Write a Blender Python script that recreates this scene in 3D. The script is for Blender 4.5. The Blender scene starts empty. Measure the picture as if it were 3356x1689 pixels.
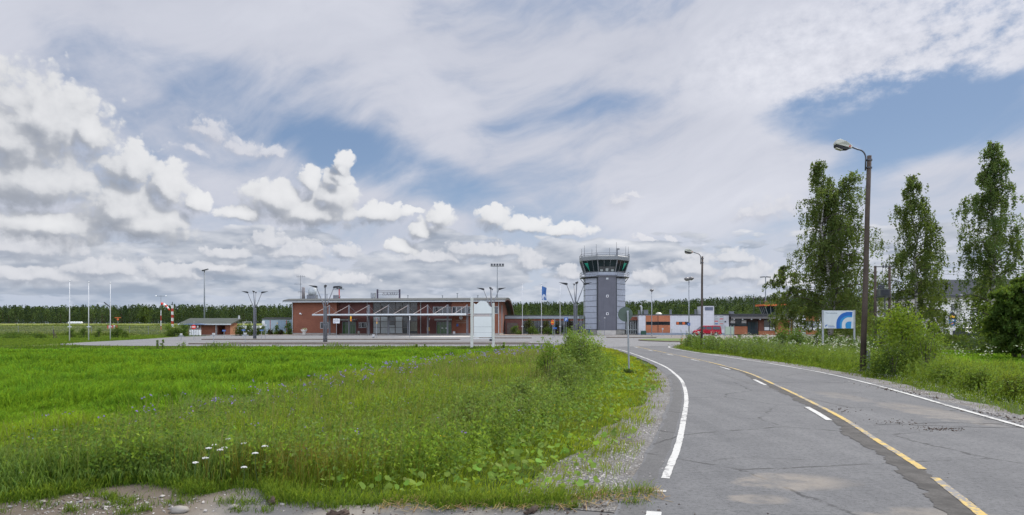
import bpy, bmesh, math, random
import numpy as np
from mathutils import Vector, Matrix
R = math.radians
rng = np.random.default_rng(7)
random.seed(7)
scene = bpy.context.scene
COL = scene.collection

# ------------------------------------------------------------------ camera model of the photograph
FPX, CX, HY, EYE = 2187.0, 1678.0, 1068.0, 1.9      # focal length, centre column and horizon row of the photo; eye height in metres
def WX(px, d): return (px - CX) * d / FPX
def WZ(py, d): return EYE + (HY - py) * d / FPX
def GD(py): return EYE * FPX / (py - HY)             # distance of a ground point on that row
def gp(px, py):
    d = GD(py)
    return (WX(px, d), d)

cam = bpy.data.cameras.new("camera")
cam.sensor_width = 36.0
cam.lens = 36.0 * FPX / 3356.0
cam.shift_y = (HY - 844.5) / 3356.0
cam.clip_start, cam.clip_end = 0.1, 6000
camo = bpy.data.objects.new("camera", cam)
COL.objects.link(camo)
camo.location = (0, 0, EYE)
camo.rotation_euler = (R(90), 0, 0)
scene.camera = camo
scene.view_settings.view_transform = 'Standard'
scene.view_settings.look = 'None'
scene.view_settings.gamma = 1
scene.view_settings.exposure = 0
try:
    scene.cycles.max_bounces = 8
    scene.cycles.transparent_max_bounces = 8
    scene.cycles.diffuse_bounces = 4
    scene.cycles.glossy_bounces = 2
    scene.cycles.transmission_bounces = 4
    scene.cycles.use_adaptive_sampling = True
    scene.cycles.adaptive_threshold = 0.02
    scene.cycles.sample_clamp_indirect = 4
except Exception:
    pass

# ------------------------------------------------------------------ node helper: arithmetic on sockets
class S:
    def __init__(s, nt, sock): s.nt, s.k = nt, sock
    def _m(s, op, *a):
        n = s.nt.nodes.new('ShaderNodeMath'); n.operation = op
        for i, v in enumerate((s,) + a):
            if isinstance(v, S): s.nt.links.new(v.k, n.inputs[i])
            else: n.inputs[i].default_value = float(v)
        return S(s.nt, n.outputs[0])
    def __add__(s, o): return s._m('ADD', o)
    __radd__ = __add__
    def __mul__(s, o): return s._m('MULTIPLY', o)
    __rmul__ = __mul__
    def __sub__(s, o): return s._m('SUBTRACT', o)
    def __rsub__(s, o): return (s * -1.0) + o
    def __truediv__(s, o): return s._m('DIVIDE', o)
    def __pow__(s, o): return s._m('POWER', o)
    def max(s, o): return s._m('MAXIMUM', o)
    def min(s, o): return s._m('MINIMUM', o)
    def abs(s): return s._m('ABSOLUTE')
    def sqrt(s): return s._m('SQRT')
    def clamp(s): return s.max(0.0).min(1.0)
    def ss(s, a, b):                         # smooth step from a to b
        n = s.nt.nodes.new('ShaderNodeMapRange'); n.interpolation_type = 'SMOOTHSTEP'
        s.nt.links.new(s.k, n.inputs[0])
        n.inputs[1].default_value, n.inputs[2].default_value = a, b
        n.inputs[3].default_value, n.inputs[4].default_value = 0, 1
        return S(s.nt, n.outputs[0])
def comb(nt, x, y, z=0.0):
    n = nt.nodes.new('ShaderNodeCombineXYZ')
    for i, v in enumerate((x, y, z)):
        if isinstance(v, S): nt.links.new(v.k, n.inputs[i])
        else: n.inputs[i].default_value = float(v)
    return S(nt, n.outputs[0])
def sep(v):
    n = v.nt.nodes.new('ShaderNodeSeparateXYZ'); v.nt.links.new(v.k, n.inputs[0])
    return [S(v.nt, o) for o in n.outputs]
def vmul(v, s3):
    n = v.nt.nodes.new('ShaderNodeVectorMath'); n.operation = 'MULTIPLY'
    v.nt.links.new(v.k, n.inputs[0]); n.inputs[1].default_value = s3
    return S(v.nt, n.outputs[0])
def vadd(v, o):
    n = v.nt.nodes.new('ShaderNodeVectorMath'); n.operation = 'ADD'
    v.nt.links.new(v.k, n.inputs[0])
    if isinstance(o, S): v.nt.links.new(o.k, n.inputs[1])
    else: n.inputs[1].default_value = o
    return S(v.nt, n.outputs[0])
def noise(v, scale, detail=4, rough=0.5, dist=0.0, dims='3D', lac=2.0):
    n = v.nt.nodes.new('ShaderNodeTexNoise'); n.noise_dimensions = dims
    v.nt.links.new(v.k, n.inputs['Vector'])
    n.inputs['Scale'].default_value = scale; n.inputs['Detail'].default_value = detail
    n.inputs['Roughness'].default_value = rough; n.inputs['Distortion'].default_value = dist
    n.inputs['Lacunarity'].default_value = lac
    return S(v.nt, n.outputs[0])
def voro(v, scale, detail=0, rough=0.5, feature='F1', dims='3D', rnd=1.0, smooth=0.5):
    n = v.nt.nodes.new('ShaderNodeTexVoronoi'); n.voronoi_dimensions = dims; n.feature = feature
    v.nt.links.new(v.k, n.inputs['Vector'])
    n.inputs['Scale'].default_value = scale
    n.inputs['Detail'].default_value = detail; n.inputs['Roughness'].default_value = rough
    n.inputs['Randomness'].default_value = rnd
    if feature == 'SMOOTH_F1': n.inputs['Smoothness'].default_value = smooth
    return S(v.nt, n.outputs['Distance'])
def mixc(nt, f, a, b):
    n = nt.nodes.new('ShaderNodeMix'); n.data_type = 'RGBA'
    for sck, v in ((n.inputs[0], f), (n.inputs[6], a), (n.inputs[7], b)):
        if isinstance(v, S): nt.links.new(v.k, sck)
        elif isinstance(v, (tuple, list)): sck.default_value = (v[0], v[1], v[2], 1)
        else: sck.default_value = v
    return S(nt, n.outputs[2])
# ------------------------------------------------------------------ daylight: sky with cloud layers, one veiled sun
SUN_AZ, SUN_EL = R(42), R(50)      # to the right of the view direction, high above the picture
w = bpy.data.worlds.new("World"); scene.world = w; w.use_nodes = True
nt = w.node_tree
for n in list(nt.nodes): nt.nodes.remove(n)
out = nt.nodes.new('ShaderNodeOutputWorld'); bg = nt.nodes.new('ShaderNodeBackground')
nt.links.new(bg.outputs[0], out.inputs[0])
bg.inputs[1].default_value = 0.1
sky = nt.nodes.new('ShaderNodeTexSky'); sky.sky_type = 'NISHITA'; sky.sun_disc = False
sky.sun_elevation = SUN_EL; sky.sun_rotation = SUN_AZ
sky.air_density, sky.dust_density, sky.ozone_density = 1.0, 0.6, 1.5
tc = nt.nodes.new('ShaderNodeTexCoord')
D = S(nt, tc.outputs['Generated'])
dx, dy, dz = sep(D)
az = dx._m('ARCTAN2', dy)
el = (dz.min(1.0).max(-1.0))._m('ARCSINE')
def AE(px, py):
    a = math.atan((px - CX) / FPX)
    return a, math.atan((HY - py) / FPX * math.cos(a))
PX = 1.0 / FPX
UV = comb(nt, az, el)

def vop(g, op, a, *o):
    n = g.nodes.new('ShaderNodeVectorMath'); n.operation = op
    g.links.new(a.k, n.inputs[0])
    for i, v in enumerate(o):
        if isinstance(v, S): g.links.new(v.k, n.inputs[i + 1])
        else: n.inputs[i + 1].default_value = v
    return S(g, n.outputs['Value' if op == 'LENGTH' else 'Vector'])
def cumulus_group(name, blobs, bump, wob, seed, nscale, det, hard=1.5, grow=1.22):
    """density of a layer of heaped clouds: flat-footed lobes roughened with cauliflower bumps"""
    g = bpy.data.node_groups.new(name, 'ShaderNodeTree')
    g.interface.new_socket('V', in_out='INPUT', socket_type='NodeSocketVector')
    g.interface.new_socket('D', in_out='OUTPUT', socket_type='NodeSocketFloat')
    g.interface.new_socket('B', in_out='OUTPUT', socket_type='NodeSocketFloat')
    gi = g.nodes.new('NodeGroupInput'); go = g.nodes.new('NodeGroupOutput')
    V = S(g, gi.outputs[0])
    sh = vadd(V, (seed, seed * 0.7, 0))
    nn = g.nodes.new('ShaderNodeTexNoise'); nn.noise_dimensions = '2D'
    g.links.new(sh.k, nn.inputs['Vector']); nn.inputs['Scale'].default_value = nscale; nn.inputs['Detail'].default_value = det
    nn.inputs['Roughness'].default_value = 0.66
    W = vop(g, 'MULTIPLY_ADD', S(g, nn.outputs['Color']), (wob, wob * 0.8, 0), (-0.5 * wob, -0.4 * wob, 0))
    P = vop(g, 'ADD', V, W)
    best = None
    for (px, py, rx, rt, rb) in blobs:
        a, e = AE(px, py)
        kt, kb, kx = 1 / (rt * grow * PX), 1 / (rb * grow * PX), 1 / (rx * grow * PX)
        q = vop(g, 'SUBTRACT', P, (a, e, 0))
        q2 = vop(g, 'MULTIPLY', q, (0, (kt - kb) / 2, 0))
        q = vop(g, 'MULTIPLY_ADD', vop(g, 'ABSOLUTE', q), (kx, (kt + kb) / 2, 0), q2)
        q = vop(g, 'LENGTH', q)
        if best is None: best = q
        else:
            n = g.nodes.new('ShaderNodeMath'); n.operation = 'SMOOTH_MIN'
            g.links.new(best.k, n.inputs[0]); g.links.new(q.k, n.inputs[1]); n.inputs[2].default_value = 0.10
            best = S(g, n.outputs[0])
    b = (1.0 - best) * hard
    vv = voro(P, nscale * 2.7, 2.5 if det > 3 else 1.0, 0.5, 'F1', '2D', 1.0)
    d = b + (0.40 - vv) * bump
    if det > 3:
        d = d + (S(g, nn.outputs[0]) - 0.5) * (bump * 1.0)
    g.links.new(d.k, go.inputs[0]); g.links.new(b.k, go.inputs[1])
    return g
def use(g, v):
    n = nt.nodes.new('ShaderNodeGroup'); n.node_tree = g
    nt.links.new(v.k, n.inputs[0])
    return S(nt, n.outputs[0]), S(nt, n.outputs[1])

# --- high veil: streaked cirrostratus with blue gaps
warp = noise(UV, 2.2, 3, 0.5, 0, '2D')
warp2 = noise(vadd(UV, (7.1, 2.2, 0)), 2.2, 3, 0.5, 0, '2D')
vu = comb(nt, az + (warp - 0.5) * 0.35, (el + (warp2 - 0.5) * 0.22 - az * 0.15) * 2.3)
veil = noise(vu, 3.4, 9, 0.58, 0.0, '2D')
streak = noise(comb(nt, az * 1.0 + el * 1.3 + (warp - 0.5) * 0.5, (el - az * 0.45) * 7.0 + (warp2 - 0.5) * 1.2), 3.0, 7, 0.54, 0.0, '2D')
ripple = noise(comb(nt, az * 1.0, el * 1.5), 40.0, 5, 0.62, 0.0, '2D')
cov = (veil - 0.5) * 1.5 + (streak - 0.5) * 0.7 + 0.745
def gap(px, py, rx, ry, tilt, amt):
    a, e = AE(px, py)
    c, s_ = math.cos(tilt), math.sin(tilt)
    x = az - a + (warp - 0.5) * 0.10; y = el - e + (warp2 - 0.5) * 0.08
    u = (x * c + y * s_) * (1 / (rx * PX)); v = (y * c - x * s_) * (1 / (ry * PX))
    q = u * u + v * v
    return (1.0 - q.ss(0.0, 1.0)) * amt
for args in ((2860, 370, 420, 105, 0.03, 0.88), (3160, 400, 330, 130, 0.0, 0.7), (2500, 300, 220, 60, -0.2, 0.22), (2900, 520, 260, 90, 0.5, 0.45),
             (1330, 560, 460, 110, -0.25, 0.52), (900, 380, 520, 110, -0.35, 0.24), (1000, 300, 420, 80, -0.25, 0.06),
             (1850, 370, 350, 60, 0.2, 0.22), (350, 180, 260, 70, -0.2, 0.06), (3000, 240, 260, 40, -0.1, 0.4)):
    cov = cov - gap(*args)
def lift(px, py, rx, ry, amt):
    return gap(px, py, rx, ry, 0.0, amt)
cov = cov + lift(2500, 150, 700, 190, 0.4) + lift(2250, 560, 500, 260, 0.35) + lift(1700, 150, 500, 120, 0.2) + lift(600, 60, 900, 120, 0.25)
rip_here = lift(2950, 130, 760, 210, 1.0)
cov = cov + (ripple - 0.5) * (rip_here * 1.15 + 0.12)
cov = cov.clamp()
veil_a = cov.ss(0.02, 0.92)
bright = ((veil - 0.46) * 0.7 + (streak - 0.5) * 0.25 + (ripple - 0.5) * rip_here * 0.9 + lift(2900, 150, 900, 220, 0.30) + lift(2300, 640, 700, 260, 0.2) + 0.42).clamp()
K = 10.0
def kc(r, g, b): return (r * K, g * K, b * K)
veil_c = mixc(nt, bright, kc(.44, .47, .57), kc(.80, .81, .88))
hor = el.ss(0.0, 0.30)
blue = mixc(nt, hor, kc(.38, .50, .68), kc(.20, .305, .50))
skym = mixc(nt, 0.75, S(nt, sky.outputs[0]), blue)
c = mixc(nt, veil_a * 0.97, skym, veil_c)

# unseen sky behind brightened to fill shaded fronts; glow of the veiled sun
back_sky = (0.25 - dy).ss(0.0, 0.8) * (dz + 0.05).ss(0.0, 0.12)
sdir = (math.sin(SUN_AZ) * math.cos(SUN_EL), math.cos(SUN_AZ) * math.cos(SUN_EL), math.sin(SUN_EL))
cosang = dx * sdir[0] + dy * sdir[1] + dz * sdir[2]
glow = cosang.max(0.0) ** 24.0
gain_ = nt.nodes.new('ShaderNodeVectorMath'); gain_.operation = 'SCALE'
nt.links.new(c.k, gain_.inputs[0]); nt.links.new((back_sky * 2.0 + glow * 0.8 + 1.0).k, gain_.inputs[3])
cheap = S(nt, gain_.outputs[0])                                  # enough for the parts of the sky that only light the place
# --- far rows of heaped cloud near the horizon
def far_layer(c, vs, u_s, thr, seed, lo, hi, dark, light, leftw, shift):
    p = comb(nt, az * u_s + seed, el * vs + seed)
    q = comb(nt, (az + 0.004) * u_s + seed, (el + 0.011) * vs + seed)
    def dens(pp, det):
        return noise(pp, 1.0, det, 0.56, 0.0, '2D') + (0.40 - voro(pp, 2.6, 1.0, 0.5, 'F1', '2D', 1.0)) * 0.17
    d0, d1 = dens(p, 6), dens(q, 4)
    win = el.ss(lo - 0.015, lo + 0.01) * (1.0 - el.ss(hi * 0.6, hi))
    side = (1.0 - az.ss(-0.2, 0.45)) * leftw
    m = (d0 + side * 0.14 + (win - 1.0) * 0.9)
    a = m.ss(thr, thr + 0.07)
    lit = ((d0 - d1) * 2.6 + shift - (m - thr) * 0.5).clamp()
    col = mixc(nt, lit, kc(*dark), kc(*light))
    return mixc(nt, a * 0.92, c, col)
c = mixc(nt, (1.0 - el.ss(0.02, 0.20)) * 0.6, c, kc(.56, .61, .71))
c = far_layer(c, 25.0, 8.0, 0.47, 3.7, 0.012, 0.17, (.33, .39, .49), (.74, .76, .82), 0.9, 0.38)
c = far_layer(c, 19.0, 6.0, 0.50, 11.3, 0.035, 0.20, (.34, .39, .48), (.80, .81, .85), 1.0, 0.36)
c = mixc(nt, (1.0 - el.ss(0.0, 0.07)) * 0.55, c, kc(.42, .51, .65))

# --- heaped clouds
def heap(c, args, eps, dark, light, edge, op, gain=0.85, base=0.41):
    gA = cumulus_group('cloud', *args[:5], 6, args[5])
    gB = cumulus_group('cloud_toward_sun', *args[:5], 3, args[5])
    d0, b0 = use(gA, UV)
    d1, b1 = use(gB, vadd(UV, (0.45 * eps, 0.9 * eps, 0)))
    t = (b0 - b1) * 1.2 + ((d0 - b0) - (d1 - b1)) * 0.36
    lit = (t / (t.abs() + 0.30) * (gain * 0.7) + base).clamp()
    col = mixc(nt, lit, kc(*dark), kc(*light))
    q = (d0.max(0.0) / ((1.0 - lit) * (edge * 1.9) + edge * 0.45)).min(1.0)
    a = q * q * (3.0 - q * 2.0)
    return mixc(nt, a * op, c, col)
back = [(90, 905, 240, 45, 35), (330, 890, 140, 50, 25), (560, 905, 130, 55, 30), (700, 880, 120, 30, 25), (880, 800, 70, 55, 30), (960, 835, 170, 48, 22), (1130, 835, 60, 42, 20),
        (760, 840, 90, 30, 25), (30, 820, 220, 60, 30), (1010, 905, 60, 45, 30), (1120, 920, 120, 30, 22),
        (1600, 830, 170, 40, 25), (1735, 870, 60, 60, 30), (1420, 850, 120, 30, 20), (1860, 900, 60, 50, 30),
        (2130, 920, 90, 38, 30), (2270, 895, 110, 70, 30), (2430, 905, 110, 60, 30), (2560, 930, 120, 40, 25), (2400, 850, 90, 36, 20)]
c = heap(c, (back, 0.60, 0.022, 5.1, 22.0, 1.5), 0.0075, (.35, .39, .47), (.84, .84, .87), 0.46, 0.88)
front = [(140, 400, 190, 150, 150), (30, 470, 210, 170, 150), (290, 440, 55, 90, 70), (90, 600, 250, 130, 95),
         (425, 560, 85, 95, 80), (545, 615, 75, 90, 80), (645, 665, 42, 50, 50), (400, 690, 175, 130, 105), (470, 740, 170, 90, 60), (150, 745, 240, 75, 60),
         (1128, 525, 36, 32, 42), (1122, 556, 34, 40, 40), (1100, 590, 56, 44, 50), (1015, 595, 42, 58, 60), (920, 660, 125, 72, 75), (1085, 650, 110, 76, 80), (1020, 700, 220, 75, 62), (800, 700, 90, 34, 26), (1240, 700, 120, 44, 40), (1340, 695, 50, 16, 12),
         (1440, 715, 52, 52, 50), (1385, 760, 50, 50, 40), (1320, 815, 70, 40, 25),
         (1620, 722, 70, 50, 36), (1720, 745, 120, 42, 26), (1850, 755, 110, 34, 26)]
c = heap(c, (front, 0.60, 0.026, 1.3, 17.0, 1.5), 0.017, (.30, .33, .39), (.92, .92, .93), 0.44, 0.95)
soft = [(680, 440, 90, 60, 50), (800, 490, 110, 50, 40), (890, 500, 60, 24, 20), (620, 500, 70, 30, 20),
        (2030, 665, 48, 36, 40), (2070, 645, 40, 16, 12), (2115, 792, 60, 12, 9), (2195, 780, 26, 15, 10), (1900, 770, 70, 24, 20), (2520, 690, 110, 55, 40), (2450, 700, 60, 40, 30)]
c = heap(c, (soft, 0.60, 0.045, 8.8, 16.0, 1.2), 0.007, (.45, .47, .55), (.82, .82, .86), 0.65, 0.8)
# only the part of the sky in front needs the heaped clouds worked out
front_part = az.abs()._m('LESS_THAN', 0.85) * el._m('LESS_THAN', 0.36) * el._m('GREATER_THAN', -0.01)
bg2 = nt.nodes.new('ShaderNodeBackground'); bg2.inputs[1].default_value = 0.1
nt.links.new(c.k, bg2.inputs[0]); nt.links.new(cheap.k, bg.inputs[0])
mx = nt.nodes.new('ShaderNodeMixShader')
nt.links.new(front_part.k, mx.inputs[0]); nt.links.new(bg.outputs[0], mx.inputs[1]); nt.links.new(bg2.outputs[0], mx.inputs[2])
nt.links.new(mx.outputs[0], out.inputs[0])
try:
    w.cycles.sampling_method = 'MANUAL'; w.cycles.sample_map_resolution = 512
except Exception:
    pass
sun = bpy.data.lights.new("sun", 'SUN'); sun.energy = 4.3; sun.angle = R(14); sun.color = (1.0, 0.95, 0.87)
suno = bpy.data.objects.new("sun", sun); COL.objects.link(suno)
sd = Vector((math.sin(SUN_AZ) * math.cos(SUN_EL), math.cos(SUN_AZ) * math.cos(SUN_EL), math.sin(SUN_EL)))
suno.rotation_euler = sd.to_track_quat('Z', 'Y').to_euler()
suno.location = (60, -20, 80)
# ------------------------------------------------------------------ naming, parenting and mesh helpers
def thing(name, label, cat, loc=(0, 0, 0), rz=0.0, group=None):
    o = bpy.data.objects.new(name, None); COL.objects.link(o)
    o.location = loc; o.rotation_euler = (0, 0, rz)
    o.empty_display_size = 0.2
    o['label'] = label; o['category'] = cat
    if group: o['group'] = group
    return o
def tag(o, label, cat, group=None):
    o['label'] = label; o['category'] = cat
    if group: o['group'] = group
    return o
def dup(root, loc, rz=0.0, label=None, scale=None):
    r = root.copy(); COL.objects.link(r); r.location = loc; r.rotation_euler = (0, 0, rz)
    if scale: r.scale = (scale, scale, scale)
    if label: r['label'] = label
    for ch in list(root.children):
        c = ch.copy(); COL.objects.link(c); c.parent = r
        for g in list(ch.children):
            d = g.copy(); COL.objects.link(d); d.parent = c
    return r

class MB:
    def __init__(s): s.v = []; s.f = []
    def add(s, vs, fs):
        b = len(s.v); s.v.extend([tuple(p) for p in vs]); s.f.extend([tuple(b + i for i in f) for f in fs]); return s
    def box(s, x0, x1, y0, y1, z0, z1):
        return s.add([(x0, y0, z0), (x1, y0, z0), (x1, y1, z0), (x0, y1, z0), (x0, y0, z1), (x1, y0, z1), (x1, y1, z1), (x0, y1, z1)],
                     [(0, 3, 2, 1), (4, 5, 6, 7), (0, 1, 5, 4), (1, 2, 6, 5), (2, 3, 7, 6), (3, 0, 4, 7)])
    def cbox(s, c, sz, rz=0.0, rx=0.0, ry=0.0):
        m = Matrix.Translation(c) @ Matrix.Rotation(rz, 4, 'Z') @ Matrix.Rotation(ry, 4, 'Y') @ Matrix.Rotation(rx, 4, 'X')
        x, y, z = sz[0] / 2, sz[1] / 2, sz[2] / 2
        vs = [m @ Vector(p) for p in ((-x, -y, -z), (x, -y, -z), (x, y, -z), (-x, y, -z), (-x, -y, z), (x, -y, z), (x, y, z), (-x, y, z))]
        return s.add(vs, [(0, 3, 2, 1), (4, 5, 6, 7), (0, 1, 5, 4), (1, 2, 6, 5), (2, 3, 7, 6), (3, 0, 4, 7)])
    def tube(s, pts, r, n=8, cap=True):
        pts = [Vector(p) for p in pts]
        if not isinstance(r, (list, tuple)): r = [r] * len(pts)
        rings = []
        up = Vector((0, 0, 1))
        for i, p in enumerate(pts):
            t = (pts[min(i + 1, len(pts) - 1)] - pts[max(i - 1, 0)])
            t = t.normalized() if t.length > 1e-9 else up
            a = t.cross(up if abs(t.z) < 0.95 else Vector((1, 0, 0))).normalized()
            b = t.cross(a)
            rings.append([p + (a * math.cos(2 * math.pi * k / n) + b * math.sin(2 * math.pi * k / n)) * r[i] for k in range(n)])
        vs = [q for ring in rings for q in ring]
        fs = []
        for i in range(len(pts) - 1):
            for k in range(n):
                fs.append((i * n + k, i * n + (k + 1) % n, (i + 1) * n + (k + 1) % n, (i + 1) * n + k))
        if cap:
            fs.append(tuple(range(n))); fs.append(tuple((len(pts) - 1) * n + k for k in reversed(range(n))))
        return s.add(vs, fs)
    def lathe(s, prof, n=16, c=(0, 0, 0)):
        vs = []; fs = []
        for (r, z) in prof:
            for k in range(n):
                a = 2 * math.pi * k / n
                vs.append((c[0] + r * math.cos(a), c[1] + r * math.sin(a), c[2] + z))
        for i in range(len(prof) - 1):
            for k in range(n):
                fs.append((i * n + k, i * n + (k + 1) % n, (i + 1) * n + (k + 1) % n, (i + 1) * n + k))
        fs.append(tuple(reversed(range(n)))); fs.append(tuple((len(prof) - 1) * n + k for k in range(n)))
        return s.add(vs, fs)
    def prism(s, poly, a0, a1, plane='xz'):
        """polygon in the named plane, drawn out along the third axis from a0 to a1"""
        n = len(poly)
        def P(p, a):
            return {'xz': (p[0], a, p[1]), 'yz': (a, p[0], p[1]), 'xy': (p[0], p[1], a)}[plane]
        vs = [P(p, a0) for p in poly] + [P(p, a1) for p in poly]
        fs = [tuple(range(n)), tuple(reversed(range(n, 2 * n)))] + [(i, n + i, n + (i + 1) % n, (i + 1) % n) for i in range(n)]
        return s.add(vs, fs)
    def disc(s, c, r, th, n=24, axis='y', sx=1.0):
        poly = [(c[0] + r * sx * math.cos(2 * math.pi * k / n), c[2] + r * math.sin(2 * math.pi * k / n)) for k in range(n)]
        return s.prism(poly, c[1], c[1] + th, 'xz')
    def obj(s, name, m, parent=None, smooth=False, bevel=0.0, kind=None, loc=None):
        me = bpy.data.meshes.new(name); me.from_pydata(s.v, [], s.f); 
        bm = bmesh.new(); bm.from_mesh(me); bmesh.ops.recalc_face_normals(bm, faces=bm.faces); bm.to_mesh(me); bm.free()
        if smooth:
            me.polygons.foreach_set('use_smooth', [True] * len(me.polygons))
        o = bpy.data.objects.new(name, me); COL.objects.link(o)
        me.materials.append(m)
        if parent: o.parent = parent
        if kind: o['kind'] = kind
        if loc: o.location = loc
        if bevel:
            b = o.modifiers.new('bevel', 'BEVEL'); b.width = bevel; b.segments = 2; b.limit_method = 'ANGLE'
        return o
def text(name, body, size, m, parent, loc, rot, ext=0.01, align='LEFT', sx=1.0):
    cu = bpy.data.curves.new(name, 'FONT'); cu.body = body; cu.size = size; cu.extrude = ext; cu.align_x = align; cu.align_y = 'BOTTOM_BASELINE'
    cu.resolution_u = 3
    cu.materials.append(m)
    tmp = bpy.data.objects.new(name + '_outline', cu); COL.objects.link(tmp)
    bpy.context.view_layer.update()
    me = bpy.data.meshes.new_from_object(tmp.evaluated_get(bpy.context.evaluated_depsgraph_get()))
    bpy.data.objects.remove(tmp)
    if not me.materials: me.materials.append(m)
    o = bpy.data.objects.new(name, me); COL.objects.link(o)
    o.location = loc; o.rotation_euler = rot; o.scale = (sx, 1, 1)
    if parent: o.parent = parent
    return o
def mesh_np(name, V, quads, tris, m, parent=None, col=None, kind=None, smooth=False):
    me = bpy.data.meshes.new(name)
    nq = 0 if quads is None else len(quads); ntri = 0 if tris is None else len(tris)
    me.vertices.add(len(V)); me.vertices.foreach_set('co', np.ascontiguousarray(V, dtype=np.float32).ravel())
    idx = []; st = []; 
    if nq: idx.append(np.asarray(quads, dtype=np.int32).ravel()); st.append(np.arange(nq) * 4)
    if ntri: idx.append(np.asarray(tris, dtype=np.int32).ravel()); st.append(nq * 4 + np.arange(ntri) * 3)
    li = np.concatenate(idx); me.loops.add(len(li)); me.loops.foreach_set('vertex_index', li)
    me.polygons.add(nq + ntri); me.polygons.foreach_set('loop_start', np.concatenate(st).astype(np.int32))
    if smooth: me.polygons.foreach_set('use_smooth', np.ones(nq + ntri, dtype=bool))
    me.update(calc_edges=True)
    if col is not None:
        at = me.color_attributes.new('tint', 'FLOAT_COLOR', 'POINT')
        c4 = np.ones((len(V), 4), dtype=np.float32); c4[:, :3] = col
        at.data.foreach_set('color', c4.ravel())
    me.materials.append(m)
    o = bpy.data.objects.new(name, me); COL.objects.link(o)
    if parent: o.parent = parent
    if kind: o['kind'] = kind
    return o

# ------------------------------------------------------------------ materials
_M = {}
def new_mat(name):
    m = bpy.data.materials.new(name); m.use_nodes = True
    t = m.node_tree; p = t.nodes['Principled BSDF']
    return m, t, p
def pm(name, col, rough=0.6, var=0.12, scale=2.0, metal=0.0, spec=0.4, fine=0.0, bump=0.0):
    if name in _M: return _M[name]
    m, t, p = new_mat(name)
    tcn = t.nodes.new('ShaderNodeTexCoord'); V = S(t, tcn.outputs['Object'])
    n1 = noise(V, scale, 5, 0.6)
    a = tuple(c * (1 - var) for c in col); b = tuple(min(1, c * (1 + var)) for c in col)
    c = mixc(t, n1.ss(0.3, 0.7), a, b)
    if fine:
        n2 = noise(V, scale * 14, 2, 0.5)
        c = mixc(t, n2.ss(0.35, 0.65) * fine, c, tuple(x * 0.55 for x in col))
    t.links.new(c.k, p.inputs['Base Color'])
    p.inputs['Roughness'].default_value = rough; p.inputs['Metallic'].default_value = metal
    p.inputs['Specular IOR Level'].default_value = spec
    if bump:
        b_ = t.nodes.new('ShaderNodeBump'); b_.inputs['Strength'].default_value = bump; b_.inputs['Distance'].default_value = 0.02
        t.links.new(n1.k, b_.inputs['Height']); t.links.new(b_.outputs[0], p.inputs['Normal'])
    _M[name] = m
    return m
def brick_mat(name, c1, c2, mortar):
    if name in _M: return _M[name]
    m, t, p = new_mat(name)
    tcn = t.nodes.new('ShaderNodeTexCoord'); V = S(t, tcn.outputs['Object'])
    x, y, z = sep(V)
    uv = comb(t, x + y, z)
    b = t.nodes.new('ShaderNodeTexBrick'); t.links.new(uv.k, b.inputs['Vector'])
    b.inputs['Color1'].default_value = (*c1, 1); b.inputs['Color2'].default_value = (*c2, 1); b.inputs['Mortar'].default_value = (*mortar, 1)
    b.inputs['Scale'].default_value = 1.0; b.inputs['Brick Width'].default_value = 0.29; b.inputs['Row Height'].default_value = 0.09
    b.inputs['Mortar Size'].default_value = 0.010; b.inputs['Bias'].default_value = 0.0
    n = noise(uv, 0.45, 5, 0.6, 0, '2D'); n2 = noise(uv, 6.0, 4, 0.7, 0, '2D')
    c = mixc(t, n.ss(0.3, 0.7) * 0.45, S(t, b.outputs[0]), tuple(v * 0.62 for v in c1))
    c = mixc(t, n2.ss(0.4, 0.75) * 0.4, c, tuple(v * 1.35 for v in c2))
    t.links.new(c.k, p.inputs['Base Color']); p.inputs['Roughness'].default_value = 0.85
    _M[name] = m
    return m
def clad_mat(name, col, pitch, axis='z', depth=0.5, var=0.1):
    """profiled sheet: thin ribs across the wall"""
    if name in _M: return _M[name]
    m, t, p = new_mat(name)
    tcn = t.nodes.new('ShaderNodeTexCoord'); V = S(t, tcn.outputs['Object'])
    x, y, z = sep(V)
    q = z if axis == 'z' else (x + y)
    rib = (q * (2 * math.pi / pitch))._m('SINE')
    n = noise(V, 0.8, 5, 0.6); n2 = noise(vmul(V, (3, 3, .25)), 2.0, 4, 0.6)
    c = mixc(t, n.ss(0.3, 0.7) * 0.5 + n2.ss(0.45, 0.75) * 0.5, tuple(v * (1 + var) for v in col), tuple(v * (1 - var) for v in col))
    t.links.new(c.k, p.inputs['Base Color'])
    b_ = t.nodes.new('ShaderNodeBump'); b_.inputs['Strength'].default_value = depth; b_.inputs['Distance'].default_value = 0.03
    t.links.new(rib.k, b_.inputs['Height']); t.links.new(b_.outputs[0], p.inputs['Normal'])
    p.inputs['Roughness'].default_value = 0.5
    _M[name] = m
    return m
def glass_mat(name, col, rough=0.06, spec=0.8):
    return pm(name, col, rough, 0.25, 0.7, 0.0, spec)
def leaf_mat(name, trans=0.45, rough=0.6, spec=0.08):
    if name in _M: return _M[name]
    m, t, p = new_mat(name)
    at = t.nodes.new('ShaderNodeAttribute'); at.attribute_name = 'tint'
    C = S(t, at.outputs['Color'])
    p.inputs['Roughness'].default_value = rough; p.inputs['Specular IOR Level'].default_value = spec
    t.links.new(C.k, p.inputs['Base Color'])
    tr = t.nodes.new('ShaderNodeBsdfTranslucent')
    tc2 = mixc(t, 0.35, C, (0.30, 0.42, 0.02))
    t.links.new(tc2.k, tr.inputs['Color'])
    mx = t.nodes.new('ShaderNodeMixShader'); mx.inputs[0].default_value = trans
    t.links.new(p.outputs[0], mx.inputs[1]); t.links.new(tr.outputs[0], mx.inputs[2])
    t.links.new(mx.outputs[0], t.nodes['Material Output'].inputs['Surface'])
    _M[name] = m
    return m
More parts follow.
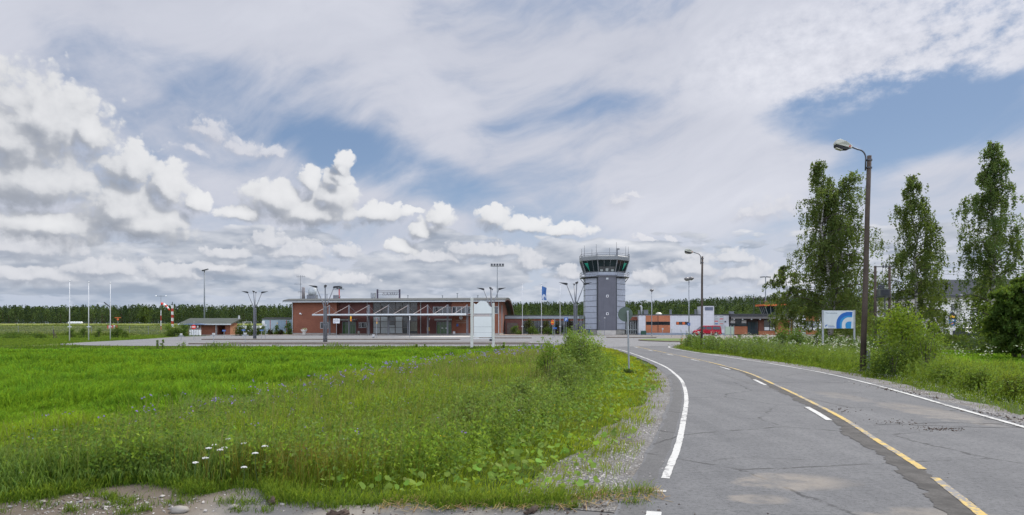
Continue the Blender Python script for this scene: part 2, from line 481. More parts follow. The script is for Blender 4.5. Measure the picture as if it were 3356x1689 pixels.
WHITE = pm('white_paint', (.74, .75, .76), 0.45, 0.06)
OFFWHITE = pm('off_white_render', (.66, .66, .66), 0.8, 0.08, 1.0, fine=0.1)
GALV = pm('galvanised_steel', (.30, .32, .34), 0.45, 0.15, 4.0, 0.5)
DARKSTEEL = pm('dark_grey_steel', (.055, .06, .07), 0.5, 0.2)
MIDGREY = pm('grey_painted_steel', (.16, .17, .19), 0.5, 0.15)
BLACK = pm('black_rubber', (.015, .015, .016), 0.7, 0.2)
REDP = pm('red_paint', (.48, .03, .03), 0.45, 0.1)
BLUEP = pm('blue_paint', (.03, .10, .34), 0.45, 0.1)
YELLOWP = pm('yellow_paint', (.75, .42, .02), 0.45, 0.1)
ORANGEP = pm('orange_paint', (.55, .12, .03), 0.6, 0.12)
CONC = pm('concrete', (.30, .29, .27), 0.85, 0.15, 1.5, fine=0.2)
GLASS = glass_mat('dark_window_glass', (.018, .022, .028))
# ------------------------------------------------------------------ road geometry (metres, from the line markings)
WL = [(0.4, 3.0), (1.87, 8.2), (2.54, 10.26), (3.47, 13.5), (4.47, 17.1), (5.3, 20.5), (5.95, 23.5), (6.5, 26.8), (7.0, 30.1), (7.4, 34.1), (8.0, 42.0), (8.35, 48), (8.5, 54), (8.0, 58.5), (6.3, 61.5), (3.0, 63.5), (-3, 64.5)]
WRt = [(7.6, 3.0), (8.8, 8.0), (9.55, 12.44), (9.86, 13.8), (10.3, 15.7), (10.95, 18.4), (11.7, 21.9), (12.45, 26.5), (12.75, 30), (12.95, 35.8), (12.98, 43.3), (13.1, 51.9), (13.5, 57), (14.4, 61.0), (16.5, 64.6), (20, 67.3), (25, 69.5), (34, 71)]
YL = [(3.6, 3.0), (4.70, 6.69), (5.08, 7.75), (5.61, 9.42), (5.98, 10.85), (6.63, 13.1), (7.46, 16.7), (8.6, 22.2), (9.4, 26.3), (10.07, 32.2), (10.5, 39.2), (10.72, 46), (10.95, 53), (11.4, 62.0)]
def smooth_line(pts, step=0.35):
    p = np.array(pts, float)
    s = np.r_[0, np.cumsum(np.hypot(*np.diff(p, axis=0).T))]
    t = np.arange(0, s[-1], step)
    # monotone cubic through the points
    out = []
    for k in (0, 1):
        m = np.gradient(p[:, k], s)
        i = np.clip(np.searchsorted(s, t, 'right') - 1, 0, len(s) - 2)
        h = s[i + 1] - s[i]; u = (t - s[i]) / h
        out.append((2 * u**3 - 3 * u**2 + 1) * p[i, k] + (u**3 - 2 * u**2 + u) * h * m[i] + (-2 * u**3 + 3 * u**2) * p[i + 1, k] + (u**3 - u**2) * h * m[i + 1])
    q = np.stack(out, 1)
    for _ in range(6):
        q[1:-1] = 0.25 * q[:-2] + 0.5 * q[1:-1] + 0.25 * q[2:]
    return q
LWL, LWR, LYL = smooth_line(WL), smooth_line(WRt), smooth_line(YL)
def offs(line, d):
    t = np.gradient(line, axis=0); t /= np.linalg.norm(t, axis=1)[:, None]
    n = np.stack([t[:, 1], -t[:, 0]], 1)          # to the right of travel
    return line + n * (d if np.isscalar(d) else np.asarray(d)[:, None])
def xl(y): return np.interp(y, LWL[:, 1][:150], LWL[:, 0][:150])     # left line
_mr = LWR[:, 1] < 62
def xr(y): return np.interp(y, LWR[_mr, 1], LWR[_mr, 0])
def sst(a, b, x):
    t = np.clip((x - a) / (b - a), 0, 1); return t * t * (3 - 2 * t)
def vnoise(x, y, s, seed=0):
    """cheap smooth value noise 0..1"""
    x = np.asarray(x, float) / s + 37.7 * seed; y = np.asarray(y, float) / s + 11.3 * seed
    xi, yi = np.floor(x), np.floor(y); fx, fy = x - xi, y - yi
    fx, fy = fx * fx * (3 - 2 * fx), fy * fy * (3 - 2 * fy)
    def h(a, b):
        v = np.sin(a * 127.1 + b * 311.7) * 43758.5453
        return v - np.floor(v)
    return (h(xi, yi) * (1 - fx) + h(xi + 1, yi) * fx) * (1 - fy) + (h(xi, yi + 1) * (1 - fx) + h(xi + 1, yi + 1) * fx) * fy
def apron_edge(x):
    return np.interp(x, [-9, -5.5, -4.9, -4.5, -3.9, -3.5, -3.3, -2.9, -2.6, -2.07, 0, .64, 1.1, 1.5, 2], [6.7, 7.1, 7.75, 8.05, 7.75, 7.55, 7.8, 7.75, 7.3, 7.1, 7.14, 7.2, 7.4, 7.5, 7.6])
def gz(x, y):
    x = np.asarray(x, float); y = np.asarray(y, float)
    near = 1 - sst(50, 60, y)
    sl = xl(y) - 0.5 - x; sr = x - xr(y) - 0.4
    z = -0.035 - near * 0.20 * sst(0.9, 4.5, sl) * sst(0.0, 2.5, y - apron_edge(x) - .15) - (1 - sst(58, 68, y)) * 0.45 * sst(1.2, 4.5, sr)
    z = z - 0.0 * x
    far = sst(170, 430, y)
    z = z + far * 3.3
    z = z + sst(430, 740, y) * (10.0 * sst(-260, 60, x) + 9.0 * sst(80, 330, x) + 1.0)
    z = z + (vnoise(x, y, 3.0, 1) - 0.5) * 0.10 * (np.maximum(sst(1.0, 3, sl), sst(1.0, 3, sr))) * (1 - sst(56, 60, y)) * sst(7.6, 9.5, y)
    return z


# ground sheet
xs = np.unique(np.r_[np.linspace(-1500, -160, 40), np.linspace(-160, -40, 50), np.linspace(-40, 45, 190), np.linspace(45, 160, 50), np.linspace(160, 1500, 40)])
ys = np.unique(np.r_[np.linspace(-300, -6, 20), np.linspace(-6, 75, 170), np.linspace(75, 200, 50), np.linspace(200, 1800, 90)])
GX, GY = np.meshgrid(xs, ys)
V = np.stack([GX.ravel(), GY.ravel(), gz(GX, GY).ravel()], 1)
ny, nx = GX.shape
ii = (np.arange(ny - 1)[:, None] * nx + np.arange(nx - 1)[None]).ravel()
Q = np.stack([ii, ii + 1, ii + nx + 1, ii + nx], 1)
gm, t, p = new_mat('meadow_ground')
tcn = t.nodes.new('ShaderNodeTexCoord'); VV = S(t, tcn.outputs['Object'])
x, y, z = sep(VV)
n1 = noise(vmul(VV, (0.35, 1.0, 1)), 0.035, 6, 0.6); n2 = noise(VV, 0.5, 6, 0.65); n3 = noise(VV, 9.0, 4, 0.7)
c = mixc(t, n1.ss(0.38, 0.62), (.055, .085, .014), (.13, .155, .035))
c = mixc(t, n2.ss(0.4, 0.72) * 0.45, c, (.16, .16, .055))
near_m = (1.0 - y.ss(54, 62))
c = mixc(t, near_m * 0.9, c, mixc(t, n2.ss(0.3, 0.7), (.028, .05, .010), (.055, .085, .018)))
c = mixc(t, n3.ss(0.45, 0.8) * 0.35, c, (.035, .05, .012))
lime = (y.ss(262, 275)) * (1.0 - y.ss(440, 470))
c = mixc(t, lime * 0.6, c, (.20, .22, .05))
c = mixc(t, (y + (n2 - 0.5) * 20.0).ss(436, 446), c, (.016, .022, .010))
t.links.new(c.k, p.inputs['Base Color']); p.inputs['Roughness'].default_value = 0.95; p.inputs['Specular IOR Level'].default_value = 0.1
ground = mesh_np('ground', V, Q, None, gm, kind='structure', smooth=True)

# ------------------------------------------------------------------ asphalt
def asphalt(name, base, light, sand=(), tracks=False):
    m, t, p = new_mat(name)
    tcn = t.nodes.new('ShaderNodeTexCoord'); V = S(t, tcn.outputs['Object'])
    x, y, z = sep(V)
    big = noise(V, 0.22, 5, 0.6); mid = noise(V, 2.3, 5, 0.65); grain = noise(V, 15.0, 5, 0.9); chips = voro(V, 42.0, 0, 0.5, 'F1')
    lanes = noise(vmul(V, (1.6, 0.05, 1)), 1.0, 4, 0.6)
    c = mixc(t, big.ss(0.3, 0.7) * 0.35 + mid.ss(0.3, 0.7) * 0.3 + lanes.ss(0.3, 0.7) * 0.35, base, light)
    c = mixc(t, grain.ss(0.46, 0.66) * 0.75, c, tuple(v * 0.50 for v in base))
    c = mixc(t, (1.0 - chips.ss(0.0, 0.28)) * 0.40, c, tuple(min(1, v * 1.9) for v in light))
    # hairline cracks
    wv = vadd(V, vmul(comb(t, mid, big, 0.0), (0.5, 0.5, 0)))
    cr = voro(wv, 0.30, 0, 0.5, 'DISTANCE_TO_EDGE', '2D')
    c = mixc(t, (1.0 - cr.ss(0.0, 0.016)) * mid.ss(0.42, 0.55) * 0.8, c, tuple(v * 0.3 for v in base))
    for (sx, sy, rx, ry, am) in sand:
        u = (x - sx + (mid - 0.5) * rx * 1.6) * (1 / rx); v = (y - sy + (big - 0.5) * ry * 1.5) * (1 / ry)
        q = (1.0 - (u * u + v * v).ss(0.25, 1.0)) * (mid.ss(0.32, 0.62) * 0.6 + grain * 0.4)
        c = mixc(t, q * (am * 0.75), c, (.29, .25, .20))
    t.links.new(c.k, p.inputs['Base Color']); p.inputs['Roughness'].default_value = 0.9; p.inputs['Specular IOR Level'].default_value = 0.25
    b_ = t.nodes.new('ShaderNodeBump'); b_.inputs['Strength'].default_value = 0.5; b_.inputs['Distance'].default_value = 0.006
    t.links.new(grain.k, b_.inputs['Height']); t.links.new(b_.outputs[0], p.inputs['Normal'])
    return m
AS_ROAD = asphalt('road_asphalt', (.092, .094, .099), (.156, .157, .160),
                  sand=((3.45, 8.1, 0.75, 0.55, 0.8), (2.7, 7.3, 0.4, 0.25, 0.7), (9.2, 14.6, 0.7, 2.2, 0.55), (10.0, 11.6, 0.55, 0.9, 0.7), (8.2, 9.6, 0.7, 0.5, 0.45), (4.2, 6.6, 0.8, 0.4, 0.6), (8.9, 18, 0.5, 1.6, 0.4)))
AS_LOT = asphalt('car_park_asphalt', (.155, .155, .16), (.205, .205, .205))
AS_FORE = asphalt('forecourt_asphalt', (.165, .15, .14), (.22, .20, .185))
def resample(line, n):
    s = np.r_[0, np.cumsum(np.hypot(*np.diff(line, axis=0).T))]; t = np.linspace(0, s[-1], n)
    return np.stack([np.interp(t, s, line[:, 0]), np.interp(t, s, line[:, 1])], 1)
def ribbon(name, L, Rr, z, m, kind='structure'):
    n = len(L)
    zz = np.full((n, 1), z) if np.isscalar(z) else np.asarray(z)[:, None]
    V = np.concatenate([np.c_[L, zz], np.c_[Rr, zz]])
    i = np.arange(n - 1)
    return mesh_np(name, V, np.stack([i, i + n, i + n + 1, i + 1], 1), None, m, kind=kind)
kmL, kmR = LWL[:, 1] < 58.0, LWR[:, 1] < 62.0
la = resample(offs(LWL, -0.42 - 0.10 * (vnoise(LWL[:, 0], LWL[:, 1], 0.8, 5) - 0.5))[kmL], 200); ra = resample(offs(LWR, 0.32 + 0.2 * (vnoise(LWR[:, 0], LWR[:, 1], 0.7, 6) - 0.5))[kmR], 200)
la = np.r_[[[-0.6, -8.0]], la, [[7.0, 63.0]]]; ra = np.r_[[[7.0, -8.0]], ra, [[15.5, 66.0]]]
ribbon('road', la, ra, 0.0, AS_ROAD)
def sheet(name, poly, z, m, kind='structure'):
    me = MB(); me.add([(a, b, z) for a, b in poly], [tuple(range(len(poly)))])
    return me.obj(name, m, kind=kind)
outer = [tuple(q) for q in LWL[LWL[:, 1] > 57.5]][::-1]
sheet('car_park', [(-49.5, 80), (-47.5, 70), (-45, 66.3), (-38, 63.3), (-25, 61.2), (-10, 60.6), (0, 61.6)] + [(3.0, 61.2), (6.3, 58.5), (9, 60), (15.8, 63.9), (20, 67.0), (24, 69.0), (24, 126.5), (-56, 126.5), (-57, 114), (-52, 95)], 0.005, AS_LOT)
sheet('forecourt', [(24, 69.0), (34, 70.6), (52, 73), (66, 80), (75, 136.6), (14.5, 136.6), (14.5, 126.5), (24, 126.5)], 0.009, AS_FORE)
PAVE = pm('paving_setts', (.30, .235, .19), 0.9, 0.15, 1.0, fine=0.35)
MB().box(-58, 14.4, 126.6, 137.5, -0.1, 0.13).obj('pavement', PAVE, kind='structure')
MB().box(-57, 14.4, 126.3, 126.6, -0.1, 0.12).obj('kerb', CONC, kind='structure')
sheet('concrete_patch', [(-20, 112), (-8, 112), (-4, 124), (-13, 124)], 0.014, pm('pale_concrete', (.46, .44, .40), 0.9, 0.1, 1, fine=0.15))
KERB = pm('kerb_stone', (.155, .125, .10), 0.9, 0.2, 2.0, fine=0.3)
def island(name, x0, x1, y0, y1, top, h=0.13):
    n = 14; r = (y1 - y0) / 2; cy = (y0 + y1) / 2
    poly = [(x1 - r + r * math.cos(a), cy + r * math.sin(a)) for a in np.linspace(-math.pi / 2, math.pi / 2, n)] + [(x0 + r + r * math.cos(a), cy + r * math.sin(a)) for a in np.linspace(math.pi / 2, 3 * math.pi / 2, n)]
    MB().prism(poly, -0.05, h, 'xy').obj('kerb', KERB, kind='structure')
    inner = [(x0 + 0.22 + (px - x0) * ((x1 - x0 - 0.44) / (x1 - x0)), cy + (py - cy) * max(0.1, (r - 0.2) / r)) for px, py in poly]
    sheet(name, inner, h + 0.005, top)
ISLTOP = pm('island_gravel', (.20, .18, .155), 0.95, 0.2, 2.0, fine=0.4)
island('traffic_island', -33, 4, 67.6, 68.7, ISLTOP)
island('traffic_island', -42, -7, 89.5, 91.4, ISLTOP)
island('traffic_island', -32, 2, 74.8, 76.4, ISLTOP, 0.06)
island('traffic_island', -5, 3, 100, 102, ISLTOP)
GRASSTOP = pm('island_lawn', (.10, .145, .03), 0.95, 0.25, 1.2, fine=0.35)
def round_island(name, cx_, cy_, rx, ry, top):
    E_ = lambda k: [(cx_ + rx * k * math.cos(a), cy_ + ry * k * math.sin(a)) for a in np.linspace(0, 2 * math.pi, 40, endpoint=False)]
    MB().prism(E_(1.0), -.05, .12, 'xy').obj('kerb', KERB, kind='structure')
    sheet(name, E_(.965), .125, top)
round_island('grass_island', 23.0, 84.5, 6.8, 9.0, GRASSTOP)
island('grass_island', 15, 23, 104.5, 108, ISLTOP)

# ------------------------------------------------------------------ painted markings and repairs
def paint(name, col, wear):
    m, t, p = new_mat(name)
    tcn = t.nodes.new('ShaderNodeTexCoord'); V = S(t, tcn.outputs['Object'])
    n1 = noise(V, 4.5, 6, 0.75); n2 = noise(V, 22.0, 4, 0.75); n3 = noise(vmul(V, (1, 1, 1)), 0.6, 3, 0.5)
    f = ((n1 - 0.5) * 1.8 + (n2 - 0.5) * 1.0 + (n3 - 0.5) * 1.1 + wear).ss(0.38, 0.60)
    t.links.new(mixc(t, f, mixc(t, n2, col, tuple(v * 0.75 for v in col)), (.16, .158, .16)).k, p.inputs['Base Color'])
    p.inputs['Roughness'].default_value = 0.8
    return m
LINE_W, LINE_Y = paint('white_line_paint', (.50, .50, .48), 0.36), paint('yellow_line_paint', (.50, .35, .09), 0.46)
def stroke(name, line, a, b, z, m, ya, yb, jag=0.0):
    k = (line[:, 1] >= ya) & (line[:, 1] <= yb)
    l = line[k]
    if len(l) < 2: return
    seg = resample(l, max(4, int(np.hypot(*np.diff(l, axis=0).T).sum() / 0.10)))
    ja = jag * .35 * (rng.random(len(seg)) - 0.5); jb = jag * .35 * (rng.random(len(seg)) - 0.5)
    ribbon(name, offs(seg, a + ja), offs(seg, b + jb), z, m)
LW2 = resample(LWL, 900)
stroke('road_marking', LW2, -0.052, 0.052, 0.005, LINE_W, 8.25, 60, 0.03)
stroke('road_marking', LW2, -0.07, 0.06, 0.005, LINE_W, 7.62, 7.75, 0.03)
stroke('road_marking', LW2, -0.08, 0.07, 0.005, LINE_W, 6.2, 6.85, 0.02)
stroke('road_marking', resample(LWR, 900), -0.06, 0.06, 0.013, LINE_W, 2, 70.5, 0.05)
stroke('road_marking', resample(LYL, 900), -0.05, 0.05, 0.010, LINE_Y, 2, 8.35, 0.03)
stroke('road_marking', resample(LYL, 900), -0.05, 0.05, 0.010, LINE_Y, 8.75, 62, 0.03)
for a, b in ((13.3, 15.6), (21.2, 23.5), (28.8, 31.0), (35.6, 37.6), (42.5, 44.5), (50, 52), (57.5, 60)):
    stroke('road_marking', resample(offs(LYL, -0.33), 900), -0.06, 0.06, 0.010, LINE_W, a, b, 0.015)
PATCH = pm('crumbled_joint', (.068, .064, .06), 0.95, 0.35, 3.0, fine=0.5, bump=1.0)
LP = resample(LYL, 3000)
kk = (LP[:, 1] > 3) & (LP[:, 1] < 34)
lp = LP[kk]
wv = 0.06 + 0.16 * vnoise(lp[:, 0], lp[:, 1], 0.7, 3) * (0.45 + 0.9 * vnoise(lp[:, 0], lp[:, 1], 3.0, 4)) + 0.10 * vnoise(lp[:, 0], lp[:, 1], 0.17, 15) + 0.06 * vnoise(lp[:, 0], lp[:, 1], 0.07, 16)
wv = wv * (1 - sst(22, 34, lp[:, 1])) + 0.01
ribbon('asphalt_joint', offs(lp, -0.085 - wv), offs(lp, -0.02 + 0.04 * vnoise(lp[:, 0], lp[:, 1], 0.12, 18) + 0.07 * sst(.6, .9, vnoise(lp[:, 0], lp[:, 1], 0.5, 9))), 0.005, PATCH)
EDGE = asphalt('edge_asphalt', (.085, .085, .087), (.125, .124, .123))
ke = (LW2[:, 1] > 3) & (LW2[:, 1] < 26); le = LW2[ke]
ribbon('asphalt_edge', offs(le, -0.32 - 0.08 * vnoise(le[:, 0], le[:, 1], 0.5, 5)), offs(le, -0.09 - 0.03 * vnoise(le[:, 0], le[:, 1], 0.4, 7)), 0.0025, EDGE)
CRK = pm('crack_fill', (.045, .044, .043), 0.95, 0.3, 5)
def crack(pts, w):
    l = smooth_line(pts, 0.06); l = l + np.c_[.05 * (vnoise(l[:, 0], l[:, 1], .25, 3) - .5), .09 * (vnoise(l[:, 0], l[:, 1], .3, 4) - .5)]
    ww = w * (.4 + 1.2 * vnoise(l[:, 0], l[:, 1], .3, 6)); ribbon('road_crack', offs(l, -ww), offs(l, ww), 0.0035, CRK)
crack([(6.9, 12.75), (7.8, 12.95), (8.7, 13.05), (9.5, 12.9)], .014); crack([(7.6, 12.8), (8.6, 12.5), (9.8, 12.4)], .012); crack([(2.6, 9.3), (3.4, 9.6), (4.2, 9.45)], .004)
crack([(4.4, 14.5), (5.2, 14.8), (6.2, 14.7), (7.0, 15.1)], .005); crack([(7.7, 22), (8.9, 22.3), (10.2, 22.1), (11.5, 22.5)], .014); crack([(7.2, 30), (8.5, 30.4), (10.6, 30.1), (12.5, 30.6)], .016); crack([(8.0, 40), (9.6, 40.5), (12.6, 40.2)], .02)
# tyre skid arc
SKID = pm('skid_mark', (.105, .105, .108), 0.9, 0.25, 3.0, fine=0.3)
sk = smooth_line([(7.9, 15.5), (7.75, 18), (7.9, 22), (8.45, 28), (8.9, 33), (9.1, 38)], 0.2)
ribbon('tyre_mark', offs(sk, -0.07), offs(sk, 0.07), 0.004, SKID)
# gravel shoulders and the dusty side road in front
def gravel_mat(name, c1, c2, c3):
    m, t, p = new_mat(name)
    tcn = t.nodes.new('ShaderNodeTexCoord'); V = S(t, tcn.outputs['Object'])
    n1 = noise(V, 1.3, 5, 0.6)
    v = t.nodes.new('ShaderNodeTexVoronoi'); v.inputs['Scale'].default_value = 26.0; t.links.new(V.k, v.inputs['Vector'])
    g = sep(S(t, v.outputs['Color']))[0]; dd = S(t, v.outputs['Distance'])
    c = mixc(t, g, c1, c2); c = mixc(t, n1.ss(0.42, 0.68) * 0.75, c, c3); c = mixc(t, dd.ss(0.25, 0.6) * 0.6, c, tuple(q * 0.35 for q in c1))
    t.links.new(c.k, p.inputs['Base Color']); p.inputs['Roughness'].default_value = 0.95
    b_ = t.nodes.new('ShaderNodeBump'); b_.inputs['Strength'].default_value = 1.0; b_.inputs['Distance'].default_value = 0.03; b_.invert = True
    t.links.new(dd.k, b_.inputs['Height']); t.links.new(b_.outputs[0], p.inputs['Normal'])
    return m
GRAV = gravel_mat('shoulder_gravel', (.15, .145, .14), (.34, .33, .32), (.13, .105, .07))
k = (LWL[:, 1] < 30) & (LWL[:, 1] > 6.5); l = LWL[k]
wd = 0.32 + 0.85 * np.interp(l[:, 1], [7, 9, 12, 14.5, 16, 24, 30], [0.9, 0.8, 0.6, 0.55, 0.3, 0.5, 0.1]) + 0.35 * vnoise(l[:, 0], l[:, 1], 0.9, 2)
ribbon('gravel_shoulder', offs(l, -0.30 - wd), offs(l, -0.3), -0.008, GRAV)
k = (LWR[:, 1] < 45) & (LWR[:, 1] > 4); l = LWR[k]
ribbon('gravel_shoulder', offs(l, 0.2), offs(l, 0.75 + 0.6 * vnoise(l[:, 0], l[:, 1], 1.5, 8)), -0.008, GRAV)
ax = np.r_[np.linspace(-40, -7, 40), np.linspace(-6.9, 1.9, 420)]
ae = apron_edge(ax) + 0.22 * (vnoise(ax, ax * 0, 0.35, 4) - 0.5) + 0.16 * (vnoise(ax, ax * 0, 0.09, 14) - 0.5) + 0.10
APR, t, p = new_mat('dusty_side_road')
tcn = t.nodes.new('ShaderNodeTexCoord'); VV = S(t, tcn.outputs['Object'])
x, y, z = sep(VV)
b1, m1, g1_, = noise(VV, 0.55, 5, 0.6, 0.8), noise(VV, 3.0, 6, 0.68), noise(VV, 60.0, 3, 0.7)
c = mixc(t, b1.ss(0.40, 0.60), (.095, .094, .094), (.20, .182, .158))
c = mixc(t, m1.ss(0.45, 0.7) * 0.6, c, (.20, .175, .145))
left = 1.0 - x.ss(-3.6, -2.9)
right = x.ss(-1.2, 0.4)
c = mixc(t, right * (0.55 + m1 * 0.3), c, (.10, .10, .102))
c = mixc(t, left * (0.6 + m1 * 0.4), c, (.095, .070, .046))
c = mixc(t, g1_.ss(0.45, 0.75) * 0.5, c, (.05, .047, .043))
t.links.new(c.k, p.inputs['Base Color']); p.inputs['Roughness'].default_value = 0.95
b_ = t.nodes.new('ShaderNodeBump'); b_.inputs['Strength'].default_value = 0.8; b_.inputs['Distance'].default_value = 0.02
t.links.new((m1 + g1_ * 0.3).k, b_.inputs['Height']); t.links.new(b_.outputs[0], p.inputs['Normal'])
ribbon('side_road', np.c_[ax, np.full(len(ax), -6.0)], np.c_[ax, ae], -0.016, APR)
# crumbs of soil and bark on the road
def crumbs(name, spots, m, zlo=0.0):
    mb = MB()
    for (cx, cy, rx, ry, n, smin, smax) in spots:
        for _ in range(n):
            a = random.gauss(0, .5) * rx; b = random.gauss(0, .5) * ry; s_ = random.uniform(smin, smax)
            q0 = len(mb.v); c0 = Vector((cx + a, cy + b, zlo + s_ * 0.18)); mb.cbox(c0, (s_ * random.uniform(.8, 1.9), s_, s_ * random.uniform(.4, .75)), random.uniform(0, 6.3), random.uniform(-.5, .5), random.uniform(-.5, .5))
            for k_ in range(q0, q0 + 8): mb.v[k_] = tuple(c0 + (Vector(mb.v[k_]) - c0) * random.uniform(.45, 1.05))
    return mb.obj(name, m, kind='stuff')
SOIL = pm('soil_crumbs', (.07, .05, .038), 0.95, 0.35, 8)
crumbs('dirt_crumbs', [(7.9, 12.25, 0.45, 0.3, 90, .008, .026), (7.9, 12.25, 0.3, 0.2, 10, .02, .045), (7.55, 13.2, 0.5, 0.5, 60, .008, .026), (7.4, 15.0, 0.7, 0.6, 40, .008, .03), (9.7, 10.7, .3, .2, 8, .01, .03), (8.5, 9.3, .25, .12, 10, .008, .03),
                       (10.25, 13.7, .25, 1.6, 90, .01, .04), (9.9, 11.8, .22, 1.6, 70, .01, .04), (11.2, 19, .25, 2.5, 90, .012, .045),
                       (-0.2, 6.85, 2.4, .3, 90, .006, .02), (-2.0, 7.2, 1.5, .5, 90, .005, .016), (0.9, 7.1, .8, .3, 60, .006, .025), (-4.6, 7.2, 1.0, .5, 120, .005, .02), (5.0, 8.2, .5, .5, 10, .006, .015)], SOIL)
PEB = pm('pebbles', (.34, .32, .30), 0.9, 0.35, 9)
crumbs('gravel', [(1.05, 8.4, .45, .9, 300, .012, .035), (1.6, 10.2, .45, 1.1, 300, .012, .035), (2.5, 13.0, .45, 1.5, 260, .012, .035), (-4.4, 7.1, 1.5, .5, 420, .005, .02), (-4.0, 7.1, 1.3, .4, 40, .02, .045), (-2.6, 7.3, .5, .3, 160, .004, .014), (0, 7.0, 1.6, .25, 160, .004, .012), (10.6, 14.0, .35, 3.0, 260, .012, .04), (11.9, 20.0, .4, 3.0, 200, .015, .04)], PEB, -0.012)
STONE = pm('field_stone', (.27, .25, .22), 0.85, 0.2, 6, fine=0.15)
for i, (sx, sy, s_, lab) in enumerate(((-3.42, 6.86, .10, 'pale flat stone at the bottom edge of the dusty side road'), (-2.92, 7.0, .055, 'small white stone between two grass tufts on bare soil'),
                                       (-5.05, 7.18, .05, 'upright pale stone chip at the edge of tall grass'), (-5.6, 6.95, .08, 'whitish stone nearest the lower left corner'))):
    mb = MB(); mb.lathe([(.02, -.25), (.8, -.2), (1.0, .05), (.72, .38), (.1, .5)], 9)
    me = [(v[0] * s_ * random.uniform(.9, 1.15), v[1] * s_ * .7 * random.uniform(.85, 1.15), v[2] * s_) for v in mb.v]; mb.v = me
    o = mb.obj('stone', STONE, smooth=True); o.location = (sx, sy, 0.0); o.rotation_euler = (0, 0, i * 1.3)
    tag(o, lab, 'stone', 'stones on the side road')
for i, (sx, sy, lab) in enumerate(((-1.82, 6.72, 'dark broken piece of bark at the lower frame edge left of centre'), (0.18, 6.78, 'torn bark lump below the clumps of round leaves'), (-2.55, 7.13, 'flat dark bark strip beside the sandy patch'))):
    mb = MB()
    for q in range(5):
        mb.cbox((q * .035, random.uniform(-.02, .02), .02 + .01 * (q % 2)), (.09, .05, .025), random.uniform(-.5, .5), random.uniform(-.5, .5), random.uniform(-.6, .6))
    o = mb.obj('bark_piece', SOIL); o.location = (sx, sy, -.01); o.rotation_euler = (0, 0, i)
    tag(o, lab, 'bark', 'bark pieces on the side road')
# ------------------------------------------------------------------ terminal building
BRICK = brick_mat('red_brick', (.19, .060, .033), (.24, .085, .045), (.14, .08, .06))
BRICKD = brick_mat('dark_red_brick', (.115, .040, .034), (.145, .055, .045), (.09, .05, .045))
BRICKO = brick_mat('orange_brick', (.40, .135, .06), (.46, .17, .08), (.30, .15, .10))
ROOFM = pm('roof_sheet_metal', (.085, .09, .088), 0.7, 0.12, 0.6, 0, .2)
FASCIA = pm('pale_fascia', (.42, .45, .46), 0.5, 0.06)
CANOPYW = pm('canopy_tube_paint', (.52, .56, .58), 0.4, 0.05)
GREENGLASS = glass_mat('green_door_glass', (.045, .10, .035), 0.1, 0.5)
FROST = pm('frosted_panel', (.40, .44, .44), 0.5, 0.12, 0.5)
term = thing('terminal_building', 'long red brick terminal with curved grey roof and glazed middle', 'building', (-44.8, 136, 0), R(-6.7))
def tu(px):
    k = (px - CX) / FPX; return (136 * k + 44.8) / (.993 + .117 * k)
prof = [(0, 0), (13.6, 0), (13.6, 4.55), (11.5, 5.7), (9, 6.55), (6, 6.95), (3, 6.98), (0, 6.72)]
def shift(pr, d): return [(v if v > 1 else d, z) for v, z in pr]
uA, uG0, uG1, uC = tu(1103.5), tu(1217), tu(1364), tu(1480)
L_ = tu(1636)
MB().prism(prof, 0, uA, 'yz').obj('wall', BRICK, term)
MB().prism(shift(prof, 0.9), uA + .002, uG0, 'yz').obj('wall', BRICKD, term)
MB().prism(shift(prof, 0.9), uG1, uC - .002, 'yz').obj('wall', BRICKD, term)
MB().prism(prof, uC, L_, 'yz').obj('wall', BRICK, term)
MB().box(-.05, uA + .05, -.06, .0, 0, .42).box(uC - .05, L_ + .04, -.06, .0, 0, .42).box(uA + .05, uC - .05, .84, .9, 0, .3).box(L_, L_ + .06, 0, 13.6, 0, .42).obj('plinth', CONC, term)
# curved roof
top = [(-1.15, 6.98), (-.6, 7.12), (1.5, 7.45), (4, 7.58), (6.5, 7.5), (9, 7.1), (11.5, 6.25), (13.5, 5.15), (14.6, 4.35)]
bot = [(v, z - .34) for v, z in reversed(top)]
roof = MB().prism(top + bot, -1.5, L_ + 1.3, 'yz').obj('roof', ROOFM, term)
MB().box(-1.5, L_ + 1.3, -1.32, -1.152, 6.60, 6.80).obj('gutter', FASCIA, roof)
SOF = pm('dark_soffit_boards', (.085, .04, .035), 0.7, 0.15)
MB().prism([(v, z - .345) for v, z in top] + [(v, z - .50) for v, z in reversed(top)], L_ + .75, L_ + 1.31, 'yz').obj('verge_board', SOF, roof)
# glazed middle
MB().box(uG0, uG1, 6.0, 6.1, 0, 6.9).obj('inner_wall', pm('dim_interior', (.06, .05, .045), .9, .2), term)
gl = MB().box(uG0 + .02, uG1 - .02, 1.10, 1.12, .35, 6.7).obj('glazing', glass_mat('terminal_glass', (.035, .04, .042), 0.08, 0.6), term)
fr = MB()
nU = 6
for i in range(nU + 1):
    u = uG0 + (uG1 - uG0) * i / nU; fr.box(u - .06, u + .06, .98, 1.09, .3, 6.7)
for z in (.3, 1.55, 2.75, 3.75, 5.2, 6.6): fr.box(uG0, uG1, .99, 1.08, z - .04, z + .04)
for z in np.arange(4.0, 6.5, .27): fr.box(uG0 + .1, uG1 - .1, .94, .97, z - .035, z + .035)
fr.obj('glazing_frame', pm('bronze_louvre', (.12, .105, .09), .5, .15), gl)
pn = MB()
dU = (uG1 - uG0) / nU
for i, z0, z1 in ((0, .4, 3.7), (1, .4, 3.7), (2, .4, 1.55), (3, .4, 3.7), (2, 1.62, 2.0)):
    pn.box(uG0 + dU * i + .08, uG0 + dU * (i + 1) - .08, 1.060, 1.085, z0, z1)
pn.obj('frosted_panel', FROST, gl)
slat = MB()
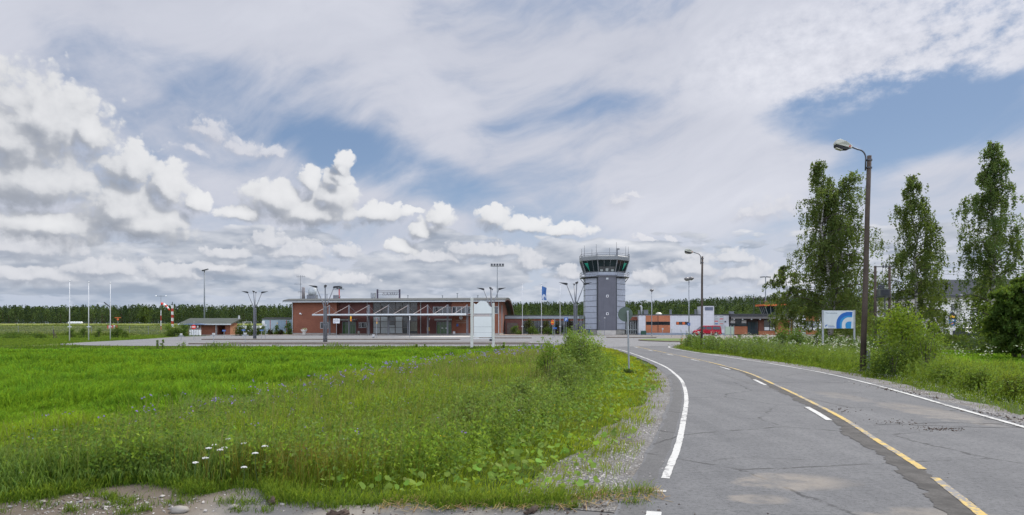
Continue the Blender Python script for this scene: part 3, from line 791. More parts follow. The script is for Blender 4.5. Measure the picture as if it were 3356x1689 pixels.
for z in np.arange(.9, 2.7, .22): slat.box(uG0 + dU * 5 + .1, uG1 - .1, 1.050, 1.080, z, z + .09)
slat.obj('louvre_blind', pm('cream_blind', (.34, .34, .25), .7, .1), gl)
# doors with box canopies
def door(px0, px1, v0):
    u0, u1 = tu(px0), tu(px1)
    d = MB().box(u0 - .12, u1 + .12, v0 - .05, v0 + .02, 2.62, 2.75).box(u0 - .12, u0, v0 - .05, v0 + .02, .12, 2.62).box(u1, u1 + .12, v0 - .05, v0 + .02, .12, 2.62)
    n = 4
    for i in range(1, n): d.box(u0 + (u1 - u0) * i / n - .04, u0 + (u1 - u0) * i / n + .04, v0 - .045, v0 - .02, .12, 2.62)
    d.box(u0, u1, v0 - .044, v0 - .02, .12, .3).box(u0, u1, v0 - .044, v0 - .02, 2.2, 2.27)
    o = d.obj('door', MIDGREY, term)
    MB().box(u0, u1, v0 - .018, v0 - .008, .14, 2.6).obj('pane', GREENGLASS, o)
    b = MB().box(u0 - .3, u1 + .35, v0 - 1.1, v0 - .01, 2.95, 3.28).obj('door_canopy', FASCIA, term)
    return o
door(1118, 1160, .9); d2 = door(1429, 1475, .9)
for a_ in (1444, 1457): MB().box(tu(a_), tu(a_ + 5), .82, .84, 1.35, 1.5).obj('notice', WHITE, d2)
# windows
def window(px0, px1, z0, z1, v0, mull, frame=FASCIA):
    u0, u1 = tu(px0), tu(px1)
    w_ = MB().box(u0, u1, v0 - .06, v0 + .01, z0 - .08, z0).box(u0, u1, v0 - .06, v0 + .01, z1, z1 + .08).box(u0 - .08, u0, v0 - .06, v0 + .01, z0 - .08, z1 + .08).box(u1, u1 + .08, v0 - .06, v0 + .01, z0 - .08, z1 + .08)
    for i in mull:
        u = u0 + (u1 - u0) * i; w_.box(u - .06, u + .06, v0 - .055, v0 - .02, z0, z1)
    o = w_.obj('window', frame, term)
    MB().box(u0, u1, v0 - .02, v0 - .01, z0, z1).obj('pane', GLASS, o)
window(1417, 1476, 4.35, 5.6, .9, (.52, .78))
window(1484, 1541, 4.35, 5.6, 0, (.22, .5, .72)); window(1621, 1632, 4.35, 5.6, 0, ())
window(1051, 1075, 1.4, 2.55, 0, (.45,)); window(1172, 1197, 1.55, 2.5, .9, (.35,))
# wall furniture belonging to the house
for px, v0 in ((958, -.02), (1198, .86), (1374, .86), (1633, -.04)):
    MB().tube([(tu(px) + .08, v0 - .08, .3), (tu(px) + .08, v0 - .08, 6.7)], .07, 8).obj('downpipe', FASCIA, term)
MB().box(L_ + .005, L_ + .03, 3.2, 4.6, .5, 6.0).obj('grille', MIDGREY, term)
text('lettering', 'VARKAUDEN', .36, pm('bronze_letters', (.30, .23, .17), .5, .05), term, (tu(1494), -.02, WZ(1053, 131)), (R(90), 0, 0), .012, sx=1.05)
text('lettering', 'LENTOASEMA', .36, pm('bronze_letters', (.3, .23, .17)), term, (tu(1493.5), -.02, WZ(1059.8, 131)), (R(90), 0, 0), .012, sx=1.02)
# steel canopy on masts
canopy = MB().box(tu(1071) - .2, tu(1545), -6.2, -.15, 3.86, 3.98).obj('canopy', pm('canopy_deck', (.20, .21, .22), .6, .1), term)
MB().tube([(tu(1071) - .35, -6.3, 3.98), (tu(1545) + .1, -6.3, 3.98)], .17, 12).obj('edge_tube', CANOPYW, canopy, smooth=True)
for i in range(8):
    px = 1098 + 63.1 * i; u = tu(px)
    MB().box(u - .11, u + .11, -3.1, -2.9, .1, 6.0).box(u + .2, u + .26, -3.05, -2.95, .1, 6.0 if i in (2, 4, 6) else 4).obj('mast', MIDGREY, canopy)
    MB().tube([(u, -3, 5.85), (u - 2.0, -6.2, 4.1)], .05, 6).obj('tie_rod', pm('pinkish_tie_paint', (.36, .30, .28), .5, .1), canopy)
    MB().tube([(u, -3, 5.85), (u + 1.0, -.3, 4.0)], .03, 6).obj('tie_rod', GALV, canopy)
# roof plant
def rv(px, v): return (tu(px), v)
def lp(name, px, v, z, mk, m, smooth=False):
    o = mk.obj(name, m, roof, smooth); o.location = (tu(px), v, z); return o
lp('vent_cowl', 997, 4, 7.5, MB().box(-.95, .95, -.6, .6, 0, .85), MIDGREY)
c = MB(); c.lathe([(.80, 0), (.82, .6), (.86, 1.5)], 18); c.v = [(x, y, z if z < 1.4 else z + x * .35) for x, y, z in c.v]
lp('vent_cowl', 997, 4, 8.35, c, FASCIA, True)
lp('vent_cowl', 1077, 4, 7.5, MB().box(-.5, .5, -.4, .4, 0, .75), MIDGREY)
lp('vent_cowl', 1197, 5, 7.5, MB().box(-.45, .45, -.4, .4, .25, 1.25).box(-.4, .4, -.35, .35, -.1, .25), GALV)
for px, h in ((1045, .85), (1089, .5), (1318, .55), (1435, .5), (1485, .95), (1554, .5)):
    lp('vent_pipe', px, 4.2, 7.5, MB().lathe([(.09, 0), (.09, h), (.18, h), (.18, h + .12), (.04, h + .18)], 10), GALV)
st = lp('flue', 966.5, 4, 7.4, MB().lathe([(.33, -.2), (.33, 2.5), (.28, 2.6)], 14), pm('weathered_flue', (.26, .24, .24), .7, .15), True)
# things on the terminal
am = thing('antenna_mast', 'thin roof antenna mast beside the round chimney flue', 'antenna', (-43.9, 139.6, 7.4))
MB().tube([(-.35, 0, 0), (-.35, 0, 5.0)], .045, 6).obj('pole', MIDGREY, am)
def yagi(z, l, n, off=0):
    y_ = MB().tube([(-l + off, 0, z), (l * .6 + off, 0, z)], .025, 5)
    for i in range(n):
        xx = -l + off + l * 1.6 * (i + .3) / n; y_.tube([(xx, 0, z - .28), (xx, 0, z + .28)], .018, 4)
    y_.obj('aerial', MIDGREY, am)
yagi(4.8, 1.2, 5, 0); yagi(3.2, 1.0, 4, -.6); yagi(1.6, .6, 3, -.3)
rs = thing('roof_sign', 'roof sign frame seen from behind with mirrored lettering on wires', 'sign', (0, 0, 0))
x0, x1, ys_ = WX(1240, 137.5), WX(1307, 135.6), 136.6
DPOST = pm('sign_post_paint', (.06, .05, .075), .5, .1)
for x in (x0, x1): MB().box(x - .16, x + .16, ys_ - .12, ys_ + .12, 7.4, 9.35).obj('post', DPOST, rs)
for z in (7.75, 8.2, 8.7, 8.95, 9.12): MB().tube([(x0, ys_, z), (x1, ys_, z)], .03, 5).obj('wire', DPOST, rs)
text('lettering', 'VARKAUS', .88, pm('sign_letters', (.10, .09, .10), .5, .1), rs, (x1 - .38, ys_ + .08, 8.12), (R(90), 0, R(180)), .03, sx=.83)
ck = thing('wall_clock', 'round white clock on the brick wall near the notice board', 'clock')
ck.location = term.location; ck.rotation_euler = term.rotation_euler
cu_, cz_ = tu(1510.7), WZ(1041.7, 131)
MB().disc((cu_, -.12, cz_), .36, .11).obj('face', pm('clock_face', (.55, .56, .58), .5, .05), ck)
MB().cbox((cu_, -.13, cz_ + .1), (.035, .02, .22)).cbox((cu_ + .06, -.13, cz_ - .02), (.17, .02, .035)).obj('hand', BLACK, ck)
for k in range(12): MB().cbox((cu_ + .30 * math.sin(k * R(30)), -.126, cz_ + .30 * math.cos(k * R(30))), (.03, .015, .06), 0, 0, k * R(30)).obj('hour_mark', BLACK, ck)
def wp(name, label, cat, px0, px1, z0, z1, v0, m, depth=.04, group=None):
    o = MB().box(tu(px0), tu(px1), v0 - depth, v0 - .004, z0, z1).obj(name, m); o.location = term.location; o.rotation_euler = term.rotation_euler
    return tag(o, label, cat, group)
wp('poster', 'small blue poster on brick wall below the bronze lettering', 'poster', 1496, 1502, WZ(1070, 131), WZ(1062, 131), 0, BLUEP)
wp('mailbox', 'cream rounded box on dark brick left of the second entrance', 'mailbox', 1396, 1401, .75, 1.6, .9, pm('cream_paint', (.42, .36, .25), .5, .1), .3)
wp('mailbox', 'yellow letter box by a canopy mast near the second entrance', 'mailbox', 1406.5, 1409.5, .9, 1.6, -.4, YELLOWP, .3)
wp('wall_lamp', 'small pale box lamp high on dark brick before the second entrance', 'lamp', 1402.5, 1406, 3.05, 3.4, .9, FASCIA, .15)
o = MB().lathe([(.3, 0), (.32, .9), (.2, .95)], 12).obj('wall_lamp', WHITE); o.scale = (.5, .5, .5); o.location = (-44.8 + 2.0, 135.55, 4.2); o.rotation_euler = (R(65), 0, R(-20)); tag(o, 'white flood lamp angled on the left brick block', 'lamp')
# ------------------------------------------------------------------ link corridor between terminal and tower
link = thing('link_corridor', 'low glazed corridor with banded flat roof joining terminal to tower', 'building', (0, 139, 0))
xa, xb = WX(1655, 139), WX(1912, 139)
MB().box(xa, xb, 0, 5, 3.85, 4.12).obj('roof', ROOFM, link)
MB().box(xa, xb, -.15, .0, 3.35, 3.84).obj('fascia', pm('corridor_fascia', (.24, .27, .30), .5, .1), link)
MB().box(xa, xb, -.19, -.155, 3.64, 3.74).obj('gutter', FASCIA, link)
MB().box(xa, xb, .1, .4, 2.95, 3.34).obj('lintel', pm('rust_panel', (.19, .06, .035), .6, .15), link)
MB().box(xa, xb, .3, .33, .3, 2.94).obj('glazing', GLASS, link)
f_ = MB()
for i in range(22):
    x = xa + (xb - xa) * i / 21; f_.box(x - .05, x + .05, .2, .295, .3, 2.94)
f_.box(xa, xb, .21, .29, .3, .42).obj('glazing_frame', MIDGREY, link)
MB().box(xa, xb, .15, 4.5, 0, .29).obj('plinth', CONC, link)
MB().box(xa + .1, xa + 3.6, -.9, .09, .1, 2.9).obj('porch', BRICKD, link)
dl = MB().box(xa + .4, xa + 2.6, -.96, -.91, .15, 2.5).obj('door', pm('brown_door', (.10, .08, .07), .6, .2), link)
# corridor and pipe yard between tower and the low building
lk2 = thing('link_passage', 'short brown roofed passage right of the control tower', 'building', (0, 139, 0))
xa, xb = WX(2046, 139), WX(2093, 139)
RUST = pm('rust_panel', (.19, .06, .035))
MB().box(xa, xb, 0, 4, 3.05, 3.3).obj('roof', RUST, lk2)
MB().box(xa + .8, xb, .5, 4, 3.31, 3.75).obj('upper_roof', RUST, lk2)
MB().box(xa, xb, .9, .93, 0, 3.04).obj('glazing', GLASS, lk2)
f_ = MB()
for i in range(7):
    x = xa + .1 + (xb - xa - .2) * i / 6; f_.box(x - .06, x + .06, .75, .89, .2, 3.04)
f_.box(xa, xb, .76, .88, 1.0, 1.1)
f_.obj('glazing_frame', FASCIA, lk2)
MB().box(xa, xb, .7, 4, 0, .2).obj('plinth', CONC, lk2)
# ------------------------------------------------------------------ control tower
TW = thing('control_tower', 'tall grey octagonal control tower with glazed cab and roof railing', 'control tower', (WX(1980, 140.5), 140.5, 0))
def octa(ap, z, rot=22.5): 
    r = ap / math.cos(R(22.5)); return [(r * math.cos(R(rot + 45 * k)), r * math.sin(R(rot + 45 * k)), z) for k in range(8)]
def octs(rings):
    m_ = MB(); vs = [q for ap, z in rings for q in octa(ap, z)]; fs = []
    for i in range(len(rings) - 1):
        for k in range(8): fs.append((i * 8 + k, i * 8 + (k + 1) % 8, (i + 1) * 8 + (k + 1) % 8, (i + 1) * 8 + k))
    fs += [tuple(reversed(range(8))), tuple((len(rings) - 1) * 8 + k for k in range(8))]
    return m_.add(vs, fs)
CLAD = clad_mat('pale_blue_grey_cladding', (.34, .37, .425), .16, 'z', .35, .10)
SLATE = clad_mat('slate_grey_panel', (.098, .102, .124), .09, 'z', .3, .12)
octs([(4.15, 1.1), (4.15, 11.75)]).obj('shaft', CLAD, TW)
octs([(4.05, 0), (4.05, 1.1)]).obj('base', CONC, TW)
bd = MB()
for i in range(10):
    z = 1.15 + i * 1.17; a = octs([(4.19, z - .035), (4.19, z + .035)]); bd.add(a.v, a.f)
bd.obj('joint_band', pm('dark_joint', (.07, .075, .09), .6, .1), TW)
MB().box(-1.85, 1.75, -4.75, -4.0, .95, 12.25).obj('front_panel', SLATE, TW)
MB().box(-2.05, 1.7, -4.8, -3.9, 0, .94).obj('plinth', pm('pale_concrete', (.46, .44, .40)), TW)
MB().box(1.76, 1.98, -4.6, -4.0, 1, 12.2).obj('corner_trim', DARKSTEEL, TW)
MB().box(-2.1, -1.86, -4.4, -4.0, 1, 12.2).obj('corner_trim', DARKSTEEL, TW)
for z in (WZ(971, 136), WZ(1029, 136)):
    w_ = MB().box(-.24, .24, -4.82, -4.755, z - .24, z + .24).obj('window', WHITE, TW)
    MB().box(-.15, .15, -4.835, -4.825, z - .15, z + .15).obj('pane', GLASS, w_)
MB().box(-.26, .20, -4.80, -4.755, WZ(917, 136), WZ(911, 136)).obj('vent', FASCIA, TW)
# gallery
galz = 11.9
gal = octs([(4.9, galz), (4.95, galz + .12)]).obj('gallery', MIDGREY, TW)
for k in range(8):
    a = R(22.5 + 45 * k)
    MB().tube([(4.2 * math.cos(a), 4.2 * math.sin(a), galz - 1.3), (5.2 * math.cos(a), 5.2 * math.sin(a), galz - .02)], .07, 5).obj('bracket', DARKSTEEL, gal)
rl = MB()
def ringrail(mb, ap, z, r=.035):
    q = octa(ap, z)
    for k in range(8):
        if ap < 4.95 and k in (5,): continue
        mb.tube([q[k], q[(k + 1) % 8]], r, 5)
for z in (galz + .55, galz + 1.05): ringrail(rl, 4.9, z)
for q in octa(4.9, galz): rl.tube([q, (q[0], q[1], galz + 1.05)], .035, 5)
for k in range(8):
    a, b = octa(4.9, galz)[k], octa(4.9, galz)[(k + 1) % 8]; m_ = ((a[0] + b[0]) / 2, (a[1] + b[1]) / 2); 
    if k != 5: rl.tube([(m_[0], m_[1], galz), (m_[0], m_[1], galz + 1.05)], .03, 5)
rl.obj('railing', MIDGREY, gal)
# cab
octs([(3.95, galz + .13), (4.05, 12.9)]).obj('cab_base', CLAD, TW)
CABG = glass_mat('cab_glass', (.012, .022, .024), .12, .22)
cab = octs([(4.06, 12.91), (4.80, 15.25)]).obj('cab_glazing', CABG, TW)
q0, q1 = octa(4.10, 12.9), octa(4.84, 15.26)
MUL = pm('grey_mullion', (.17, .18, .19), .5, .1)
for k in range(8):
    MB().tube([q0[k], q1[k]], .11, 6).obj('mullion', MUL, cab)
    for f in (.33, .66) if k in (3, 5, 4, 6) else ():
        a = [q0[k][i] * (1 - f) + q0[(k + 1) % 8][i] * f for i in range(3)]; b = [q1[k][i] * (1 - f) + q1[(k + 1) % 8][i] * f for i in range(3)]
        MB().tube([a, b], .04, 5).obj('mullion', MUL, cab)
def face_pt(k, f, h, s_=1.006):
    a = [q0[k][i] * (1 - f) + q0[(k + 1) % 8][i] * f for i in range(3)]; b = [q1[k][i] * (1 - f) + q1[(k + 1) % 8][i] * f for i in range(3)]
    p_ = [a[i] * (1 - h) + b[i] * h for i in range(3)]; return (p_[0] * s_ * .985, p_[1] * s_ * .985, p_[2])
for f0, f1, h0, h1 in ((.06, .31, .04, .96), (.36, .64, .04, .96), (.69, .94, .04, .96)):
    MB().add([face_pt(5, f0, h0), face_pt(5, f1, h0), face_pt(5, f1, h1), face_pt(5, f0, h1)], [(0, 1, 2, 3)]).obj('pane', glass_mat('front_cab_glass', (.075, .08, .08), .1, .3), cab)
for f0, f1, h1 in ((.10, .26, .22), (.42, .58, .30), (.74, .90, .22)):
    MB().add([face_pt(5, f0, .05, 1.01), face_pt(5, f1, .05, 1.01), face_pt(5, f1, h1, 1.01), face_pt(5, f0, h1, 1.01)], [(0, 1, 2, 3)]).obj('console_panel', pm('pale_console', (.30, .33, .32), .6, .1), cab)
TEAL = glass_mat('teal_tinted_glass', (.02, .25, .17), .15, .5)
def tri(k, f0, f1, f2):
    def P(f, h):
        a = [q0[k][i] * (1 - f) + q0[(k + 1) % 8][i] * f for i in range(3)]; b = [q1[k][i] * (1 - f) + q1[(k + 1) % 8][i] * f for i in range(3)]
        p_ = [a[i] * (1 - h) + b[i] * h for i in range(3)]; s_ = 1.012
        return (p_[0] * s_, p_[1] * s_, p_[2])
    m_ = MB(); m_.add([P(f0, .82), P(f1, .82), P(f2, .12)], [(0, 1, 2)])
    m_.obj('tinted_pane', TEAL, cab)
tri(4, .12, .36, .36); tri(6, .62, .86, .62)
octs([(4.82, 15.27), (4.98, 15.35), (5.0, 16.05), (4.7, 16.25)]).obj('roof', pm('cab_roof_fascia', (.19, .205, .215), .5, .08), TW)
rr = MB()
for z in (16.35, 16.72): ringrail(rr, 4.96, z, .04)
for q in octa(4.96, 16.1): rr.tube([q, (q[0], q[1], 16.72)], .045, 5); rr.tube([q, (q[0] * .9, q[1] * .9, 16.6)], .03, 4)
rr.obj('roof_railing', MIDGREY, TW)
for x, y, z1 in ((-4.9, -1.5, 17.9), (-4.4, -2.3, 18.5), (-2.2, -4.4, 18.5), (-2.7, -1, 18.0), (.85, -2, 18.1), (1.9, -4.5, 18.9), (4.2, -2, 18.3), (4.75, -2.0, 18.3)):
    MB().tube([(x, y, 16.0), (x, y, z1)], [.05, .025], 5).obj('antenna', DARKSTEEL, TW)
MB().lathe([(.05, -.1), (.32, 0), (.36, .12), (.2, .18)], 14).obj('dish', MIDGREY, TW, True, loc=(2.3, -4.4, 17.5))
MB().tube([(2.0, -4.5, 16.2), (2.0, -4.5, 17.6)], .16, 8).obj('antenna_mount', MIDGREY, TW)
# ------------------------------------------------------------------ low old terminal on the right
B = 138.0
def bx(px): return WX(px, B)
low = thing('low_airport_building', 'long low white and orange brick building behind the red van', 'building', (0, B, 0))
WTILE = None
m, t, p = new_mat('white_wall_tiles'); tcn = t.nodes.new('ShaderNodeTexCoord'); V_ = S(t, tcn.outputs['Object']); x, y, z = sep(V_)
bk = t.nodes.new('ShaderNodeTexBrick'); t.links.new(comb(t, x + y, z).k, bk.inputs['Vector']); bk.offset = 0
for nm_, vv in (('Color1', (.56, .57, .60, 1)), ('Color2', (.53, .54, .57, 1)), ('Mortar', (.44, .45, .47, 1))): bk.inputs[nm_].default_value = vv
bk.inputs['Scale'].default_value = 1; bk.inputs['Brick Width'].default_value = .6; bk.inputs['Row Height'].default_value = .6; bk.inputs['Mortar Size'].default_value = .015
nz = noise(V_, .7, 5, .6); t.links.new(mixc(t, nz.ss(.5, .8) * .3, S(t, bk.outputs[0]), (.42, .42, .43)).k, p.inputs['Base Color']); WTILE = m
MB().box(bx(2093), bx(2389), 0, 14, .42, 4.05).obj('wall', WTILE, low)
MB().box(bx(2093) - .03, bx(2389), -.04, 14, 0, .42).obj('plinth', pm('blue_grey_plinth', (.25, .29, .36), .8, .1), low)
MB().box(bx(2093) - .1, bx(2389) + .02, -.1, 14.1, 4.05, 4.25).obj('roof', DARKSTEEL, low)
MB().box(bx(2116), bx(2196), -.06, -.002, .44, 4.0).obj('brick_panel', BRICKO, low)
rw = MB().box(bx(2117), bx(2195.5), -.09, -.062, 2.05, 2.75).obj('window', pm('black_window_frame', (.02, .02, .022), .5, .1), low)
MB().box(bx(2118), bx(2155), -.10, -.092, 2.12, 2.68).box(bx(2158), bx(2195), -.10, -.092, 2.12, 2.68).obj('pane', GLASS, rw)
MB().box(bx(2155.6), bx(2157), -.11, -.062, .5, 4.0).obj('downpipe', BLACK, low)
sw = MB().box(bx(2216), bx(2256), -.05, -.002, 2.1, 2.72).obj('window', pm('black_window_frame', (.02, .02, .022)), low)
for a_, b_x in ((2217, 2225), (2236, 2245)): MB().box(bx(a_), bx(b_x), -.06, -.052, 2.15, 2.67).obj('shutter', ORANGEP, sw)
MB().box(bx(2226), bx(2235), -.06, -.052, 2.15, 2.67).box(bx(2246), bx(2255), -.06, -.052, 2.15, 2.67).obj('pane', GLASS, sw)
ch = MB().box(bx(2303), bx(2338), -.45, 4, .0, 5.95).obj('chimney_block', WTILE, low)
MB().box(bx(2308), bx(2334.5), -.5, -.455, 5.05, 5.75).obj('grille', pm('blue_grey_louvre', (.11, .13, .18), .6, .15), ch)
MB().box(bx(2302.5), bx(2338.5), -.48, 4.03, 5.955, 6.03).obj('coping', DARKSTEEL, ch)
o = MB().box(bx(2340), bx(2372), -.16, -.003, 1.35, 3.85).obj('sign_board', pm('grey_sign_board', (.40, .42, .43), .5, .06)); o.location = (0, B, 0)
tag(o, 'tall grey board with two columns of small company names behind the van', 'sign')
def brd(name, px0, px1, py, h, m): 
    b_ = MB().box(bx(px0), bx(px1), -.175, -.165, WZ(py, B) - h / 2, WZ(py, B) + h / 2).obj(name, m, o); return b_
for px0, px1, py, h, m_ in ((2342, 2350, 1038.5, .10, MIDGREY), (2358, 2369, 1038.4, .08, DARKSTEEL), (2343, 2353, 1045.5, .06, MIDGREY), (2357.5, 2369, 1045.8, .17, REDP), (2341, 2352.5, 1053.2, .20, REDP), (2357, 2368, 1053, .06, MIDGREY),
                             (2342.5, 2352, 1061.4, .18, BLUEP), (2357, 2369, 1061.6, .12, REDP), (2358, 2368, 1068, .06, MIDGREY), (2359, 2368, 1072, .06, MIDGREY)): brd('company_name', px0, px1, py, h, m_)
o2 = MB().disc((bx(2377), -.12, WZ(1054.8, B)), .16, .11, 14).obj('wall_lamp', DARKSTEEL); o2.location = (0, B, 0); tag(o2, 'small dark round wall fitting right of the grey company board', 'lamp')
# recessed glazed part
rx0, rx1 = bx(2389), bx(2603)
MB().box(rx0 + .01, rx1, -1.2, 13, 3.75, 4.35).obj('roof', pm('black_roof_edge', (.04, .042, .045), .7, .15), low)
MB().box(rx0 + .01, rx1, -1.35, -1.205, 3.32, 3.74).obj('fascia', pm('grey_brown_fascia', (.13, .125, .12), .7, .1), low)
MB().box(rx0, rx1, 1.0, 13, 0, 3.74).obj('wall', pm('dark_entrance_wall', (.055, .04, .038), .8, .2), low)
for i, px in enumerate((2400, 2427, 2456, 2484, 2515, 2544, 2573, 2599)):
    MB().box(bx(px) - .12, bx(px) + .12, -1.30, -1.0, 3.13, 3.31).obj('soffit_lamp', FASCIA, low)
def lwin(px0, px1, z0, z1, mull, y0=.94):
    w_ = MB().box(bx(px0), bx(px1), y0, .995, z0 - .06, z0 + .03).box(bx(px0), bx(px1), y0, .995, z1 - .03, z1 + .06)
    for f in (0, 1) + tuple(mull):
        x = bx(px0) + (bx(px1) - bx(px0)) * f; w_.box(x - .07, x + .07, y0 - .01, .994, z0, z1)
    o_ = w_.obj('window', pm('black_window_frame', (.02, .02, .022)), low)
    MB().box(bx(px0), bx(px1), y0 + .02, y0 + .03, z0 + .03, z1 - .03).obj('pane', glass_mat('blue_glass', (.03, .045, .055), .06, .7), o_)
    return o_
w1 = lwin(2398, 2452, 1.85, 3.3, (.33, .68))
for a_, b_x in ((2399, 2415), (2436, 2451)): MB().box(bx(a_), bx(b_x), .93, .955, 2.45, 3.0).obj('blind', OFFWHITE, w1)
MB().box(bx(2406), bx(2454), .80, .995, .12, 1.75).obj('brick_panel', BRICKO, low)
dr = MB().box(bx(2455), bx(2490), .92, .995, .1, 2.75).obj('door', pm('black_window_frame', (.02, .02, .022)), low)
for k in range(4): MB().box(bx(2456.5 + k * 8.4), bx(2463.5 + k * 8.4), .90, .915, .3, 2.65).obj('pane', glass_mat('blue_glass', (.03, .045, .055)), dr)
MB().box(bx(2491), bx(2508), .80, .995, .12, 3.2).obj('brick_panel', brick_mat('shaded_brown_brick', (.16, .06, .04), (.19, .075, .05), (.12, .07, .06)), low)
w2 = lwin(2509, 2546, 1.0, 3.1, (.5,))
for a_, b_x in ((2511, 2526), (2529, 2545)): MB().box(bx(a_), bx(b_x), .93, .955, .95, 1.6).obj('blind', WHITE, w2)
MB().box(bx(2491), bx(2546), .78, .995, .0, .8).obj('brick_panel', BRICKO, low)
MB().box(bx(2548), bx(2600), .60, .995, .12, 3.15).obj('brick_panel', BRICKO, low)
MB().lathe([(.62, 0), (.62, 3.75)], 14).obj('pillar', OFFWHITE, low, True, loc=(bx(2606), -.5, 0))
MB().box(bx(2612), bx(2700), 1.2, 13, .0, 4.2).obj('wall', WTILE, low)
MB().box(bx(2611), bx(2702), 1.0, 13.1, 4.2, 4.4).obj('roof', DARKSTEEL, low)
for a_, b_x in ((2.9, 4.1), (.1, .9)): MB().box(bx(2649), bx(2692), 1.1, 1.195, a_, b_x).obj('brick_panel', BRICKO, low)
w3 = MB().box(bx(2649), bx(2692), 1.12, 1.19, .9, 2.9).obj('window', pm('black_window_frame', (.02, .02, .022)), low)
MB().box(bx(2650.5), bx(2664), 1.10, 1.115, 1.6, 2.7).box(bx(2673), bx(2690), 1.10, 1.115, 1.6, 2.7).obj('pane', pm('pale_blind_glass', (.26, .29, .31), .3, .1), w3)
for a_, b_x in ((2650.5, 2668), (2673, 2690)): MB().box(bx(a_), bx(b_x), 1.10, 1.115, .95, 1.5).obj('lower_panel', WHITE, w3)
# roof items and the old cab
sk_ = MB(); sk_.lathe([(.72, 0), (.70, .1), (.58, .3), (.35, .44), (.05, .5)], 18); sk_.obj('skylight_dome', pm('cream_dome', (.60, .58, .50), .4, .05), low, True, loc=(bx(2173), 4, 4.25))
sp = MB().tube([(0, 0, 0), (0, 0, 1.6), (-.1, 0, 1.8), (-.35, 0, 1.85)], .2, 10); sp.obj('vent_pipe', FASCIA, low, True, loc=(bx(2111.5), 3, 4.2))
for px, w_, h in ((2104, .35, .85), (2127, .9, .9), (2210, .35, .95), (2294, .3, 1.0), (2414, .9, .6)): MB().box(-w_ / 2, w_ / 2, 0, .6, 0, h).box(-w_ / 2 - .06, w_ / 2 + .06, -.05, .65, h + .002, h + .1).obj('vent_cowl', MIDGREY, low, loc=(bx(px), 3, 4.25))
oc = MB(); X0, X1 = bx(2517), bx(2578)
def slab(x0, x1, y0, y1, X0_, X1_, Y0, Y1, z0, z1): return MB().add([(x0, y0, z0), (x1, y0, z0), (x1, y1, z0), (x0, y1, z0), (X0_, Y0, z1), (X1_, Y0, z1), (X1_, Y1, z1), (X0_, Y1, z1)], [(0, 3, 2, 1), (4, 5, 6, 7), (0, 1, 5, 4), (1, 2, 6, 5), (2, 3, 7, 6), (3, 0, 4, 7)])
occ = slab(X0 + .6, X1 - .1, 2, 5, X0 + .0, X1 + .45, 1.5, 5.4, 4.36, 6.02).obj('rooftop_cab', CABG, low)
PMU = pm('pale_mullion', (.25, .27, .26), .5, .1)
for f in (0, .25, .5, .75, 1): MB().tube([(X0 + .6 + (X1 - X0 - .7) * f, 1.97, 4.4), (X0 + (X1 - X0 + .45) * f, 1.47, 6.0)], .08, 5).obj('mullion', PMU, occ)
for f in (.3, .6, .9): MB().tube([(X0 + .57, 2 + 3 * f, 4.4), (X0 - .03, 1.5 + 3.9 * f, 6.0)], .08, 5).obj('mullion', PMU, occ)
MB().box(X0 - .5, X1 + .9, .9, 5.9, 6.03, 6.42).obj('cab_roof', ORANGEP, occ)
MB().box(bx(2533), bx(2542), 4, 5, 6.43, 7.2).obj('vent_cowl', pm('reddish_brown', (.16, .08, .06), .7, .15), occ)
MB().box(X0 + 1.2, X0 + 3.0, 3.6, 3.9, 4.5, 5.5).obj('console', pm('pale_console', (.30, .33, .32)), occ)
for px, zz, r_ in ((2488, 7.6, .28), (2524, 7.5, .2)):
    MB().tube([(bx(px), 3, 6.3 if px > 2500 else 4.3), (bx(px), 3, zz)], .05, 5).lathe([(.04, -.2), (r_, -.05), (r_, .2), (.1, .32)], 10, (bx(px), 3, zz)).obj('beacon', DARKSTEEL, low)
for px, zz in ((2515, 7.4), (2550, 8.6)): MB().tube([(bx(px), 4, 6.4), (bx(px), 4, zz)], .035, 5).obj('antenna', MIDGREY, low)
# ------------------------------------------------------------------ brick shelter on the left
SHD = 130.0
shx = lambda px: WX(px, SHD)
sh = thing('brick_shelter', 'small brick hut with grey lean-to roof left of the terminal', 'building', (0, SHD, 0))
x0, x1 = shx(614.5), shx(754)
MB().box(x0, shx(713), 0, 3.4, .15, 2.45).box(shx(738), x1, 0, 3.4, .15, 2.45).box(shx(713) + .004, shx(738) - .004, 2.6, 3.39, .15, 2.45).obj('wall', BRICK, sh)
MB().box(x0 - .03, x1 + .03, -.03, 3.43, -.05, .15).obj('plinth', CONC, sh)
MB().box(x1 + .001, x1 + .03, .02, 3.36, .16, 2.44).obj('end_wall', brick_mat('sunlit_brick', (.30, .13, .065), (.34, .155, .08), (.24, .14, .09)), sh)  # sunlit end of the hut: the light is put into a paler brick colour
rfp = [(-1.0, 2.28), (3.9, 3.42), (3.9, 3.2), (-1.0, 2.1)]
rfs = MB().prism(rfp, x0 - 1.4, x1 + .6, 'yz').obj('roof', pm('grey_felt_roof', (.06, .07, .06), .8, .12, .7, fine=.1), sh)
MB().box(x0 - 1.4, x1 + .6, -1.06, -1.003, 2.05, 2.3).obj('gutter', FASCIA, rfs)
MB().box(x1 + .25, x1 + .5, 3.2, 3.5, 3.2, 3.95).obj('chimney', FASCIA, rfs)
MB().box(shx(706), shx(709), -.06, -.004, 1.95, 2.12).obj('wall_lamp', WHITE, sh)
dd_ = MB().box(shx(711), shx(712), -.6, -.01, .15, 2.2).obj('door', FASCIA, sh)
ms = thing('trolley_shelter', 'small blue roofed stand holding white upright boxes by the brick hut', 'shelter', (shx(663), SHD - 3, 0))
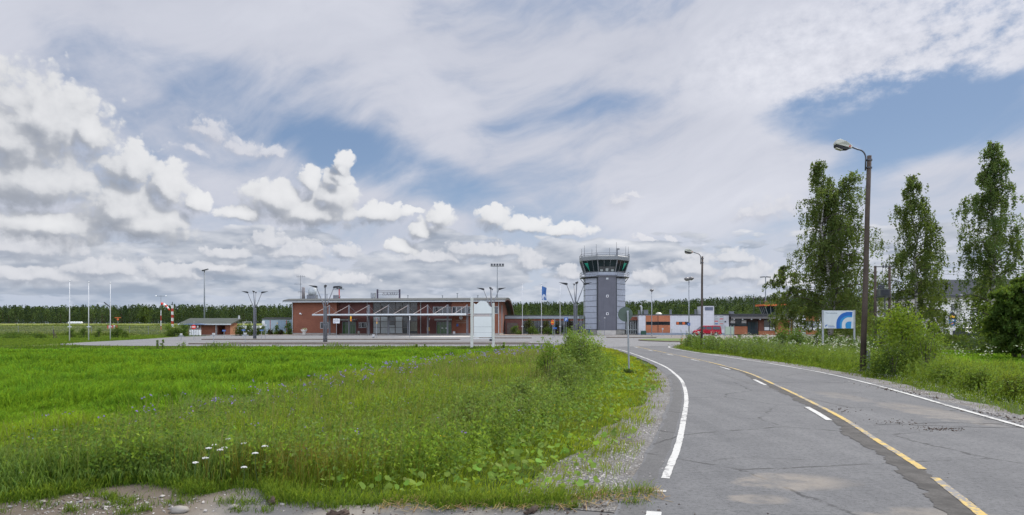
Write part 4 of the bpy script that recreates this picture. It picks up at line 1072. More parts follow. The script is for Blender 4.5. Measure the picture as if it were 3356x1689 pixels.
MB().prism([(-2.3, 2.1), (-1.0, 2.32), (1.0, 2.32), (2.3, 2.1), (1.0, 2.05), (-1.0, 2.05)], -.6, .6, 'xz').obj('roof', pm('blue_grey_canopy', (.14, .19, .30), .5, .1), ms)
for x in (-1.15, -.05, 1.1): MB().tube([(x, 0, 0), (x, 0, 2.05)], .04, 6).obj('post', GALV, ms)
MB().box(-1.2, 1.15, -.03, .03, 1.35, 1.45).obj('crossbar', GALV, ms)
for i in range(5): MB().box(-.95 + i * .44, -.62 + i * .44, -.3, .1, .1, 1.15).obj('box', WHITE, ms, bevel=.02)
for x in (-.75, .55): MB().box(x - .13, x + .13, -.1, -.04, 1.55, 1.9).obj('notice', WHITE, ms)
# ------------------------------------------------------------------ pale blue container shed
CD = 150.0; cx = lambda px: WX(px, CD)
cs = thing('container_shed', 'pale blue grey metal shed with gridded doors left of terminal', 'shed', (0, CD, 0))
MB().box(cx(860), cx(985), 0, 6, 0, 3.3).obj('wall', clad_mat('pale_blue_sheet', (.30, .38, .44), .5, 'x', .25, .06), cs)
MB().prism([(cx(858), 3.3), (cx(985) + .2, 3.3), (cx(985) + .2, 3.75), (cx(871), 3.75), (cx(858), 3.5)], -.15, 6.1, 'xz').obj('roof', ROOFM, cs)
g_ = MB()
for k in range(11): g_.box(cx(912 + k * 2.6) - .02, cx(912 + k * 2.6) + .02, -.03, -.002, .3, 3.1)
for k in range(13): g_.box(cx(912), cx(938), -.028, -.004, .3 + k * .22, .33 + k * .22)
for k in range(10): g_.box(cx(941 + k * 2) - .02, cx(941 + k * 2) + .02, -.03, -.002, .3, 3.1)
for k in range(13): g_.box(cx(941), cx(959), -.028, -.004, .3 + k * .22, .33 + k * .22)
g_.obj('door_grid', pm('grid_blue', (.13, .21, .33), .5, .1), cs)
for a_ in (885, 938.5): MB().box(cx(a_), cx(a_ + 1.2), -.05, -.002, .1, 3.2).obj('edge_strip', REDP, cs)
MB().box(cx(859), cx(868), -.06, -.003, 1.6, 3.0).obj('sign_panel', WHITE, cs)
MB().box(cx(907.5), cx(909.5), -.08, -.01, 2.3, 2.6).obj('warning_plate', YELLOWP, cs)
# ------------------------------------------------------------------ white hall on the right
HD = 96.0; hx = lambda px: WX(px, HD)
hall = thing('white_hall', 'white walled hall with dark roof behind the rightmost birches', 'building', (0, HD, 0))
HW = pm('hall_white_wall', (.76, .75, .72), .85, .08, .5, fine=.08)
MB().box(hx(3066), hx(3560), 0, 16, .0, 6.0).obj('wall', HW, hall)
MB().box(hx(3139), hx(3147.5), -.5, -.003, .0, 6.35).obj('pilaster', HW, hall)
MB().box(hx(3092), hx(3096.5), -.18, -.003, .0, 4.0).obj('downpipe', FASCIA, hall)
ex0, ex1 = hx(3058), hx(3575)
slab(ex0, ex1, -.7, 16.8, ex0 + .2, ex1 - .2, -.6, 16.7, 5.98, 6.2).obj('eaves', DARKSTEEL, hall)
DROOF = pm('dark_roof_sheet', (.045, .05, .06), .95, .15, .6, 0, .05)
slab(ex0, ex1, -.7, 16.8, hx(3190), hx(3480), 7.0, 9.0, 6.21, 9.0).obj('roof', DROOF, hall)
wf = MB().box(hx(3117), hx(3134), -.05, -.003, WZ(1018, HD), WZ(996.5, HD)).obj('window', DARKSTEEL, hall)
MB().box(hx(3118), hx(3133), -.06, -.052, WZ(1017, HD), WZ(998, HD)).obj('pane', GLASS, wf)
MB().cbox((hx(3127), -.075, WZ(1010, HD)), (.06, .02, .75), 0, 0, R(-40)).obj('stay', FASCIA, wf)
ov = thing('oval_sign', 'oval blue and black sign with orange motif on white hall wall', 'sign', (hx(3120), HD - .06, WZ(1046.5, HD)))
MB().disc((0, -.03, 0), 1.04, .05, 28, sx=.5).obj('board', pm('oval_blue', (.03, .13, .36), .4, .1), ov)
up = [(.5 * 1.03 * math.cos(a), 1.03 * math.sin(a)) for a in np.linspace(0, math.pi, 16)]
MB().prism(up, -.05, -.032, 'xz').obj('upper_field', pm('oval_black', (.02, .022, .025), .4, .1), ov)
MB().prism([(-.42, .22), (-.36, .5), (-.2, .36), (-.05, .62), (.1, .42), (.3, .48), (.42, .2)], -.06, -.052, 'xz').obj('orange_motif', YELLOWP, ov)
MB().box(-.24, .24, -.06, -.034, -.30, -.08).obj('name_plate', WHITE, ov)
MB().prism([(-.26, -.62), (-.1, -.5), (.2, -.46), (.22, -.62), (-.05, -.76), (-.24, -.76)], -.06, -.034, 'xz').obj('pink_motif', pm('pink_motif', (.55, .22, .16), .5, .1), ov)
# ------------------------------------------------------------------ wooden street lamps with a bent steel arm
WOOD = pm('weathered_pole_wood', (.075, .056, .045), .9, .3, 1.2, fine=.3)
for_grain = WOOD
LH_TOP = pm('lamp_housing_cream', (.50, .50, .44), .5, .08)
ARM = pm('lamp_arm_steel', (.07, .075, .09), .5, .2, 4, .3)
def street_lamp(label, x, y, h, arm, r0, r1, tilt, head, group):
    t_ = thing('street_lamp', label, 'street lamp', (x, y, -.1), 0, group)
    t_.rotation_euler = (0, tilt, 0)
    MB().tube([(0, 0, 0), (0.01, 0, h * .4), (-.01, 0, h * .75), (0, 0, h)], [r0, r0 * .9, r1 * 1.1, r1], 14).obj('pole', WOOD, t_, True)
    q = []
    ax_, az_ = -(r1 + .06), h - .12
    q.append((ax_, 0, h - .62))
    for k in range(9):
        a = R(90 * k / 8); q.append((ax_ - arm * .52 * (1 - math.cos(a)), 0, az_ + .36 * math.sin(a)))
    q.append((ax_ - arm, 0, az_ + .46))
    a_ = MB().tube(q, .030, 10).obj('arm', ARM, t_, True)
    for z in (h - .18, h - .5): MB().tube([(0, 0, z - .03), (0, 0, z + .03)], r1 + .03, 12).obj('clamp', ARM, a_)
    hd = bpy.data.objects.new('lamp_head', None); COL.objects.link(hd); hd.parent = t_; hd.location = q[-1]; hd.rotation_euler = (0, R(9), 0)
    L = head
    hous = [(0.02, -.07), (0.02, .05), (-.12 * L, .10), (-.45 * L, .22 * L), (-.75 * L, .30 * L), (-.95 * L, .22 * L), (-1.0 * L, .02), (-.98 * L, -.04)]
    hm = MB().prism(hous, -.14, .14, 'xz')
    hm.v = [(x_, y_ * (.55 + .45 * min(1, max(0, -x_ / (.45 * L)))), z_) for x_, y_, z_ in hm.v]
    hm.obj('housing', LH_TOP, hd, False, .025)
    low_ = MB().prism([(-.08 * L, -.09), (-.98 * L, -.045), (-.94 * L, -.14), (-.45 * L, -.19), (-.2 * L, -.16)], -.125, .125, 'xz')
    low_.v = [(x_, y_ * (.6 + .4 * min(1, max(0, -x_ / (.45 * L)))), z_) for x_, y_, z_ in low_.v]
    low_.obj('under_shell', BLACK, hd, False, .015)
    MB().prism([(-.92 * L, -.15), (-.5 * L, -.20), (-.52 * L, -.225), (-.86 * L, -.20)], -.10, .10, 'xz').obj('lens', pm('lamp_lens', (.55, .52, .46), .25, .1), hd, False, .02)
    MB().disc((-.14 * L, -.105, -.01), .033, .02, 12).obj('sticker', REDP, hd)
    return t_
street_lamp('near tall wooden lamp post with bent steel arm beside the right verge', 14.55, 27.7, 9.06, .62, .118, .086, R(1.8), .70, 'wooden lamp posts by the road')
street_lamp('farther wooden lamp post with bent arm in front of the red van', 15.05, 53.0, 7.5, .62, .095, .072, R(.55), .66, 'wooden lamp posts by the road')
cb = thing('cable_box', 'narrow grey cable cover standing against the near wooden lamp post', 'cable box', (14.74, 27.6, -.25)); MB().box(-.06, .06, -.05, .05, 0, 1.15).obj('cover', GALV, cb, bevel=.01); MB().box(-.05, .05, -.056, -.051, .75, 1.05).obj('hatch', MIDGREY, cb)
cb = thing('cable_box', 'grey cable cover at the foot of the farther wooden lamp post', 'cable box', (15.24, 52.9, -.1)); MB().box(-.07, .07, -.05, .05, 0, .95).obj('cover', GALV, cb, bevel=.01); MB().box(-.05, .05, -.056, -.051, .6, .85).obj('hatch', MIDGREY, cb)
# ------------------------------------------------------------------ four-armed car park masts
def park_mast(label, px, d, ptop, rot):
    x = WX(px, d); h = WZ(ptop, d)
    t_ = thing('park_light_mast', label, 'light mast', (x, d, 0), rot, 'four armed light masts in the car park')
    zf = h - 2.35
    for i in range(4):
        a = R(90 * i); dx_, dy_ = math.cos(a), math.sin(a)
        s_ = MB().tube([(dx_ * .16, dy_ * .16, 0), (dx_ * .14, dy_ * .14, zf), (dx_ * .22, dy_ * .22, zf + .35), (dx_ * .95, dy_ * .95, h - .12)], [.075, .065, .06, .05], 8).obj('pole', MIDGREY, t_, True)
        hd = MB().add([(dx_ * .85 - dy_ * .0, dy_ * .85, h - .16), (dx_ * .86 - dy_ * .17, dy_ * .86 + dx_ * .17, h - .02), (dx_ * .86 + dy_ * .17, dy_ * .86 - dx_ * .17, h - .02), (dx_ * 1.05, dy_ * 1.05, h - .20),
                       (dx_ * 1.85, dy_ * 1.85, h + .10), (dx_ * 1.0 - dy_ * .16, dy_ * 1.0 + dx_ * .16, h + .04), (dx_ * 1.0 + dy_ * .16, dy_ * 1.0 - dx_ * .16, h + .04)],
                      [(0, 1, 5, 3), (0, 3, 6, 2), (0, 2, 1), (1, 2, 6, 5), (3, 5, 4), (3, 4, 6), (5, 6, 4)])
        hd.obj('lamp_head', DARKSTEEL, t_)
    for z in (.6, zf * .5, zf): MB().lathe([(.2, z - .05), (.2, z + .05)], 10).obj('collar', MIDGREY, t_)
    return t_
park_mast('four armed light mast right of the brick shelter', 835, 94, 957, R(12))
park_mast('four armed light mast in front of the left terminal wall', 1066, 75.5, 939, R(17))
park_mast('four armed light mast rising behind the blank notice board', 1610, 82, 946, R(-4))
park_mast('four armed light mast left of the control tower', 1886, 72, 929, R(3))
# ------------------------------------------------------------------ flagpoles
POLEW = pm('flagpole_white', (.56, .57, .58), .4, .05)
def flagpole(label, px, pb, pt, d, grp):
    t_ = thing('flagpole', label, 'flagpole', (WX(px, d), d, -.05), 0, grp); h = WZ(pt, d)
    MB().tube([(0, 0, 0), (0, 0, h * .5), (0, 0, h)], [.066, .05, .03], 10).obj('pole', POLEW, t_, True)
    MB().lathe([(.02, 0), (.1, .05), (.1, .12), (.02, .17)], 10).obj('finial', POLEW, t_, True, loc=(0, 0, h))
    MB().box(-.2, .2, -.06, .06, 1.75, 1.9).obj('cleat', FASCIA, t_)
    return t_, h
flagpole('leftmost bare white flagpole on the lawn edge', 228, 1119, 922, 81, 'white flagpoles on the left lawn')
flagpole('bare white flagpole in the middle of the three on the left lawn', 290.5, 1117, 925, 85, 'white flagpoles on the left lawn')
flagpole('bare white flagpole beside the roundest shrub on the left lawn', 361.5, 1114, 928, 90, 'white flagpoles on the left lawn')
flagpole('bare white flagpole next to the brick end of the terminal', 1712, 1094, 932, 132, 'white flagpoles by the corridor')
fp, fh = flagpole('white flagpole that carries the blue flag', 1774.5, 1094, 932, 131, 'white flagpoles by the corridor')
flagpole('bare white flagpole nearest the control tower', 1835.6, 1094, 933, 130, 'white flagpoles by the corridor')
fx_ = WX(1774.5, 131)
flag = thing('flag', 'blue flag with pale emblem hanging limp from a white pole', 'flag', (fx_ + .08, 131, fh))
n, mv = 10, []
nv = 24
for j in range(nv):
    for i in range(n):
        v = j / (nv - 1); u = i / (n - 1)
        wdt = .95 - .12 * math.sin(v * 3.0)
        sag = .9 * u * (1 - v) * .75
        mv.append((u * wdt, .16 * math.sin(u * 9 + v * 3) * (.3 + u), -.35 - v * 2.75 - sag * .45 - u * .05))
MBf = MB(); MBf.add(mv, [(j * n + i, j * n + i + 1, (j + 1) * n + i + 1, (j + 1) * n + i) for j in range(nv - 1) for i in range(n - 1)])
fm, t, p = new_mat('flag_cloth'); tcn = t.nodes.new('ShaderNodeTexCoord'); V_ = S(t, tcn.outputs['Object']); x, y, z = sep(V_)
u = (x - .42) * (1 / .36); v = (z + 2.55) * (1 / .62); q = u * u + v * v
mk = (1.0 - q.ss(.85, 1.0)) * (1.0 - (1.0 - ((u - .35) * (u - .35) * 1.2 + (v + .4) * (v + .4)).ss(.25, .35)) * .85)
t.links.new(mixc(t, mk, (.045, .13, .33), (.50, .55, .62)).k, p.inputs['Base Color']); p.inputs['Roughness'].default_value = .8
MBf.obj('cloth', fm, flag, True)
# ------------------------------------------------------------------ floodlight masts
def flood(label, px, pt, d, heads, span, base=0.0):
    t_ = thing('floodlight_mast', label, 'floodlight mast', (WX(px, d), d, base), 0, 'floodlight masts behind the buildings'); h = WZ(pt, d) - base
    MB().tube([(0, 0, 0), (0, 0, h)], [.2, .11], 10).obj('pole', pm('mast_galvanised', (.17, .19, .21), .5, .1), t_, True)
    if heads:
        MB().box(-span / 2, span / 2, -.08, .08, h - .1, h + .05).obj('crossbar', DARKSTEEL, t_)
        for i in range(heads):
            x = -span / 2 + .3 + (span - .6) * i / (heads - 1)
            MB().cbox((x, -.15, h + .42), (.58, .3, .5), 0, R(-25)).obj('lamp_head', DARKSTEEL, t_)
    else:
        MB().cbox((.25, -.2, h + .12), (span, .8, .3), R(-10), R(14), R(-12)).obj('lamp_head', DARKSTEEL, t_)
        MB().cbox((-.2, -.1, h - .02), (.4, .4, .3)).obj('bracket', DARKSTEEL, t_)
    return t_
flood('single headed floodlight mast rising behind the brick shelter', 670, 887, 160, 0, 1.3)
flood('floodlight mast with five lamps rising behind the terminal roof', 1630, 873, 185, 5, 3.7)
tm = flood('floodlight mast with two flat lamps behind the old rooftop cab', 2509, 909, 172, 0, .01)
for ch_ in [c_ for c_ in tm.children if c_.name.startswith(('lamp_head', 'bracket'))]: bpy.data.objects.remove(ch_)
h_ = WZ(909, 172)
for sx_ in (-1, 1): MB().cbox((sx_ * .72, 0, h_ + .05), (1.2, .5, .22), 0, 0, R(sx_ * 4)).obj('lamp_head', DARKSTEEL, tm)
# ------------------------------------------------------------------ obstacle light pole behind the terminal
ob = thing('obstacle_light_pole', 'red and white pole with lights peeping over the terminal roof', 'light pole', (WX(1111.6, 190), 190, .3))
MB().tube([(0, 0, 0), (0, 0, 9.3)], .13, 8).obj('pole', WHITE, ob); MB().tube([(0, 0, 9.3), (0, 0, 12.0)], .15, 8).obj('band', REDP, ob)
MB().box(-1.4, 1.4, -.06, .06, 11.95, 12.1).obj('crossbar', DARKSTEEL, ob)
for x in (-.5, .15, .6): MB().box(x - .25, x + .25, -.3, .1, 12.15, 12.75).obj('lamp_head', DARKSTEEL, ob)
# ------------------------------------------------------------------ blank white notice board
NBX, NBD = WX(1546.5, 59.2), 59.2; NB2 = WX(1617, 59.2)
nb = thing('notice_board', 'blank white arch topped notice board between two posts in the field', 'notice board', ((NBX + NB2) / 2, NBD, -.1))
hw = (NB2 - NBX) / 2
PST = pm('board_post_paint', (.50, .51, .48), .5, .08)
MB().box(-hw - .12, -hw + .12, -.1, .1, 0, 4.48).obj('post', PST, nb, bevel=.02)
MB().box(hw - .11, hw + .11, -.1, .1, 0, 4.0).obj('post', PST, nb, bevel=.02)
zb = lambda py: WZ(py, NBD) + .1
BW = pm('board_white', (.66, .68, .68), .5, .04, .8)
arch = [(-hw + .16, zb(1028.5)), (hw - .14, zb(1028.5)), (hw - .14, zb(1008))]
xx = lambda px: WX(px, NBD) - (NBX + NB2) / 2
for px, py in ((1606, 1005), (1602, 1000), (1599, 993.5), (1594.5, 990), (1586, 988.2), (1575, 988.2), (1569, 990.5), (1565, 995), (1561, 997.5), (1557, 996.5), (1553, 993.5)): arch.append((xx(px), zb(py)))
MB().prism(arch, -.03, .02, 'xz').obj('board', BW, nb)
MB().box(-hw + .16, hw - .14, -.03, .02, zb(1106), zb(1037)).obj('board', BW, nb)
MB().box(-hw + .13, hw - .13, -.05, .04, zb(1034.5), zb(1032)).box(-hw + .13, hw - .13, -.05, .04, zb(1111), zb(1109)).obj('rail', WHITE, nb)
MB().box(-hw + .13, hw - .13, -.04, .03, zb(1031), zb(1029)).obj('rail', MIDGREY, nb)
MB().box(-hw + .16, hw - .14, -.034, -.031, zb(1072), zb(1071.4)).box(-hw + .16, hw - .14, -.034, -.031, zb(1090.4), zb(1090)).obj('panel_joint', MIDGREY, nb)
# ------------------------------------------------------------------ traffic signs
def disc_sign(name, label, cat, px, pc, d, r, rot, face, post_top=None, base=0.0, back=False, group=None, zc=None, rev=False):
    x = WX(px, d); zc = WZ(pc, d) - base
    t_ = thing(name, label, cat, (x, d, base), rot, group)
    MB().tube([(0, .05, 0), (0, .05, (post_top if post_top else zc + r))], .035, 8).obj('post', GALV, t_)
    face(t_, zc, r)
    return t_
def f_noentry(bar):
    def f(t_, z, r):
        MB().disc((0, -.02, z), r, .02).obj('plate', pm('sign_yellow_rim', (.72, .45, .04), .4, .05) if bar == 'y' else REDS, t_)
        MB().disc((0, -.026, z), r * .92, .005).obj('red_field', REDS, t_)
        MB().box(-r * .72, r * .72, -.034, -.028, z - r * .2, z + r * .2).obj('bar', YELLOWP if bar == 'y' else WHITE, t_)
    return f
REDS = pm('sign_red', (.62, .035, .02), .4, .05)
disc_sign('no_entry_sign', 'round red no entry sign with pale bar before the brick shelter', 'traffic sign', 635, 1072, 89, .29, R(4), f_noentry('w'), post_top=2.55)
disc_sign('no_entry_sign', 'round red no entry sign with yellow bar turned half away beneath the flags', 'traffic sign', 1811, 1057, 87, .34, R(-55), f_noentry('y'))
GREYBACK = pm('sign_back_green_grey', (.075, .105, .085), .6, .12)
def f_back(t_, z, r):
    MB().disc((0, .06, z), r, .02, 32).obj('plate', GREYBACK, t_)
    MB().disc((0, .05, z), r * .97, .009, 32).obj('rim', GREYBACK, t_)
t_ = disc_sign('round_sign', 'back of a round grey green sign on a pole by the left kerb', 'traffic sign', 2063, 1029, 26.3, .30, 0, lambda *a: None, post_top=2.72, base=-.28)
zc_ = WZ(1030, 26.3) + .28
MB().disc((-.085, .10, zc_), .29, .02, 36).obj('plate', GREYBACK, t_); MB().box(-.03, .05, .085, .1, zc_ - .12, zc_ - .06).box(-.03, .05, .085, .1, zc_ + .08, zc_ + .14).obj('bracket', GALV, t_)
t_.rotation_euler = (0, R(-1.3), 0)
t_ = disc_sign('round_sign', 'back of a round grey sign beside the control tower foot', 'traffic sign', 1904, 1041, 112, .31, 0, f_back)
def panel_sign(name, label, px, d, pt, pb, w_px, m_face, rot=0.0, post_px=None, group=None, post_extra=0.0, base=0.0, cat='sign'):
    x = WX(px, d); z1, z0 = WZ(pt, d) - base, WZ(pb, d) - base; w_ = w_px * d / FPX
    t_ = thing(name, label, cat, (x, d, base), rot, group)
    MB().tube([(0, .05, 0), (0, .05, z1 + post_extra)], .035, 8).obj('post', GALV, t_)
    o_ = MB().box(-w_ / 2, w_ / 2, -.02, .01, z0, z1).obj('plate', m_face, t_)
    return t_, w_, z0, z1
ps, w_, z0, z1 = panel_sign('parking_sign', 'blue square P parking sign left of the control tower', 1855.5, 110, 1040.5, 1053.5, 12.5, BLUEP, R(3))
text('letter', 'P', (z1 - z0) * .98, WHITE, ps, (-w_ * .25, -.025, z0 + .10 * (z1 - z0)), (R(90), 0, 0), .004)
panel_sign('street_sign', 'small blue direction plate below the yellow barred sign', 1818, 108, 1073.5, 1079, 13, BLUEP, 0, post_extra=1.7)
panel_sign('street_sign', 'thin bare sign post left of the P sign', 1848.5, 110, 1041, 1048, 1.2, GALV)
def rowplate(label, px, d, pt, pb, w_):
    t_, a, z0, z1 = panel_sign('bay_plate', label, px, d, pt, pb, w_, BLUEP, 0, group='small blue bay plates on posts')
    MB().box(-a * .3, a * .3, -.024, -.021, (z0 + z1) / 2 - .03, (z0 + z1) / 2 + .03).obj('legend', pm('pale_blue_legend', (.25, .32, .42), .5, .1), t_)
rowplate('small blue plate on a post in front of the hut doorway', 734, 94, 1081.5, 1086.5, 11.5); rowplate('small blue plate on a post left of the four armed mast', 798, 95, 1080, 1085, 11); rowplate('small blue plate on a post right of the four armed mast', 857, 97, 1080.5, 1085, 11)
def info(label, px, d, pt, pb, w_, rot=0.0):
    t_, a, z0, z1 = panel_sign('information_sign', label, px, d, pt, pb, w_, WHITE, rot, post_extra=.1); H_ = z1 - z0
    ls = MB(); lb = MB()
    for f in (.62, .28): ls.box(-a * .44, a * .44, -.027, -.022, z0 + H_ * f, z0 + H_ * (f + .05))
    ls.obj('rule', DARKSTEEL, t_)
    lb.box(-a * .42, -a * .14, -.027, -.022, z0 + H_ * .10, z0 + H_ * .18); lb.obj('logo', BLUEP, t_)
    tx = MB()
    for f in (.84, .74, .52, .42):
        u = -a * .42
        while u < a * .36:
            l_ = random.uniform(.04, .1) * a; tx.box(u, u + l_, -.026, -.022, z0 + H_ * f, z0 + H_ * (f + .045)); u += l_ + .03 * a
    tx.obj('small_print', MIDGREY, t_)
info('white information sign with ruled lines before the first entrance', 1102.5, 104, 1044.8, 1060, 21.5, R(-6))
info('small white information sign by the container shed', 869, 98, 1063.5, 1068, 8)
for lab, px, pt, pb, m_, orange in (('narrow edge on sign with orange foot plate by the glazed front', 1235, 1043, 1055, pm('pink_grey_plate', (.25, .13, .15), .5, .1), True), ('narrow edge on white sign before the glazed front', 1343, 1036, 1050, WHITE, False)):
    t_, a, z0, z1 = panel_sign('bay_sign', lab, px, 104, pt, pb, 13, m_, R(93), group='narrow signs along the kerb')
    if orange: MB().box(-a / 2, a / 2, -.02, .01, z0 - .3, z0 - .02).obj('sub_plate', YELLOWP, t_)
hs = thing('hanging_sign', 'narrow yellow sign hanging under the terminal canopy tube', 'sign', (WX(1150, 126), 126, 0), R(95))
MB().box(-.7, .7, -.03, .03, WZ(1053.5, 126), WZ(1037.5, 126)).obj('plate', YELLOWP, hs); MB().box(-.5, .5, -.036, -.031, WZ(1052, 126), WZ(1045, 126)).obj('legend', REDP, hs)
MB().box(-.03, .03, -.02, .02, WZ(1037.4, 126), 3.86).obj('hanger', GALV, hs)
# car heater posts
def heater(label, px, pt, pb, d, cross):
    t_ = thing('heater_post', label, 'post', (WX(px, d), d, 0), 0, 'engine heater posts in the car park'); zt, zb_ = WZ(pt, d), WZ(pb, d)
    MB().tube([(0, 0, 0), (0, 0, zb_)], .04, 8).obj('post', GALV, t_)
    MB().box(-.13, .13, -.1, .1, zb_, zt).obj('box', pm('heater_box', (.42, .44, .43), .5, .1), t_, bevel=.015)
    if cross: MB().box(-.36, .36, -.03, .03, zb_ - .12, zb_ - .03).obj('crossbar', GALV, t_)
heater('heater post with pale box left of the no entry sign', 593.6, 1093, 1100, 86, 1); heater('heater post with pale box in front of the hut entrance', 700, 1092, 1098, 75, 1); heater('heater post with pale box at the foot of the left light mast', 803.6, 1091, 1097, 75.5, 1)
for lab, px, pt, pb, d in (('slim heater post before the orange brick panel', 2171.5, 1076, 1081, 118), ('slim heater post by the right edge of the orange brick panel', 2201.5, 1077.5, 1083, 110), ('slim heater post below the small orange shuttered window', 2232.5, 1081, 1087, 105), ('slim heater post left of the twin headed lamp', 2249.5, 1082.5, 1088, 102), ('slim heater post at the front bumper of the red van', 2267, 1084, 1090, 98), ('slim heater post before the front wheel of the red van', 2289, 1086, 1091, 92)):
    heater(lab, px, pt, pb, d, 0)
# twin headed mushroom lamps
def mush(label, px, pt, d, n):
    h = WZ(pt, d); t_ = thing('mushroom_lamp', label, 'street lamp', (WX(px, d), d, 0), 0, 'slim lamps with round heads')
    MB().tube([(0, 0, 0), (0, 0, h - .2)], [.09, .06], 8).obj('pole', GALV, t_, True)
    for sx_ in ((-.28, .28) if n == 2 else (0,)):
        MB().lathe([(.08, -.25), (.2, -.2), (.36, -.02), (.34, .1), (.15, .2), (.02, .22)], 14).obj('lamp_head', pm('lamp_bowl_grey', (.15, .14, .14), .4, .1), t_, True, loc=(sx_ * 1.0, 0, h - .1 + (.08 if sx_ > 0 else 0)))
    if n == 2: MB().box(-.3, .3, -.03, .03, h - .26, h - .2).obj('crossbar', GALV, t_)
    MB().lathe([(.16, 0), (.16, .35), (.09, .4)], 10).obj('base', CONC, t_)
    return t_
mush('slim lamp with one round head before the orange brick panel', 2136, 950, 118, 1)
mush('slim lamp with two round heads on the grass island', 2258, 912.5, 86.6, 2)
bp_, w_, z0, z1 = panel_sign('bay_plate', 'blue parking plate fixed to the slim twin headed lamp', 2257.5, 86.3, 1058.5, 1067.5, 9.5, BLUEP); text('letter', 'P', .26, WHITE, bp_, (-.08, -.025, z0 + .06), (R(90), 0, 0), .004)
# three-post map board
mb_ = thing('map_board', 'three post board with two pale green panels on the forecourt', 'notice board', (WX(2390, 66), 66, 0))
for dx_, dy_ in ((-.42, 0), (0, -.45), (.42, -.1)): MB().tube([(dx_, dy_, 0), (dx_, dy_, 1.92)], .045, 8).obj('post', GALV, mb_)
PG = pm('pale_green_panel', (.42, .50, .40), .5, .06)
for a, b in (((-.42, 0), (0, -.45)), ((0, -.45), (.42, -.1))):
    c_ = ((a[0] + b[0]) / 2, (a[1] + b[1]) / 2, 1.42); an = math.atan2(b[1] - a[1], b[0] - a[0]); ln = math.hypot(b[0] - a[0], b[1] - a[1])
    MB().cbox(c_, (ln - .1, .03, .78), an).obj('panel', PG, mb_)
rp = thing('marker_stick', 'thin leaning red marker stick at the forecourt kerb', 'marker', (WX(2234, 64), 64, 0)); MB().tube([(-.08, 0, 0), (.06, 0, .7)], .03, 6).obj('stick', REDS, rp); MB().tube([(-.08, 0, 0), (-.09, 0, -.1)], .05, 6).obj('foot', BLACK, rp)
# welcome board
WBD = 68.0; wbx = lambda px: WX(px, WBD); wz = lambda py: WZ(py, WBD)
wb = thing('welcome_sign', 'white roadside board with blue arched emblem reading Tervetuloa', 'sign', (0, WBD, 0))
WBF = pm('sign_white_face', (.56, .60, .62), .45, .04)
MB().box(wbx(2699), wbx(2797.6), -.04, .0, wz(1077), wz(1018.3)).obj('board', WBF, wb)
for px in (2696.3, 2799.4): MB().box(wbx(px) - .075, wbx(px) + .075, -.08, .04, -.4, wz(1017)).obj('post', pm('sign_post_grey', (.34, .36, .38), .5, .1), wb)
S_ = 12.957
def sp_(zx, zy): return (wbx(2690 + zx / S_), wz(1000 + zy / S_))
def arc(cxz, cyz, rx, ry, a0, a1, n=20): return [sp_(cxz + rx * math.cos(R(a)), cyz - ry * math.sin(R(a))) for a in np.linspace(a0, a1, n)]
def emb(name, poly, m_, k): MB().prism(poly, -.045 - .004 * k, -.041 - .004 * (k - 1) , 'xz').obj(name, m_, wb)
EB1, EB2 = pm('emblem_blue', (.01, .115, .42), .4, .03), pm('emblem_light_blue', (.015, .24, .52), .4, .03)
emb('emblem_arch', [sp_(652, 995)] + arc(1160, 800, 508, 505, 180, 90, 24) + [sp_(1340, 295), sp_(1325, 460)] + arc(1160, 800, 345, 335, 90, 180, 24) + [sp_(812, 995)], EB1, 1)
emb('emblem_arch', [sp_(800, 995)] + arc(1160, 800, 362, 340, 180, 90, 24) + [sp_(1328, 460), sp_(1315, 525)] + arc(1180, 850, 298, 325, 90, 180, 24) + [sp_(884, 995)], EB2, 2)
emb('emblem_core', [sp_(1060, 995), sp_(1035, 900)] + arc(1190, 860, 158, 158, 165, 90, 12) + [sp_(1295, 705), sp_(1270, 995)], EB2, 1)
text('lettering', 'Tervetuloa', 7.6 * WBD / FPX, pm('sign_text_grey', (.22, .27, .32), .5, .05), wb, (sp_(185, 375)[0], -.05, sp_(185, 375)[1]), (R(90), 0, 0), .003, sx=1.16)
text('lettering', 'FINAVIA', 4.0 * WBD / FPX, pm('sign_text_grey', (.22, .27, .32)), wb, (sp_(305, 895)[0], -.05, sp_(305, 895)[1]), (R(90), 0, 0), .003, sx=1.3)
emb('small_emblem', [sp_(180, 920)] + arc(265, 920, 88, 90, 180, 85, 10) + arc(265, 920, 50, 52, 85, 180, 10), EB1, 1)
emb('underline', [sp_(300, 920), sp_(585, 920), sp_(585, 944), sp_(300, 944)], EB1, 1)
# transformer on poles
TD = 62.0; tx_ = lambda px: WX(px, TD); tz = lambda py: WZ(py, TD)
tr = thing('pole_transformer', 'grey transformer slung between two brown poles behind the sapling', 'transformer', (0, TD, -.4))
for px, pt in ((2868.5, 872), (2915.5, 870)): MB().tube([(tx_(px), 0, 0), (tx_(px), 0, tz(pt) + .4)], [.14, .11], 10).obj('pole', WOOD, tr, True)
MB().box(tx_(2866), tx_(2929), -.16, -.05, tz(876.3) + .4, tz(873.8) + .4).obj('crossarm', DARKSTEEL, tr)
MB().box(tx_(2867), tx_(2916), -.3, .3, tz(975.5) + .4, tz(973) + .4).obj('shelf', DARKSTEEL, tr)
tk_ = MB().box(tx_(2877), tx_(2907), -.4, .4, tz(972) + .4, tz(948) + .4).obj('tank', pm('tank_grey_green', (.11, .12, .10), .6, .2), tr)
fn = MB()
for k in range(8): fn.box(tx_(2878 + k * 3.8), tx_(2879.5 + k * 3.8), -.52, -.405, tz(970) + .4, tz(950) + .4)
fn.obj('cooling_fin', DARKSTEEL, tk_)
for px in (2879, 2885, 2890, 2896): MB().lathe([(.05, 0), (.1, .08), (.05, .16), (.1, .24), (.05, .34), (.02, .62)], 8).obj('insulator', DARKSTEEL, tk_, loc=(tx_(px), 0, tz(948) + .4))
